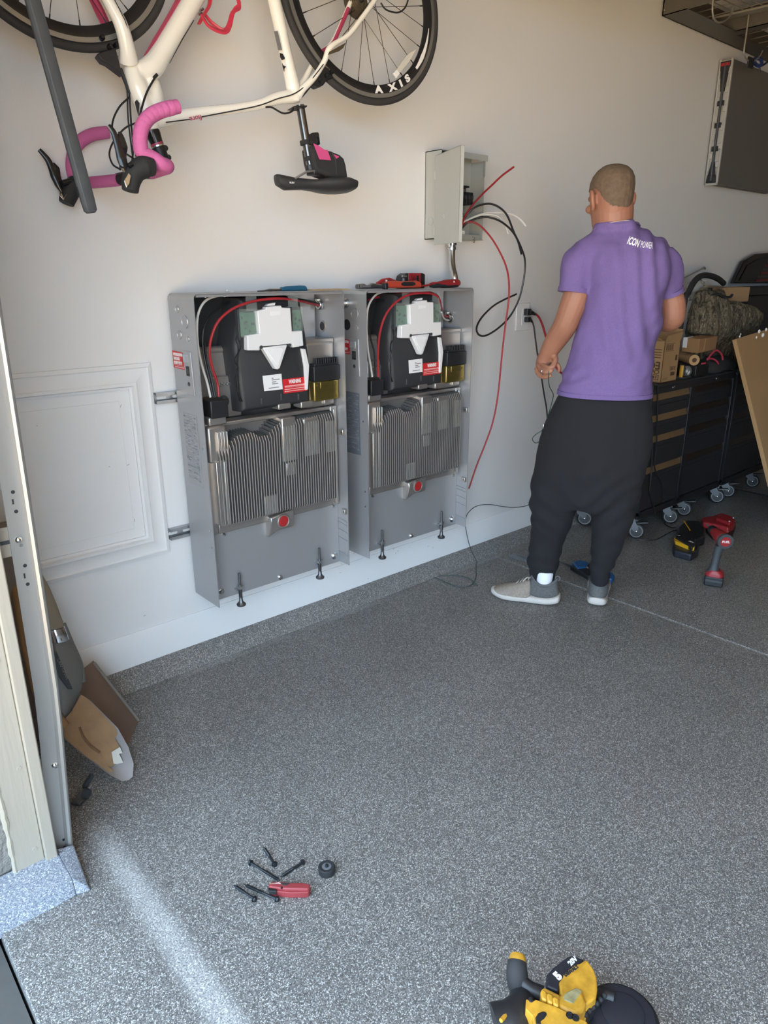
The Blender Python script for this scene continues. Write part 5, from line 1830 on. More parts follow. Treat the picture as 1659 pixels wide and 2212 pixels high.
y_ = -0.12
xa, xb, xc = P(556, 627, y=y_).x, P(607, 626, y=y_).x, P(661, 624, y=y_).x
t = top_tool('putty_knife', 'blue-handled tool with a dark blade lying on the left cabinet', 'hand tool', xb, y_, 'hand tools on the cabinets')
MB().loft([ringf(Vector((x, y_, ZTOP + h)), .009, h, 12, .7, Vector((0, 1, 0)), UP) for x, h in ((xb, .007), (xb + .02, .0085), (xc - .03, .0095), (xc - .006, .009), (xc, .006))]).build('handle', M['blue'], t, bevel=0.001)
MB().loft([ringf(Vector((x, y_, ZTOP + h)), w, h, 10, .8, Vector((0, 1, 0)), UP) for x, w, h in ((xa, .002, .0022), (xa + .03, .005, .003), (xa + .05, .007, .005), (xb - .01, .006, .0045), (xb + .004, .007, .006))]).build('blade', M['foot'], t)
xa, xb = P(671, 628, y=-.14).x, P(742, 627, y=-.14).x
t = top_tool('wood_offcut', 'thin flat tan offcut lying on the right end of the left cabinet', 'board', (xa + xb) / 2, -.14)
MB().box(xa, xb, -.175, -.10, ZTOP, ZTOP + .005).build('board', M['cardlight'], t, bevel=0.001)
p = P(497, 630, y=-.1)
t = top_tool('cable_tie', 'white cable tie end on the top edge of the left cabinet', 'tie', p.x, -.1)
MB().obox((p.x, -.1, ZTOP + .004), (.030, .006, .006), Euler((0, .15, .3))).build('tie', M['label'], t, bevel=0.001)
M['orange'] = mat('orange_red_grip', (178, 66, 46), 0.45)
M['toolred'] = mat('tool_red', (150, 38, 42), 0.4)
Z6 = 270 / 1659.0


def pt6(a, b, y):
    return P(740 + a * Z6, 585 + b * Z6, y=y)


# pliers: two dipped handles and a black head
yq = -.16
t = top_tool('pliers', 'black-jawed pliers with orange-red grips on the right cabinet', 'pliers', pt6(500, 215, yq).x, yq, 'hand tools on the cabinets')
x_a, x_b, x_c, x_d = (pt6(v, 215, yq).x for v in (190, 350, 520, 985))
MB().loft([ringf(Vector((x, yq, ZTOP + .003 + h)), w, h, 12, .7, Vector((0, 1, 0)), UP) for x, w, h in ((x_a, .011, .009), (x_a + .03, .012, .010), (x_b - .01, .010, .006), (x_b + .015, .014, .011), (x_c - .01, .010, .008), (x_c + .012, .009, .007))]).build('jaws', M['foot'], t, bevel=0.001)
MB().obox((x_a + .035, yq - .0115, ZTOP + .013), (.05, .002, .008)).build('jaw_tip', M['steel'], t)
hx = [x_c, x_c + .02, (x_c + x_d) / 2, x_d - .02, x_d]
MB().loft([ringf(Vector((x, yq - .018, ZTOP + .004 + h)), .009, h, 12, .75, Vector((0, 1, 0)), UP) for x, h in zip(hx, (.011, .014, .013, .014, .010))]).build('grip', M['orange'], t)
MB().loft([ringf(Vector((x, yq - .0275, ZTOP + .019)), .0015, h, 10, .8, Vector((0, 1, 0)), UP) for x, h in ((pt6(720, 0, yq).x, .004), (pt6(750, 0, yq).x, .008), (pt6(870, 0, yq).x, .008), (pt6(905, 0, yq).x, .004))]).build('grip_pad', M['black'], t)
MB().loft([ringf(Vector((x, yq + .022, ZTOP + .004 + h)), .008, h, 12, .75, Vector((0, 1, 0)), UP) for x, h in ((x_c - .005, .012), (x_c + .02, .018), (x_c + .06, .020), (x_c + .1, .014), (x_d - .03, .010))]).build('grip', M['toolred'], t)
MB().box(x_c - .006, x_c + .010, yq - .029, yq - .006, ZTOP + .001, ZTOP + .024).build('grip_guard', M['black'], t, bevel=0.003)
MB().cyl(Vector((x_c + .035, yq + .014, ZTOP + .032)), Vector((x_c + .035, yq + .010, ZTOP + .032)), .004, seg=10).build('grip_mark', M['label'], t)
# tape measure
ya = -.085
xm0, xm1 = pt6(745, 100, ya).x, pt6(1050, 100, ya).x
zt2 = pt6(900, 30, ya).z
t = top_tool('tape_measure', 'red and black tape measure standing behind the pliers', 'tape measure', (xm0 + xm1) / 2, ya, 'hand tools on the cabinets')
w = xm1 - xm0
MB().prism([(xm0 + w * u, ya - .022, ZTOP + (zt2 - ZTOP) * v) for u, v in ((.02, 0), (0, .55), (.06, .85), (.20, 1), (.90, 1), (1, .92), (1, .05), (.96, 0))], (0, .044, 0)).build('case', M['black'], t, bevel=0.004)
MB().prism([(xm0 + w * u, ya - .0235, ZTOP + (zt2 - ZTOP) * v) for u, v in ((.26, .02), (.26, .99), (.80, .99), (.80, .02))], (0, .047, 0)).build('red_shell', M['toolred'], t, bevel=0.002)
MB().box(xm0 + w * .58, xm0 + w * .68, ya - .026, ya - .022, ZTOP + .028, ZTOP + .050).build('lock_button', M['black'], t, bevel=0.001)
MB().box(xm0 + w * .40, xm0 + w * .54, ya - .0245, ya - .022, ZTOP + .030, ZTOP + .048).build('print', mat('dark_red_print', (120, 28, 30), .5), t)
MB().box(xm0 - .001, xm0 + w * .2, ya - .023, ya - .018, ZTOP + .045, ZTOP + .052).box(xm0 + .004, xm0 + .014, ya - .0235, ya - .019, ZTOP + .02, ZTOP + .04).build('blade_end', M['steel'], t, bevel=0.001)
# screwdriver
ys_ = -.15
xs0, xs1, xs2 = pt6(985, 190, ys_).x, pt6(1165, 190, ys_).x, pt6(1545, 190, ys_).x
t = top_tool('screwdriver', 'red screwdriver with a red insulated shaft on the right end of the cabinet', 'screwdriver', xs1, ys_, 'hand tools on the cabinets')
axd = Vector((1, 0, 0.03)).normalized()
o0 = Vector((xs1, ys_, ZTOP + .0145))
L_ = xs2 - xs1
MB().lathe(o0, axd, [(0, .0075), (L_ * .08, .010), (L_ * .2, .0088), (L_ * .5, .0165), (L_ * .8, .0175), (L_ * .93, .0165), (L_ * .98, .013), (L_, .006)], 16).build('handle', M['toolred'], t)
MB().lathe(o0 - UP * .004 + Vector((0, -.0014, 0)), axd, [(0, .0079), (L_ * .1, .010), (L_ * .3, .0105), (L_ * .5, .0140), (L_ * .8, .0148), (L_ * .92, .013)], 16).build('grip', M['rubber'], t)
MB().lathe(o0 + axd * L_ * .9, axd, [(0, .0172), (.003, .0176), (.005, .0165)], 16).build('end_ring', M['orange'], t)
text('grip_mark', 'TOUGH', .010, o0 + axd * L_ * .6 + Vector((0, -.0165, .006)), axd, UP, M['wtext'], t) if False else None
MB().lathe(o0 + axd * L_ * .72 + Vector((0, -.0160, .0065)), (0, -1, 0), [(0, .0035), (.001, .0035)], 12).build('grip_mark', M['wtext'], t)
MB().tube([Vector((xs0 - .01, ys_, ZTOP + .005)), o0 + axd * .004], .0042, 10).build('shaft', M['toolred'], t)

# ================================================================== tool chests and everything on and around them
M['chest'] = mat('black_chest_enamel', (36, 36, 40), 0.38)
M['chest2'] = mat('black_chest_drawer', (42, 42, 46), 0.42)
M['lip'] = mat('lip_tan_reflection', (166, 138, 104), 0.3, 0.7)  # tan reflection on the metal lips painted as their base colour
M['lipdark'] = mat('lip_faded_reflection', (70, 60, 52), 0.3, 0.6)  # darker copy for lips where the painted reflection has faded
YC = -0.48


def chest(x0, cols, label, seed, full=True):
    x1 = cols[-1][1] + 0.018
    c = thing('tool_chest', label, 'tool chest', ((x0 + x1) / 2, -.25, 0), 'black rolling tool chests')
    m = MB().box(x0, x1, YC + .012, -.03, .135, .872)
    m.build('chest_body', M['chest'], c, bevel=0.004)
    MB().box(x0 - .006, x1 + .006, YC - .004, -.024, .866, .878).build('chest_top', M['rubber'], c, bevel=0.003)
    MB().box(x0, x1, YC - .002, YC + .014, .830, .866).build('top_rail', M['chest'], c, bevel=0.002)
    xx = [x0] + [v for a, b in cols for v in (a, b)] + [x1]
    for k in range(0, len(xx), 2):
        MB().box(xx[k], xx[k + 1], YC - .002, YC + .014, .150, .832).build('upright', M['chest'], c, bevel=0.0015)
    MB().box(x0, x1, YC - .002, YC + .02, .132, .172).build('bottom_rail', M['chest'], c, bevel=0.002)
    for a, b in cols:
        for zt, zb in ((.828, .714), (.712, .598), (.595, .426), (.422, .176)):
            d = MB().box(a + .002, b - .002, YC + .003, YC + .014, zb + .002, zt - .036).build('drawer', M['chest2'], c, bevel=0.002)
            MB().box(a + .002, b - .002, YC - .001, YC + .004, zt - .036 - .030, zt - .036 - .026).build('drawer_bead', M['chest2'], d, bevel=0.001)
            m = MB().prism([(a + .004, YC + .002, zt - .034), (a + .004, YC + .012, zt - .002), (a + .004, YC + .014, zt - .002), (a + .004, YC + .006, zt - .036)], (b - a - .008, 0, 0))
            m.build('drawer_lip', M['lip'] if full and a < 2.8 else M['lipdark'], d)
    for a, b in cols:
        if full:
            MB().lathe(((a + b) / 2 + (.0 if a < 2.8 else .02), YC - .002, .850), (0, -1, 0), [(0, .010), (.004, .010), (.006, .007), (.0065, 0)], 18).build('lock', M['chrome'], c)
    return c


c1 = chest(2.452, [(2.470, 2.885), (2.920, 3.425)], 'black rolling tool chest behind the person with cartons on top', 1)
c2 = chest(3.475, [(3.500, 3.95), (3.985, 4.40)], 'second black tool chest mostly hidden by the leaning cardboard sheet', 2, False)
M['castertread'] = mat('dark_caster_rubber', (44, 44, 46), 0.6)
M['casterrim'] = mat('pale_caster_ring', (158, 158, 156), 0.5)


def caster(x, y, parent, ang=0.0):
    ax = Vector((math.sin(ang), -math.cos(ang), 0))      # wheel axle, facing the room
    f = Vector((math.cos(ang), math.sin(ang), 0))
    c = Vector((x, y, .046))
    k = MB().lathe(c - ax * .016, ax, [(0, .030), (.002, .043), (.006, .046), (.026, .046), (.030, .043), (.032, .038)], 28).build('caster', M['castertread'], parent)
    MB().torus(c + ax * .0165, ax, .0335, .0026, 30, 6).build('wheel_ring', M['casterrim'], k)
    MB().cyl(c + ax * .012, c + ax * .0172, .031, seg=24).build('wheel_disc', mat('caster_disc', (72, 74, 76), .5) if 'cd' not in M else M['cd'], k)
    MB().lathe(c + ax * .016, ax, [(0, .008), (.006, .007), (.008, .004), (.0085, 0)], 12).build('axle_bolt', M['chrome'], k)
    top = c - f * .028 + UP * .060
    MB().prism([c - ax * .022 + v for v in (f * .008, -f * .010 + UP * .0, -f * .050 + UP * .030, -f * .056 + UP * .075, f * .004 + UP * .075, f * .012 + UP * .02)], -ax * .003).build('fork', M['foot'], k)
    MB().prism([c + ax * .019 + v for v in (f * .006, -f * .012, -f * .046 + UP * .030, -f * .050 + UP * .076, -f * .018 + UP * .076, f * .010 + UP * .02)], ax * .003).build('fork', M['foot'], k)
    MB().obox(c - f * .024 + UP * .080, (.075, .060, .006), Euler((0, 0, ang))).build('mount_plate', M['foot'], k)
    MB().obox(c + f * .030 + UP * .052, (.060, .030, .006), Euler((0, -.12, ang))).build('brake_pedal', M['foot'], k, bevel=0.002)
    return k


M['cd'] = mat('caster_disc', (70, 72, 74), .5)
for x, y, a in ((2.515, -.445, -1.0), (2.49, -.12, -1.05), (2.905, -.445, -1.05), (3.105, -.43, -1.1), (3.385, -.12, -1.0)):
    caster(x, y, c1, a)
for x, y, a in ((3.520, -.445, -1.1), (3.70, -.435, -1.0), (4.06, -.445, -1.05)):
    caster(x, y, c2, a)
ZC = .878
M['printbrown'] = mat('brown_print', (84, 62, 42), 0.8)
M['cardfade'] = mat('cardboard_tall_box', (166, 132, 92), 0.85, var=0.05, vscale=10)
# tall carton with printing, standing upside down
bx_ = thing('tall_carton', 'tall brown cardboard carton printed upside down, right behind the shirt', 'box', (2.66, -.30, ZC), 'cardboard boxes on the tool chest')
x0, x1, y0, y1, zt = 2.585, 2.752, -.452, -.20, 1.098
m = MB()
th = .004
m.box(x0, x0 + th, y0, y1, ZC, zt).box(x1 - th, x1, y0, y1, ZC, zt).box(x0, x1, y0, y0 + th, ZC, zt).box(x0, x1, y1 - th, y1, ZC, zt).box(x0, x1, y0, y1, ZC, ZC + th)
m.build('carton', M['cardfade'], bx_, bevel=0.001)
MB().prism([(x0, y0, zt), (x1, y0, zt), (x1 + .004, y0 - .008, zt + .045), (x0 + .01, y0 - .008, zt + .030)], (0, .003, 0)).build('flap', M['cardfade'], bx_)
MB().prism([(x0, y0, zt), (x0, y1, zt), (x0 - .05, y1, zt + .02), (x0 - .05, y0 + .02, zt + .02)], (0, 0, .003)).build('flap', M['cardfade'], bx_)
MB().prism([(x1, y0, zt), (x1, y1, zt), (x1 + .012, y1, zt + .07), (x1 + .012, y0, zt + .055)], (.003, 0, 0)).build('flap', M['cardfade'], bx_)
fy = y0 - .0006
pr_ = MB()
for k in range(4):
    z = 1.052 - k * .014
    pr_.box(x0 - .0006, x0, y0 + .014, y0 + .18, z, z + .004)
pr_.box(x0 - .0006, x0, y0 + .016, y0 + .12, .893, .896).box(x0 - .0006, x0, y0 + .016, y0 + .12, .918, .921).box(x0 - .0006, x0, y0 + .028, y0 + .034, .900, .914).box(x0 - .0006, x0, y0 + .040, y0 + .052, .900, .914).box(x0 - .0006, x0, y0 + .016, y0 + .020, .893, .921)
for a, b, c_, d_ in ((.02, .065, 1.045, 1.047), (.02, .065, 1.083, 1.085)):
    pr_.box(x0 + a - .005, x0 + b + .04, fy, y0, c_, d_)
for k in range(12):
    pr_.box(x0 + .02 + k * .0065, x0 + .02 + k * .0065 + (.002 if k % 3 else .004), fy, y0, 1.05, 1.08)
pr_.box(x0 + .095, x0 + .14, fy, y0, .91, .93).box(x0 + .015, x0 + .07, fy, y0, .900, .902).box(x0 + .015, x0 + .065, fy, y0, .893, .895).box(x0 + .13, x0 + .15, fy, y0, .99, 1.02)
pr_.build('printing', M['printbrown'], bx_, kind='stuff')
text('carton_word', 'EC', .056, (x0 - .0008, y0 + .012, .972), (0, 1, 0), (0, 0, -1), M['printbrown'], bx_, weight=.0016, align='LEFT')
text('carton_word', 'Cho', .032, (x0 - .0008, y0 + .014, .937), (0, 1, 0), (0, 0, -1), M['printbrown'], bx_, weight=.0006, align='LEFT')
text('carton_word', 'SUBS', .030, (x0 + .112, fy - .0002, .950), (-1, 0, 0), (0, 0, -1), M['printbrown'], bx_)
# kraft paper roll
S8 = 279 / 1659.0


def p8(a, b, y):
    return P(1380 + a * S8, 530 + b * S8, y=y)


e0 = p8(720, 1475, -.40)
e0 = P(1500, 778, y=-.44)
rl = thing('paper_roll', 'roll of brown kraft paper lying under the small carton', 'roll', (e0.x, -.35, ZC))
ax = (Vector((.18, .20, 0))).normalized()
rc = Vector((e0.x, -.44, e0.z))
zr = rc.z
m = MB().lathe(rc, ax, [(0, .011), (0, .030), (.24, .030), (.24, .011), (0.02, .010), (0.0, .010)], 28)
m.build('roll', mat('kraft_paper', (186, 150, 108), .8), rl)
MB().lathe(rc - ax * .001, ax, [(0, .0100), (.0, .013), (.003, .013)], 20).build('core', M['printbrown'], rl)
tt = thing('tool_tray', 'shallow black tray under the paper roll and small carton', 'tray', (e0.x + .06, -.33, ZC))
MB().box(e0.x + .005, e0.x + .16, -.455, -.30, ZC, e0.z - .0305).build('tray', M['black'], tt, bevel=.004)
# small carton resting on the roll
sc_ = thing('small_carton', 'small brown cardboard box with a white label lying on the paper roll', 'box', (2.95, -.3, zr + .042), 'cardboard boxes on the tool chest')
zb = zr + .0425
n0 = P(1508, 763, y=-.46)
zb = n0.z
nR, nL = P(1546, 756, y=-.43), P(1473, 754, y=-.35)
ex_, ey_ = Vector((nR.x - n0.x, nR.y - n0.y, 0)), Vector((nL.x - n0.x, nL.y - n0.y, 0))
hz = UP * .078
MB().hexa([n0, n0 + ex_, n0 + ex_ + ey_, n0 + ey_, n0 + hz, n0 + ex_ + hz, n0 + ex_ + ey_ + hz, n0 + ey_ + hz]).build('carton', M['cardboard'], sc_, bevel=0.002)
q = [n0 + ey_ * .72 + hz * .30, n0 + ey_ * .98 + hz * .30, n0 + ey_ * .98 + hz * 1.005, n0 + ey_ * .72 + hz * 1.005]
nn = ey_.cross(UP).normalized()
nn = -nn if nn.x > 0 else nn
MB().prism(q, nn * .001).build('white_label', M['label'], sc_)
MB().prism([n0 + ey_ * .70 + hz * 1.006, n0 + ey_ * .99 + hz * 1.006, n0 + ey_ * .99 + ex_ * .5 + hz * 1.006, n0 + ey_ * .72 + ex_ * .3 + hz * 1.006], UP * .0008).build('white_label', M['label'], sc_)
MB().prism([n0 + ex_ * .28 + hz * .02 - nn * 0, n0 + ex_ * .30 + hz * .02, n0 + ex_ * .34 + hz * .98, n0 + ex_ * .32 + hz * .98], Vector((.3, -.9, 0)).normalized() * .0008).build('tape_seam', M['cardlight'], sc_)
# camouflage coat heaped over a box
M['amber'] = mat('amber_grip', (200, 148, 52), .5)
M['camo'] = mat('camo_cloth', (92, 84, 70), 0.95)
nt = M['camo'].node_tree
tc = nt.nodes.new('ShaderNodeTexCoord')
mp_ = nt.nodes.new('ShaderNodeMapping')
mp_.inputs['Scale'].default_value = (1, 1, .35)
mp_.inputs['Rotation'].default_value = (.3, .6, .2)
n1 = nt.nodes.new('ShaderNodeTexNoise')
n1.inputs['Scale'].default_value = 26
n1.inputs['Detail'].default_value = 8
n1.inputs['Distortion'].default_value = 1.8
rp = nt.nodes.new('ShaderNodeValToRGB')
rp.color_ramp.interpolation = 'CONSTANT'
for i, (p_, c_) in enumerate(((0, (52, 48, 42)), (.42, (92, 84, 68)), (.5, (116, 106, 88)), (.56, (74, 68, 56)), (.62, (150, 140, 120)), (.68, (98, 90, 74)))):
    e_ = rp.color_ramp.elements[i] if i < 2 else rp.color_ramp.elements.new(p_)
    e_.position = p_
    e_.color = srgb(*c_)
nt.links.new(tc.outputs['Object'], mp_.inputs['Vector'])
nt.links.new(mp_.outputs['Vector'], n1.inputs['Vector'])
nt.links.new(n1.outputs['Fac'], rp.inputs['Fac'])
nt.links.new(rp.outputs['Color'], nt.nodes['Principled BSDF'].inputs['Base Color'])
cm = thing('camouflage_jacket', 'crumpled camouflage jacket heaped behind the small carton', 'jacket', (3.25, -.2, ZC))
Yj = -.31
jm = MB()


def pj(a, b, y=Yj):
    return P(1400 + a * 259 / 1659.0, 590 + b * 259 / 1659.0, y=y)


for a, b, c_, d_, r0, r1 in ((800, 250, 770, 560, .045, .075), (900, 260, 900, 600, .05, .085), (960, 240, 940, 420, .03, .07), (700, 420, 720, 800, .04, .06), (1000, 560, 1350, 610, .075, .07), (760, 560, 790, 830, .075, .085), (900, 600, 980, 850, .09, .09), (1080, 610, 1100, 800, .085, .09), (1230, 610, 1270, 720, .085, .085), (1330, 600, 1480, 640, .075, .04), (1270, 720, 1100, 840, .085, .08), (1450, 650, 1250, 800, .05, .07)):
    jm.tube([pj(a, b), (pj(a, b) + pj(c_, d_)) / 2, pj(c_, d_)], [r0, (r0 + r1) / 2, r1], 14, squash=1.2, up=(0, 1, 0))
low = pj(1100, 930, -.29)
jm.tube([pj(1080, 830), Vector((low.x, -.28, ZC + .10)), Vector((low.x + .02, -.28, ZC + .055))], [.10, .075, .05], 12)
jm.box(pj(760, 640).x, pj(1250, 640).x, -.35, -.25, ZC + .01, pj(900, 760).z)


def crumple(co, n):
    d = noise.noise(co * 7) * .020
    rid = abs(noise.noise(Vector((co.x * 13, co.y * 13, co.z * 5)) + Vector((3, 1, 7))))
    return d + (.3 - rid) * .034 + noise.noise(co * 30) * .003


remeshed(jm, 'jacket', M['camo'], .011, 3, crumple, cm)
MB().tube([pj(740, 225, -.33), pj(800, 188, -.36), pj(950, 190, -.36), pj(1030, 200, -.34)], .010, 8, smooth=4, squash=.6).build('collar_edge', mat('drab_collar', (120, 112, 94), .95), cm)
MB().tube([pj(880, 300, -.39), pj(960, 290, -.39), pj(1040, 325, -.39), pj(1130, 330, -.39), pj(1165, 295, -.39)], [.008, .013, .015, .012, .008], 8, smooth=4, squash=.6).build('strap', M['fabric'], cm)
# open tan carton behind the jacket
tcn = thing('tan_carton', 'open tan cardboard carton behind the camouflage jacket', 'box', (3.6, -.14, ZC + .3), 'cardboard boxes on the tool chest')
a0, a1 = pj(1000, 205, -.215), pj(1375, 385, -.215)
MB().box(a0.x, a1.x, -.219, -.215, a1.z, a0.z).build('panel', M['cardlight'], tcn)
MB().box(a1.x - .004, a1.x, -.215, -.165, a1.z, a0.z).build('panel', M['cardboard'], tcn)
MB().box(a0.x, a1.x, -.169, -.165, a1.z, a0.z + .004).box(a0.x, a1.x, -.215, -.165, a1.z - .003, a1.z).build('panel', M['cardboard'], tcn)
# a dark storage crate under the tan carton so that it stands on something
cr_ = thing('storage_bin', 'dark blue plastic bin under the tan carton and jacket', 'bin', (3.7, -.15, ZC))
MB().box(a0.x - .02, a1.x, -.219, -.165, ZC, a1.z - .003).build('bin', mat('dark_blue_bin', (30, 36, 52), .5), cr_, bevel=0.008)
# black tool case with its lid up
bc = thing('tool_case', 'black tool case with lid raised showing red insides, against the wall', 'tool case', (4.1, -.2, ZC))
k0, k1 = P(1547, 622, y=-.16), P(1725, 720, y=-.16)
MB().box(k0.x + .06, k1.x, -.155, -.03, ZC, k0.z - .06).box(k0.x + .02, k1.x, -.16, -.03, k0.z - .06, k0.z).build('case_body', M['black'], bc, bevel=0.010)
MB().obox(((k0.x + .42), -.158, (ZC + k0.z) / 2), (.03, .01, .16)).build('case_rib', M['dark'], bc, bevel=0.004)
li = [(1585, 612), (1607, 565), (1632, 549), (1720, 540), (1720, 612)]
MB().prism([P(a, b, y=-.06) for a, b in li], (0, .03, 0)).build('case_lid', M['blackgloss'], bc, bevel=0.006)
MB().prism([P(a, b, y=-.066) for a, b in ((1598, 606), (1616, 572), (1640, 560), (1720, 552), (1720, 606))], (0, .004, 0)).build('lid_lining', M['black'], bc, bevel=0.003)
for k in range(6):
    MB().prism([P(a + 5 * k, b - 8 * k, y=-.070) for a, b in ((1634, 604), (1720, 598), (1720, 602), (1634, 608))], (0, .004, 0)).build('lid_rack', mat('dull_red_rack', (112, 34, 38), .5) if k % 2 == 0 else M['dark'], bc)
# black vacuum hose
hs = [P(1478, 655, y=-.25), P(1487, 632, y=-.25), P(1500, 608, y=-.25), P(1515, 596, y=-.25), P(1535, 596, y=-.24), P(1552, 603, y=-.22), P(1563, 612, y=-.20)]
ho_ = thing('vacuum_hose', 'thick black hose arching up against the wall behind the elbow', 'hose', tuple(hs[0]))
MB().tube([Vector((hs[0].x - .03, -.25, ZC + .02))] + hs, .0175, 14, smooth=8).build('hose', M['rubber'], ho_)
# thin rod
r0, r1 = P(1472, 603, y=-.035), P(1518, 580, y=-.03)
rd = thing('wire_rod', 'thin grey rod with a hooked tip standing against the wall above the hose', 'rod', (r0.x - .9, -.04, ZC))
MB().tube([r0 - (r1 - r0) * 3.2, r0, r1], .004, 8).build('rod', M['steel'], rd)
MB().tube([r1, r1 + Vector((.02, 0, .006)), r1 + Vector((.035, 0, -.002))], .007, 8, smooth=3).build('rod_tip', M['steel'], rd)
# clear bags
bgm = MB()
for a, b, c_, d_, r in ((640, 150, 700, 330, .05), (700, 130, 740, 260, .04), (590, 380, 560, 640, .06), (520, 700, 560, 600, .05)):
    bgm.tube([pj(a, b, -.18), pj(c_, d_, -.18)], r, 12)
pb_ = thing('plastic_bag', 'crumpled translucent plastic bag between the elbow and the camouflage jacket', 'bag', (3.0, -.14, ZC))
bgm.tube([pj(560, 640, -.18), Vector((pj(560, 640, -.18).x, -.18, ZC + .05))], [.06, .05], 12)
remeshed(bgm, 'film', M['bag'], .012, 2, lambda co, n: .5 * crumple(co, n), pb_)
# dark bag under the elbow
db = thing('black_bag', 'black cloth bag standing behind the tall carton under the elbow', 'bag', (2.75, -.14, ZC))
dm = MB()
dm.loft([ringf(Vector((x, -.125, z)), w, .07, 18, .8, Vector((1, 0, 0)), Vector((0, 1, 0))) for x, z, w in ((2.76, ZC + .004, .12), (2.76, ZC + .10, .13), (2.75, ZC + .22, .125), (2.73, ZC + .33, .10), (2.71, ZC + .40, .05))])
remeshed(dm, 'bag_body', M['fabric'], .012, 3, lambda co, n: .6 * crumple(co, n), db)
MB().tube([(2.86, -.14, ZC + .26), (2.90, -.16, ZC + .33), (2.88, -.15, ZC + .38), (2.80, -.13, ZC + .36)], .009, 8, smooth=5).build('bag_strap', M['fabric'], db)
# bag with pink piping
pk0 = p8(950, 1470, -.42)
pk = thing('tool_pouch', 'black pouch with pink-red piping on the right half of the first chest', 'pouch', (3.1, -.4, ZC))
dm = MB()
xa, xb = p8(800, 1500, -.40).x, p8(1180, 1500, -.40).x
dm.loft([ringf(Vector(((xa + xb) / 2, -.395, z)), (xb - xa) / 2 * s, .075 * s, 20, .75, Vector((1, 0, 0)), Vector((0, 1, 0))) for z, s in ((ZC + .001, .98), (ZC + .03, 1), (ZC + .06, .8), (ZC + .085, .45))])
remeshed(dm, 'pouch_body', M['fabric'], .010, 3, lambda co, n: .35 * crumple(co, n), pk)
M['piping'] = mat('pink_red_piping', (196, 60, 84), .7)
for pts in (((880, 1470), (930, 1400), (990, 1350), (1040, 1370), (1070, 1420), (1075, 1470)), ((880, 1460), (940, 1455), (990, 1480), (1020, 1520)), ((810, 1520), (855, 1512))):
    MB().tube([p8(a, b, -.474) for a, b in pts], .0052, 8, smooth=5).build('piping', M['piping'], pk)
# spring clamp with yellow grip, grey cup
cl = thing('work_lamp', 'small grey work lamp with yellow grip beside the tall carton', 'lamp', (2.82, -.43, ZC))
cx = p8(590, 1520, -.43)
MB().ball((cx.x + .026, -.435, ZC + .036), .028, .026, .030, 18).build('lamp_body', mat('lamp_grey', (126, 128, 124), .35, .3), cl)
MB().lathe((cx.x - .020, -.435, ZC + .040), (.3, -1, 0), [(-.012, .022), (.0, .027), (.010, .022)], 18).build('lamp_head', M['dark'], cl)
MB().loft([ringf(Vector((cx.x - .042, -.437, ZC + z)), w, .011, 12, .8, Vector((1, 0, 0)), Vector((0, 1, 0))) for z, w in ((.008, .005), (.024, .009), (.05, .009), (.074, .005))]).build('yellow_grip', M['amber'], cl)
MB().obox((cx.x + .0, -.460, ZC + .032), (.026, .006, .008), Euler((0, -.7, 0))).build('lamp_band', M['label'], cl, bevel=.001)
MB().box(cx.x - .045, cx.x + .045, -.455, -.41, ZC, ZC + .010).build('lamp_foot', M['dark'], cl, bevel=.002)
# loose grey strap on the chest
st_ = [P(1558, 799, y=-.45), P(1574, 797, y=-.46), P(1583, 800, y=-.47), P(1593, 809, y=-.485)]
sg = thing('strap', 'thin pale strap end lying over the front edge of the first chest', 'strap', (st_[0].x, -.45, ZC))
MB().tube([Vector((p.x, p.y, max(p.z, ZC + .002) if p.y > -.48 else p.z)) for p in st_], .0028, 6, smooth=4).build('strap', M['steel'], sg)
# black cords hanging down the chest front beside the trousers
for lab, pts in (('black cord hanging down the chest front nearest the trousers', [(1411, 836), (1407, 880), (1409, 960), (1408, 1010), (1404, 1060), (1410, 1085), (1416, 1112)]), ('second black cord hanging down the chest front, ending in a bend', [(1421, 838), (1420, 880), (1418, 960), (1414, 1010), (1428, 1040), (1433, 1062), (1432, 1085)])):
    q = [P(a, b, y=-.497) for a, b in pts]
    hc = thing('cable', lab, 'cord', tuple(q[0]), 'cords on the tool chest front')
    MB().tube([Vector((q[0].x, -.46, ZC + .004)), Vector((q[0].x, -.49, ZC + .004))] + q, .0042, 7, smooth=5).build('cord', M['blackwire'], hc)
# big cardboard sheet leaning on the chests
big = thing('cardboard_sheet', 'large flat cardboard sheet leaning against the tool chests at the right edge', 'cardboard', (3.6, -.99, 0))
TL, BL = P(1590, 732, y=-.56), Vector((0, 0, 0))
xk = TL.x
BL = Vector((xk + .03, -.99, 0.0))
mid = P(1655, 1000, x=xk)
k_ = (mid - TL) / (TL.z - mid.z)
BL = TL + k_ * TL.z
BL.z = 0.0
TRq = P(1700, 698, y=-.55)
TR = TL + (TRq - TL).normalized() * .95
BR = BL + Vector((.95, 0, 0))
nrm = (TR - TL).cross(BL - TL).normalized()
nrm = nrm if nrm.y < 0 else -nrm
MB().prism([TL, TR, BR, BL], -nrm * .024).build('sheet', mat('big_cardboard', (172, 138, 96), .85, var=.04, vscale=5), big, bevel=0.002)
for a, b, r in ((1598, 727, .006), (1600, 722, .005), (1640, 716, .010), (1648, 724, .011), (1655, 712, .009), (1634, 729, .007)):
    p = P(a, b, y=TL.y - .012)
    MB().ball(p, r, r * .7, r * 1.2, 8).build('foam_scrap', M['label'], big)
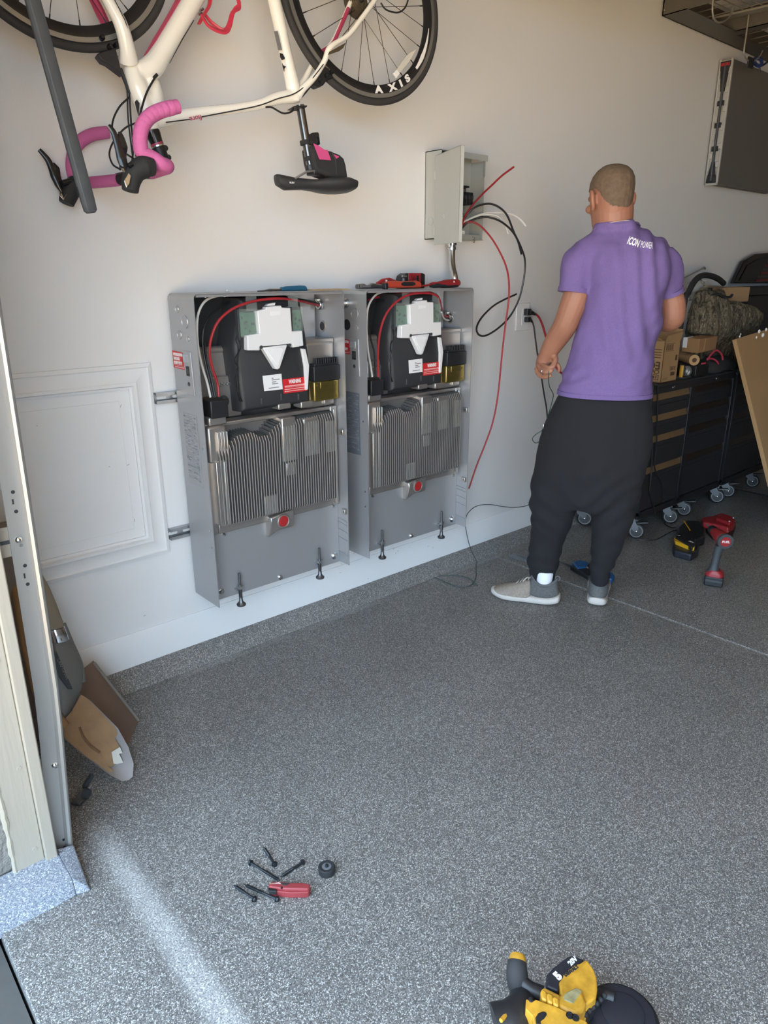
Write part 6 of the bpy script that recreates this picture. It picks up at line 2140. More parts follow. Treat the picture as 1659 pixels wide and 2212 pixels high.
# folded grey table hung on the wall
tb = thing('folding_table', 'folded grey plastic table hanging flat on the wall at upper right', 'table', (4.1, -.05, 1.97))
xe, xf = 3.675, 4.56
zb1, zt1 = 1.972, 2.655
MB().box(xe + .012, xf, -.092, -.062, zb1, zt1).box(xe + .012, xf, -.045, -.018, zb1, zt1).build('table_top', mat('grey_table_plastic', (104, 102, 98), .6, bump=.05, bscale=200), tb, bevel=0.004)
shell_ = mat('pale_grey_plastic', (176, 174, 168), .5)
m = MB().box(xe, xe + .014, -.096, -.084, zb1 - .004, zt1 + .004).box(xe, xe + .014, -.026, -.014, zb1 - .004, zt1 + .004).box(xe, xe + .014, -.096, -.014, zb1 - .006, zb1 + .008).box(xe + .006, xe + .016, -.09, -.02, zb1, zt1)
m.build('end_frame', shell_, tb, bevel=0.003)
for k in range(12):
    zz = zb1 + .06 + k * (zt1 - zb1 - .12) / 11
    yy = -.080 if k % 2 else -.034
    MB().box(xe - .004, xe + .006, yy - .010, yy + .010, zz - .016, zz + .016).build('frame_pocket', shell_, tb, bevel=.003)
MB().tube([(xe - .004, -.055, zb1 + .02), (xe - .004, -.055, zt1 - .02)], .008, 8).build('leg_tube', M['dark'], tb)
for z0_, z1_, w0, w1 in ((zb1 + .008, zb1 + .05, .030, .026), (zb1 + .05, zb1 + .13, .024, .008), (zt1 - .06, zt1 - .01, .026, .030), (zt1 - .17, zt1 - .06, .012, .024)):
    MB().prism([(xe - .009, -.055 - w0, z0_), (xe - .009, -.055 + w0, z0_), (xe - .009, -.055 + w1, z1_), (xe - .009, -.055 - w1, z1_)], (.012, 0, 0)).build('leg_bracket', M['black'], tb, bevel=.002)
for z_ in (zb1 + .20, zb1 + .33, zb1 + .45):
    MB().box(xe - .009, xe + .003, -.075, -.035, z_ - .014, z_ + .014).build('leg_bracket', M['black'], tb, bevel=.002)
MB().box(xe - .011, xe + .003, -.082, -.030, zt1 - .035, zt1 - .018).build('red_latch', M['red'], tb, bevel=.002)
# overhead rack
rk = thing('overhead_rack', 'dark steel overhead storage rack with wire decking at the top right corner', 'rack', (4.0, -.6, 2.75))
M['rackgrey'] = mat('hammered_grey_steel', (96, 92, 86), .55, .3)
M['rackwire'] = mat('grey_rack_wire', (150, 146, 136), .45, .4)
xr0 = 2.965
m = MB()
m.box(xr0, 6.2, -.024, -.018, 2.75, 2.90)                # wall flange
m.box(xr0, xr0 + .56, -.16, -.018, 2.750, 2.754)
m.build('wall_beam', M['rackgrey'], rk)
MB().box(xr0, xr0 + .005, -1.5, -.018, 2.750, 2.90).build('end_beam', M['rackgrey'], rk)
m = MB().box(xr0 + .56, xr0 + .564, -1.5, -.018, 2.75, 2.86).box(xr0 + .56, xr0 + .64, -1.5, -.018, 2.75, 2.754).box(xr0 + .64, 6.2, -.13, -.018, 2.75, 2.754)
m.build('cross_beam', M['rackgrey'], rk)
MB().box(xr0, 6.2, -1.5, -1.49, 2.75, 2.90).build('front_beam', M['rackgrey'], rk)
for k in range(26):
    y = -.19 - .05 * k
    MB().tube([(xr0 + .01, y, 2.815), (6.0, y, 2.815)], .0032, 6).build('deck_wire', M['rackwire'], rk)
for k in range(24):
    x = xr0 + .08 + .12 * k
    MB().tube([(x, -.03, 2.821), (x, -1.48, 2.821)], .0032, 6).build('deck_wire', M['rackwire'], rk)
for x in (xr0, 4.6, 6.0):
    MB().box(x, x + .035, -.05, -.018, 2.90, 3.12).box(x, x + .035, -1.5, -1.465, 2.90, 3.12).build('hanger_post', M['rackgrey'], rk)
MB().lathe((P(1437, 20, y=-.03).x, -.026, 2.775), (0, -1, 0), [(0, .006), (.004, .005), (.005, 0)], 10).build('rivet', M['zinc'], rk)
MB().prism([P(a, b, z=2.80) for a, b in ((1537, 50), (1659, 22), (1659, 14), (1537, 42))], (0, 0, .01)).build('deck_bar', M['rackwire'], rk)
# wire hooks under the rack and the blue cord looped on one
s2 = 259 / 1302.0
hooks = []
for lab, pts, y in (('wire hook hanging from the overhead rack nearest the corner post', ((705, 20), (700, 120), (715, 200), (760, 240), (830, 230), (890, 170), (925, 85)), -.33), ('wire hook under the overhead rack holding a blue cord', ((1065, 380), (1045, 520), (1045, 600), (1080, 655), (1150, 660), (1215, 610), (1245, 550)), -.24)):
    q = [P(1400 + a * s2, b * s2, y=y) for a, b in pts]
    hk = thing('rack_hook', lab, 'hook', tuple(q[0]), 'wire hooks under the overhead rack')
    MB().tube([Vector((q[0].x, q[0].y, 2.815))] + q, .0045, 8, smooth=6).build('hook', M['rackwire'], hk)
q = [P(1400 + a * s2, b * s2, y=-.22) for a, b in ((1150, 640), (1190, 660), (1215, 700), (1215, 780))]
bc_ = thing('blue_cord', 'blue rubber cord looped under the overhead rack', 'cord', tuple(q[0]))
MB().tube([P(1400 + a * s2, b * s2, y=-.23) for a, b in ((1140, 650), (1170, 700), (1210, 715), (1235, 680), (1215, 640), (1170, 635), (1140, 650))], .010, 8, smooth=5).build('loop', mat('blue_rubber', (42, 62, 120), .5), bc_)
MB().tube([P(1400 + a * s2, b * s2, y=-.23) for a, b in ((1150, 690), (1200, 720), (1250, 705), (1302, 670))], .006, 8, smooth=4).build('black_strap', M['rubber'], bc_)
MB().box(P(1614, 130, y=-.235).x, P(1626, 130, y=-.235).x, -.245, -.235, P(1620, 148, y=-.235).z, P(1620, 124, y=-.235).z).build('tag', M['black'], bc_, bevel=.002)
MB().tube([P(1400 + a * s2, b * s2, y=-.23) for a, b in ((1213, 700), (1212, 785))], .005, 8).build('tail', M['black'], bc_)

# ================================================================== things on the floor
def VF(o):
    o = Vector(o)
    d = Vector((o.x - CAM_LOC.x, o.y - CAM_LOC.y, 0)).normalized()

    def f(px, py, t=0.0):
        r = ray(px, py)
        oo = o + d * t
        return CAM_LOC + r * ((oo - CAM_LOC).dot(d) / r.dot(d))
    return f, d, Vector((d.y, -d.x, 0))


# red and black cordless drill standing on its battery
B0 = P(1537, 1268, z=0)
f, d, r = VF(B0)
zz = 259 / 1659.0


def fz(a, b, t=0.0):
    return f(1400 + a * zz, 1040 + b * zz, t)


dl = thing('cordless_drill', 'red and black cordless drill standing upright on its battery', 'drill', tuple(B0 + d * .03))
a, b = fz(765, 1400), fz(1030, 1505)
w = (fz(1030, 1450) - fz(765, 1450)).length
c = B0 + d * .045
c = c + r * ((fz(895, 1450) - c).dot(r))
rot = Euler((0, 0, math.atan2(r.y, r.x)))
MB().obox(c + UP * .026, (w, .085, .050), rot).build('battery', M['black'], dl, bevel=.006)
MB().obox(c + UP * .030 - d * .043 + r * .0, (w * .9, .004, .012), rot).build('battery_rib', M['dark'], dl, bevel=.001)
MB().loft([ringf(c + UP * z + d * t, a_, b_, 20, .6, r, d) for z, a_, b_, t in ((.050, w * .5, .043, 0), (.062, w * .48, .042, 0), (.072, w * .36, .036, -.004), (.080, w * .26, .03, -.006))]).build('red_foot', M['toolred'], dl)
g0, g1 = fz(930, 1330), fz(930, 960)
hz0, hz1 = c.z + .07, fz(960, 960).z
hx = c + r * ((fz(925, 1150) - c).dot(r))
MB().loft([ringf(hx + UP * z + r * s + d * t, a_, b_, 18, .8, r, d) for z, a_, b_, s, t in ((.066, .030, .030, -.004, -.006), (.085, .022, .026, -.002, -.006), (.12, .019, .024, 0, -.006), (.17, .019, .024, .004, -.006), (.205, .022, .027, .010, -.004))]).build('grip', M['dark'], dl)
hc_ = hx + UP * .238 + r * .013
axd = (d - r * .42).normalized()
body_ = MB().lathe(hc_ - axd * .045, axd, [(0, .029), (.006, .034), (.03, .035), (.035, .031), (.09, .031), (.10, .027), (.13, .024)], 24).build('motor_housing', M['toolred'], dl)
MB().lathe(hc_ - axd * .047, axd, [(0, .030), (.0, .036), (.018, .0365), (.02, .034)], 24).build('rear_cap', M['dark'], dl)
MB().lathe(hc_ - axd * .0485, axd, [(0, .024), (.003, .024)], 24).build('red_badge', M['toolred'], dl)
text('badge_word', 'FUEL', .0165, hc_ - axd * .0492, -axd.cross(UP) if (-axd.cross(UP)).dot(r) > 0 else axd.cross(UP), UP, M['wtext'], dl, weight=.0003)
MB().lathe(hc_ + axd * .085, axd, [(0, .022), (.01, .024), (.045, .021), (.06, .014)], 18).build('chuck', M['black'], dl)
MB().cyl(hc_ + axd * .14, hc_ + axd * .205, .0035, seg=8).build('drill_bit', M['steel'], dl)
# black charger, yellow-striped battery and red battery charger
B1 = P(1500, 1160, z=0)
o1 = Vector((B1.x, B1.y, 0))


def flat(name, m, parent, px, z0, z1, bevel=.006, **k):
    q = [P(a, b, z=z1) for a, b in px]
    return MB().prism(q, (0, 0, z0 - z1)).build(name, m, parent, bevel=bevel, seg=3, **k)


def fpx(*pts):
    return [(1400 + a * zz, 1040 + b * zz) for a, b in pts]


ch = thing('battery_charger', 'black battery charger on the floor beside the drill', 'charger', tuple(P(1500, 1150, z=0)))
flat('charger_body', M['black'], ch, fpx((400, 640), (520, 530), (720, 540), (800, 650), (790, 760), (640, 820), (420, 740)), 0, .055, .012)
MB().tube([P(a, b, z=.058) for a, b in fpx((495, 545), (545, 620), (580, 675))], .003, 6, smooth=3).build('yellow_trim', M['yellow'], ch)
MB().tube([P(a, b, z=.03) for a, b in fpx((430, 670), (330, 690), (200, 760), (100, 805), (-60, 810), (-200, 790))], .0032, 7, smooth=5).build('charger_cord', M['blackwire'], ch)
MB().tube([P(a, b, z=z_) for (a, b), z_ in zip(fpx((420, 610), (350, 640), (280, 620), (230, 580), (250, 540)), (.03, .012, .008, .006, .004))], .0032, 7, smooth=5).build('charger_cord', M['blackwire'], ch)
M['flbatt'] = mat('blue_black_plastic', (38, 41, 50), .42)
bt = thing('battery_pack', 'black battery pack with a yellow stripe in front of the charger', 'battery', tuple(P(1480, 1190, z=0)))
flat('battery_base', M['flbatt'], bt, fpx((345, 870), (420, 830), (640, 905), (715, 870), (700, 950), (600, 1010), (360, 950)), .0, .040, .008)
flat('battery_top', M['black'], bt, fpx((375, 770), (420, 700), (660, 790), (640, 890), (600, 900)), .040, .068, .005)
flat('yellow_stripe', M['yellow'], bt, fpx((362, 775), (380, 768), (560, 845), (650, 895), (640, 915), (590, 910), (380, 825)), .040, .060, .002)
for s_, (a, b) in (('5', (425, 750)), ('20V', (595, 835))):
    p = P(*fpx((a, b))[0], z=.0692)
    t_ = (P(*fpx((640, 830))[0], z=.0692) - P(*fpx((420, 730))[0], z=.0692)).normalized()
    text('battery_text', s_, .020, p, t_, UP.cross(t_), M['wtext'], bt, weight=.0003)
p = P(*fpx((500, 838))[0], z=.0612)
rc_ = thing('red_charger', 'red battery tool shell lying behind the drill by the chest caster', 'charger', tuple(P(1555, 1120, z=0)))
flat('red_body', M['toolred'], rc_, fpx((760, 560), (740, 500), (900, 470), (1010, 430), (1170, 480), (1215, 540), (1190, 600), (1110, 640), (940, 590)), .022, .062, .008)
flat('red_hump', M['toolred'], rc_, fpx((940, 500), (1020, 435), (1170, 482), (1200, 530), (1130, 570)), .060, .080, .006)
for a, b in ((1180, 505), (1125, 552)):
    MB().lathe(P(*fpx((a, b))[0], z=.081), UP, [(0, .006), (.003, .005), (.004, 0)], 10).build('shell_screw', M['steel'], rc_)
flat('black_base', M['black'], rc_, fpx((800, 640), (930, 610), (1120, 700), (1180, 640), (1215, 600), (1160, 760), (1070, 800), (900, 740)), .0, .030, .006)
flat('black_base', M['black'], rc_, fpx((760, 580), (960, 600), (1130, 650), (1200, 590), (1215, 560), (1180, 640), (1110, 670), (800, 640)), .0, .024, .004)
MB().tube([P(a, b, z=.036) for a, b in fpx((950, 630), (1040, 660), (1110, 695))], .0035, 6).build('tan_strip', M['cardlight'], rc_)
# thin cords across the dark floor under the chests
fc = thing('floor_cord', 'thin black cord on the floor running to the right under the chests', 'cord', tuple(P(1600, 1060, z=.004)))
MB().tube([P(a, b, z=.0042) for a, b in ((1570, 1052), (1595, 1058), (1625, 1064), (1659, 1071), (1720, 1080))], .004, 7, smooth=4).build('cord', M['blackwire'], fc)
# blue and black sanding block behind the shoes
sb = thing('drywall_rasp', 'blue-ended black tool lying on the floor behind the right shoe', 'hand tool', tuple(P(1275, 1235, z=0)))
flat('blade_plate', M['black'], sb, ((1232, 1222), (1262, 1213), (1300, 1232), (1316, 1240), (1300, 1248), (1270, 1243)), .002, .026, .003)
flat('blue_cap', mat('bright_blue_plastic', (36, 92, 150), .4), sb, ((1236, 1214), (1252, 1209), (1272, 1214), (1266, 1224), (1248, 1226)), .004, .034, .006)
flat('blue_cap', mat('bright_blue_plastic_b', (36, 92, 150), .4), sb, ((1311, 1240), (1322, 1235), (1328, 1243), (1322, 1250), (1311, 1249)), .0, .030, .005)
flat('tan_label', M['cardlight'], sb, ((1250, 1219), (1270, 1224), (1272, 1228), (1252, 1222)), .026, .027, .0)
MB().tube([P(1205, 1212, z=.010), P(1240, 1226, z=.012)], [.003, .006], 8).build('rod', M['dark'], sb)
# grey metal channel offcut
a, b = P(1103, 1198, z=.008), P(1150, 1212, z=.008)
chn = thing('metal_channel', 'short grey metal channel lying on the floor left of the trouser cuff', 'channel', tuple(a))
u = (b - a).normalized()
v = UP.cross(u)
a0 = Vector((a.x, a.y, .0))
L_ = (b - a).length + .12
m = MB()
for o0_, o1_, z0_, z1_ in ((-.018, .018, 0, .002), (-.018, -.016, 0, .016), (.016, .018, 0, .016)):
    m.hexa([a0 + v * o0_ + UP * z0_, a0 + u * L_ + v * o0_ + UP * z0_, a0 + u * L_ + v * o1_ + UP * z0_, a0 + v * o1_ + UP * z0_, a0 + v * o0_ + UP * z1_, a0 + u * L_ + v * o0_ + UP * z1_, a0 + u * L_ + v * o1_ + UP * z1_, a0 + v * o1_ + UP * z1_])
m.build('channel', M['steel'], chn)
MB().tube([a0 + UP * .01 + u * .004, a0 + UP * .024 + u * .005], .002, 6).build('tab', M['zinc'], chn)

# black lag screws around the red knife
M['lag'] = mat('black_oxide_screw', (46, 50, 54), .4, .5)
SCR = (('black lag screw lying farthest back, nearest the wall', (568, 1828), (594, 1868)), ('long black lag screw pointing at the red knife from the left', (606, 1903), (540, 1863)), ('black lag screw pointing up and right from the red knife', (604, 1895), (655, 1862)),
       ('black lag screw at the far left of the group', (503, 1911), (551, 1943)), ('black lag screw lying just left of the red knife', (526, 1910), (600, 1943)))
for lab, a, b in SCR:
    p0, p1 = P(*a, z=.0045), P(*b, z=.0060)
    s = thing('lag_screw', lab, 'screw', tuple(p0), 'black lag screws on the floor')
    u = (p1 - p0)
    L = u.length
    pr = [(0, .0002), (.010, .0030)]
    x = .010
    while x < L * .55:
        pr += [(x + .0012, .0042), (x + .0024, .0031)]
        x += .0026
    pr += [(L - .004, .0036), (L - .004, .0078), (L - .0025, .0080)]
    MB().lathe(p0, u, pr, 12).build('shank', M['lag'], s)
    MB().lathe(p1 - u.normalized() * .0025, u, [(0, .0062), (.005, .0060), (.006, .0045)], 6).build('hex_head', M['lag'], s)
# red utility knife
kn = thing('utility_knife', 'folding red utility knife among the black screws', 'knife', tuple(P(625, 1918, z=0)))
kz = 350 / 1659.0


def kp(*pts):
    return [(450 + a * kz, 1780 + b * kz) for a, b in pts]


M['knifered'] = mat('dull_red_knife', (142, 54, 58), .5)
flat('handle', M['knifered'], kn, kp((615, 620), (640, 590), (720, 585), (850, 598), (960, 595), (1040, 612), (1045, 640), (1020, 665), (780, 660), (620, 640)), .0, .024, .003)
flat('handle_side', M['knifered'], kn, kp((618, 648), (780, 662), (1020, 668), (1040, 645), (1030, 690), (1010, 700), (840, 704), (700, 690), (625, 690)), .0, .017, .002)
flat('black_jaw', M['black'], kn, kp((612, 652), (700, 668), (700, 690), (620, 685)), .010, .021, .001)
MB().tube([P(a, b, z=.0245) for a, b in kp((625, 612), (720, 604), (740, 610))], .0012, 6).build('blade_edge', M['chrome'], kn)
MB().lathe(P(*kp((752, 655))[0], z=.0225), (0, -.4, 1), [(0, .003), (.002, .003), (.0025, 0)], 10).build('pivot', M['black'], kn)
flat('handle_grip', M['rubber'], kn, kp((730, 600), (840, 602), (800, 625), (760, 622)), .020, .0252, .001)
# black rubber foot
pc_ = P(706, 1884, z=0)
ft = thing('rubber_foot', 'round black rubber foot standing alone right of the red knife', 'foot', tuple(pc_))
MB().lathe(pc_ + UP * .0, UP, [(0, .0205), (.002, .0215), (.018, .0215), (.020, .0195), (.0195, .017), (.018, .006), (.010, .005)], 28).build('foot', M['rubber'], ft)
MB().lathe(pc_ + UP * .0182, UP, [(0, .0165), (.0006, .0165), (.0006, .0055)], 24).build('metal_insert', mat('grey_insert', (104, 108, 112), .5), ft)
MB().lathe(pc_ + UP * .0150, UP, [(0, .0055), (.006, .0045), (.010, .0035), (.0105, 0)], 10).build('stud', M['lag'], ft)

# yellow and black cordless tool in the foreground
fz_ = 340 / 1659.0


def yp(*pts):
    return [(1080 + a * fz_, 2050 + b * fz_) for a, b in pts]


yt = thing('power_tool', 'worn yellow and black cordless power tool at the bottom edge', 'power tool', tuple(P(1230, 2190, z=0)))
M['yworn'] = mat('worn_yellow', (196, 146, 46), .5, var=.25, vscale=45)


def slab(name, px, z0, z1, m, bevel=.006, tilt=0.0):
    q = [P(a, b, z=z1 + tilt * i) for i, (a, b) in enumerate(yp(*px))]
    return MB().prism(q, (0, 0, z0 - z1)).build(name, m, yt, bevel=bevel, seg=3)


bt_ = slab('battery', ((490, 270), (560, 190), (720, 70), (770, 64), (880, 105), (905, 125), (640, 330), (625, 440), (600, 440), (490, 395)), .02, .128, M['flbatt'], .008)
slab('battery_housing', ((625, 345), (680, 270), (895, 110), (930, 125), (985, 205), (1020, 290), (1028, 420), (1010, 520), (900, 590), (820, 600), (640, 480)), .015, .136, M['yworn'], .012)
slab('battery_band', ((672, 262), (790, 165), (880, 148), (905, 118), (900, 150), (700, 300), (660, 330)), .10, .1375, M['yworn'], .002)
q = yp((690, 255), (800, 180), (815, 205), (715, 275))
pl_ = MB().prism([P(a, b, z=.1392) for a, b in q], (0, 0, -.002)).build('name_plate', mat('dull_yellow_plate', (200, 168, 90), .5), yt)
a, b = P(*yp((700, 268))[0], z=.14), P(*yp((805, 192))[0], z=.14)
text('maker_name', 'DEWALT', .0092, (a + b) / 2, (b - a), UP.cross(b - a), M['ink'], pl_, weight=.0006)
a, b = P(*yp((590, 300))[0], z=.1288), P(*yp((660, 250))[0], z=.1288)
u = (P(*yp((720, 80))[0], z=.1288) - P(*yp((500, 280))[0], z=.1288)).normalized()
text('battery_text', '5', .022, P(*yp((612, 285))[0], z=.1288), -UP.cross(u) * 0 + u, UP.cross(u), M['wtext'], bt_, weight=.0016)
text('battery_text', '20V', .014, P(*yp((768, 128))[0], z=.1288), u, UP.cross(u), M['wtext'], bt_, weight=.0006)
slab('motor_housing', ((600, 520), (640, 470), (720, 440), (790, 395), (865, 420), (880, 470), (920, 560), (880, 640), (800, 690), (640, 620), (590, 570)), .02, .145, M['yworn'], .010)
slab('rating_plate', ((665, 500), (690, 460), (800, 405), (855, 425), (865, 445), (770, 575), (680, 535)), .10, .1465, mat('worn_grey_plate', (136, 128, 92), .6, var=.4, vscale=60), .002)
slab('gear_case', ((275, 530), (290, 525), (330, 560), (380, 530), (460, 560), (600, 610), (760, 690), (920, 770), (900, 800), (640, 1000), (420, 1000), (360, 800), (345, 705), (270, 630)), .02, .150, M['yworn'], .008)
for k in range(3):
    slab('vent_ridge', ((425 + 62 * k, 440 + 36 * k), (450 + 62 * k, 415 + 36 * k), (500 + 62 * k, 450 + 36 * k), (495 + 62 * k, 545 + 30 * k), (440 + 62 * k, 520 + 30 * k)), .06, .152, M['yworn'], .007)
slab('vent_bed', ((430, 420), (470, 395), (640, 480), (640, 620), (440, 540)), .03, .143, M['yworn'], .006)
slab('black_port', ((370, 720), (400, 670), (450, 648), (490, 655), (500, 690), (470, 730), (430, 760), (440, 800), (380, 800)), .10, .1515, M['black'], .006)
slab('nose_black', ((300, 500), (345, 495), (360, 545), (340, 565), (305, 560)), .05, .151, M['black'], .006)
for a, b in ((735, 700), (795, 725)):
    MB().lathe(P(*yp((a, b))[0], z=.1515), UP, [(0, .007), (.001, .007), (.001, .005), (-.004, .004)], 14).build('screw_well', M['black'], yt)
# auxiliary handle
hp_ = [P(*yp((185, 110))[0], z=.150), P(*yp((180, 180))[0], z=.145), P(*yp((180, 260))[0], z=.135), P(*yp((190, 360))[0], z=.12), P(*yp((220, 460))[0], z=.10)]
MB().tube(hp_, [.017, .0195, .0215, .0215, .018], 18, smooth=6).build('side_handle', M['rubber'], yt)
MB().lathe(hp_[0] + Vector((0, 0, .001)), (hp_[0] - hp_[1]), [(-.004, .0178), (.006, .0150), (.009, .0125), (.008, .007), (.003, .006)], 18).build('handle_end', M['yworn'], yt)
MB().tube([P(*yp((215, 330))[0], z=.13), P(*yp((320, 420))[0], z=.125), P(*yp((440, 480))[0], z=.12)], [.013, .014, .016], 12, smooth=4).build('handle_arm', M['black'], yt)
MB().tube([P(*yp((210, 450))[0], z=.11), P(*yp((230, 600))[0], z=.11), P(*yp((120, 760))[0], z=.105), P(*yp((-40, 820))[0], z=.10)], [.020, .030, .038, .040], 16, smooth=5).build('front_housing', M['black'], yt)
MB().tube([P(*yp((10, 755))[0], z=.142), P(*yp((70, 690))[0], z=.136)], .004, 6).build('yellow_trim', M['yworn'], yt)
# round guard on the right
gc = P(*yp((1270, 830))[0], z=.06)
MB().lathe(gc - UP * .058, UP, [(0, .058), (.01, .066), (.085, .066), (.098, .058), (.100, .046), (.098, 0.0)], 36).build('round_guard', M['flbatt'], yt)
MB().torus(gc + UP * .026, UP, .064, .006, 40, 8).build('guard_rim', M['black'], yt)
MB().lathe(gc + UP * .041, UP, [(0, .040), (.003, .040), (.004, .036), (.004, 0)], 32).build('guard_plate', M['flbatt'], yt)
rg = [P(*yp((a, b))[0], z=.10) for a, b in ((880, 700), (960, 600), (1040, 510), (1110, 490), (1200, 520))]
MB().tube(rg, .013, 10, smooth=5).build('ribbed_edge', M['black'], yt)
for k in range(6):
    p = P(*yp((900 + 40 * k, 690 - 40 * k))[0], z=.115)
    MB().ball(p, .0055, seg=8).build('edge_knob', M['rubber'], yt)

# ================================================================== left edge: door track, brackets, shovels
tk = thing('door_track', 'tall galvanised garage door track standing at the left edge', 'door track', (-.735, -.72, 0))


def tx(z):
    pts = [(0.0, -.733), (.467, -.702), (.942, -.694), (1.4, -.688), (2.2, -.680)]
    for (a, xa), (b, xb) in zip(pts, pts[1:]):
        if z <= b:
            return xa + (xb - xa) * (z - a) / (b - a)
    return pts[-1][1]


tprof = [(-.056, .0), (-.056, -.002), (-.020, -.002), (-.018, -.006), (-.016, -.017), (-.010, -.021), (-.006, -.019), (-.002, -.010), (.001, .000), (.000, .012), (-.004, .014), (-.005, .012), (-.001, .010), (-.0015, .001), (-.004, -.008), (-.007, -.016), (-.010, -.0185), (-.0145, -.0155), (-.0165, -.004), (-.018, 0.0)]
rings = []
for k in range(24):
    z = .006 + 2.25 * k / 23
    rings.append([(tx(z) + u, -.72 + v, z) for u, v in tprof])
MB().loft(rings).build('track', mat('galvanised_track', (158, 156, 152), .42, .5, var=.08, vscale=20, stretch=(1, 1, .1)), tk)
for px, py, r in ((28, 1063, .0042), (35, 1105, .0042), (54, 1222, .0042), (60, 1262, .0042)):
    p = P(px, py, y=-.7225)
    MB().cyl(p, p + Vector((0, .002, 0)), r, seg=14).build('track_hole', M['black'], tk)
for px, py in ((28, 1084), (53, 1244)):
    p = P(px, py, y=-.7225)
    MB().box(p.x - .0018, p.x + .0018, -.7228, -.72, p.z - .006, p.z + .006).build('track_slot', M['black'], tk)
for px, py in ((137, 1720), (140, 1740), (138, 1814), (140, 1830), (154, 1809), (155, 1822)):
    p = P(px, py, y=-.7225)
    MB().box(p.x - .0035, p.x + .0035, -.7228, -.72, p.z - .0035, p.z + .0035).build('track_slot', M['black'], tk)
for px, py in ((40, 1166), (118, 1652)):
    p = P(px, py, y=-.7225)
    MB().lathe(p, (0, -1, 0), [(0, .0075), (.002, .0078), (.005, .006), (.007, .003), (.0075, 0)], 16).build('carriage_bolt', M['chrome'], tk)
    MB().lathe(p + Vector((.003, 0, -.014)), (0, -1, 0), [(0, .004), (.0012, .0035)], 12).build('dimple', M['zinc'], tk)
for px, py in ((12, 1172), (97, 1662)):
    p = P(px, py, y=-.715)
    bk = MB().box(-.785, tx(p.z) - .005, -.7165, -.713, p.z - .035, p.z + .035).build('track_bracket', M['cream'], tk, bevel=.001)
    MB().box(p.x - .012, p.x + .020, -.7172, -.716, p.z - .0045, p.z + .0045).build('bracket_slot', M['dark'], bk)
    MB().box(-.787, -.783, -.7165, -.62, p.z - .035, p.z + .035).build('bracket_leg', M['cream'], tk)
rp0 = P(190, 1722, z=0)
rb = thing('roller_bracket', 'small dark metal bracket on the floor at the foot of the door track', 'bracket', tuple(rp0))
MB().obox(rp0 + UP * .006 + Vector((-.02, 0, 0)), (.05, .03, .010), Euler((0, 0, .6))).build('plate', M['foot'], rb, bevel=.002)
MB().lathe(rp0 + UP * .022 + Vector((-.005, -.01, 0)), (.5, -.8, 0), [(-.008, .013), (0, .014), (.008, .013)], 18).build('roller', M['dark'], rb)
MB().obox(rp0 + UP * .045 + Vector((.01, .01, 0)), (.012, .012, .05), Euler((.3, .5, 0))).build('arm', M['dark'], rb, bevel=.001)
MB().obox(P(196, 1700, z=.07), (.012, .006, .005), Euler((0, -.5, .4))).build('glint_tip', M['chrome'], rb)  # chrome piece added to stand for the bracket's white glint

# shovel with torn paper label
SO = Vector((-.535, -.53, 0))
sd = Vector((SO.x - CAM_LOC.x, SO.y - CAM_LOC.y, 0)).normalized()
sr = Vector((sd.y, -sd.x, 0))
sw = (sd * .55 + UP * .84).normalized()
sn = sr.cross(sw)
sn = sn if sn.dot(sd) < 0 else -sn
zA = 260 / 1150.0


def sp(a, b, off=0.0):
    o = SO + sn * off
    rr = ray(60 + a * zA, 1220 + b * zA)
    return CAM_LOC + rr * ((o - CAM_LOC).dot(sn) / rr.dot(sn))


M['bladegrey'] = mat('worn_blade_steel', (128, 120, 116), .5, .4, var=.1, vscale=12)
M['stick'] = mat('aged_brown_label', (142, 112, 80), .85, var=.12, vscale=26)
shv = thing('shovel', 'shovel blade with a torn brown paper label behind the door track', 'shovel', tuple(SO))
out = [(330, 1500), (420, 1400), (510, 1240), (600, 1300), (700, 1400), (860, 1560), (960, 1740), (1012, 1900), (1002, 2025), (960, 2058), (900, 2068), (780, 2005), (560, 1840), (380, 1690), (330, 1640)]
cb_ = Vector((0, 0, 0))
bl_ = MB()
n_ = len(out)
cpt = sp(640, 1700, -.022)
top = [sp(a, b) for a, b in out]
v0 = [bl_.bm.verts.new(p) for p in top]
ins = [bl_.bm.verts.new(p * .5 + cpt * .5) for p in top]
cv = bl_.bm.verts.new(cpt)
for i in range(n_):
    j = (i + 1) % n_
    bl_.bm.faces.new((v0[i], v0[j], ins[j], ins[i]))
    bl_.bm.faces.new((ins[i], ins[j], cv))
bo = bl_.build('blade', M['bladegrey'], shv)
sl = bo.modifiers.new('t', 'SOLIDIFY')
sl.thickness = .003
lab_ = [(340, 1500), (420, 1400), (510, 1240), (560, 1270), (660, 1370), (760, 1480), (840, 1560), (858, 1620), (830, 1660), (850, 1690), (880, 1740), (905, 1800), (870, 1800), (912, 1890), (850, 1900), (800, 1930), (760, 1920), (820, 1975), (780, 1985), (560, 1830), (390, 1690), (345, 1640)]
lb = MB()
ctr = Vector((0, 0, 0))
tops = [sp(a, b, .0015) for a, b in lab_]
cen = sp(620, 1680, -.015)
vv = [lb.bm.verts.new(p) for p in tops]
mm_ = [lb.bm.verts.new(p * .5 + cen * .5 + sn * .002) for p in tops]
cv = lb.bm.verts.new(cen)
for i in range(len(vv)):
    j = (i + 1) % len(vv)
    lb.bm.faces.new((vv[i], vv[j], mm_[j], mm_[i]))
    lb.bm.faces.new((mm_[i], mm_[j], cv))
lb.build('torn_label', M['stick'], bo, label='torn brown paper label')
MB().prism([sp(a, b, .004) for a, b in ((800, 1790), (880, 1740), (905, 1800), (872, 1805), (912, 1890), (850, 1905), (820, 1900))], sn * .0006).build('torn_patch', mat('torn_paper_grey', (196, 192, 180), .8), bo)
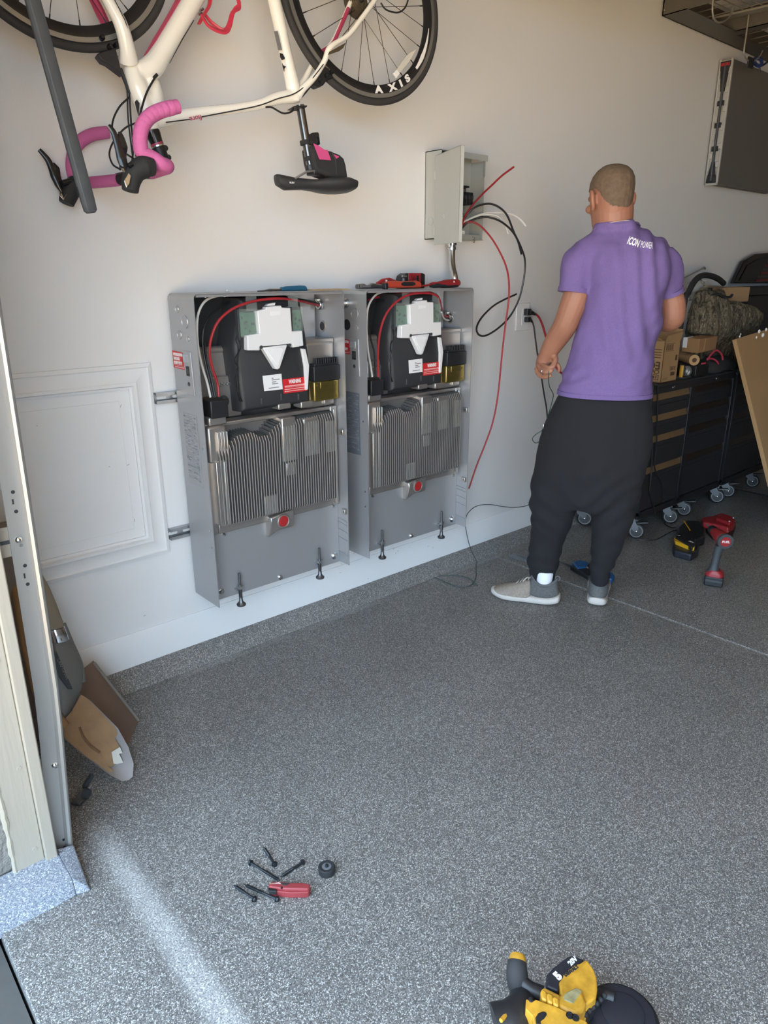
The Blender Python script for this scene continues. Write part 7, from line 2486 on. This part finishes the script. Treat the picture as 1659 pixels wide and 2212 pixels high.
MB().tube([sp(a, b, -.004) for a, b in ((495, 1550), (530, 1640), (600, 1730), (690, 1795))], .0035, 6, smooth=5).build('pressed_rib', mat('brown_crease', (112, 82, 56), .8), bo)
MB().tube([sp(330, 1560, .01), sp(150, 1300, .02), sp(60, 1050, .03), sp(-60, 500, .03), sp(-140, 0, .0)], [.022, .019, .017, .017, .017], 12, smooth=5).build('handle', M['bare'], shv)
# brown board behind it
bd_ = thing('brown_board', 'flat dark brown board standing against the baseboard behind the shovel', 'board', tuple(P(290, 1590, z=0)))
bq = [P(60 + a * zA, 1220 + b * zA, y=yy) for a, b, yy in ((530, 1020, -.20), (630, 938, -.17), (1060, 1490, -.30), (960, 1720, -.37), (880, 1650, -.37), (500, 1250, -.28))]
MB().prism(bq, (.004, .012, .004)).build('board', mat('dark_brown_board', (112, 92, 78), .8, var=.08, vscale=10), bd_, bevel=.002)
MB().tube([bq[1], bq[2]], .006, 6).build('board_edge', mat('grey_board_edge', (120, 112, 104), .7), bd_)
# dark grey spade head with chrome collar
gy = -.30


def gp(a, b, y=gy):
    return P(60 + a * zA, 1220 + b * zA, y=y)


gs_ = thing('grey_spade', 'dark grey spade with a chrome collar and olive handle behind the door track', 'spade', tuple(gp(250, 1450, -.42)))
M['olive'] = mat('olive_brown_handle', (136, 126, 108), .6)
M['spade'] = mat('dark_grey_spade', (104, 104, 100), .45)


def cone(rows_, name, m, depth=.5, parent=gs_):
    R = []
    for y0_, l, r_, yy in rows_:
        a_, b_ = gp(l, y0_, yy), gp(r_, y0_ - (r_ - l) * .25, yy)
        ex = (b_ - a_)
        R.append(ringf((a_ + b_) / 2, ex.length / 2, ex.length / 2 * depth, 20, .95, ex.normalized(), Vector((0, 1, 0))))
    return MB().loft(R).build(name, m, parent)


cone([(95, 125, 140, -.22), (250, 130, 215, -.23), (420, 150, 280, -.245), (620, 190, 350, -.26)], 'handle', M['olive'])
cone([(618, 205, 348, -.258), (625, 205, 352, -.26), (740, 235, 392, -.27), (748, 240, 393, -.27)], 'chrome_collar', M['chrome'])
cone([(745, 230, 392, -.268), (850, 225, 455, -.28), (980, 230, 512, -.29), (1120, 240, 530, -.305), (1240, 255, 515, -.32), (1350, 290, 470, -.335), (1430, 320, 430, -.35), (1500, 335, 380, -.36)], 'spade_head', M['spade'], .35)
MB().tube([gp(345, 560, -.24), gp(430, 760, -.26), gp(510, 950, -.28), gp(533, 1120, -.30)], .006, 8, smooth=5).build('back_rim', M['spade'], gs_)
MB().prism([gp(a, b, -.335) for a, b in ((240, 850), (275, 830), (430, 1190), (385, 1190), (300, 1080))], (0, .004, 0)).build('recess', M['dark'], gs_, bevel=.002)
a_, b_ = gp(258, 850, -.345), gp(372, 1090, -.345)
text('maker_name', 'CRAFTSMAN', .0135, (a_ + b_) / 2 - Vector((0, .02, 0)), (b_ - a_), Vector((0, -1, 0)).cross(b_ - a_), mat('grey_letter', (132, 132, 130), .5), gs_)
# plain block added to fill the dark corner gap behind the track
xa_, xb_ = P(112, 1480, y=-.16).x, P(66, 1130, y=-.16).x
tr = thing('corner_filler', 'narrow taupe block added for the dark gap between the door jamb and the track', 'bin', (xa_ - .04, -.10, 0))
zt_b = P(66, 1130, y=-.16).z
M['taupe'] = mat('taupe_filler', (122, 112, 104), .6)
MB().loft([[(-.795, -.16, z), (x, -.16, z), (x, -.082, z), (-.795, -.082, z)] for z, x in ((0.085, xa_), (zt_b, xb_))]).build('filler_body', M['taupe'], tr, bevel=.01)
MB().box(-.795, xa_ - .01, -.155, -.085, 0, .09).build('filler_foot', M['taupe'], tr, bevel=.01)
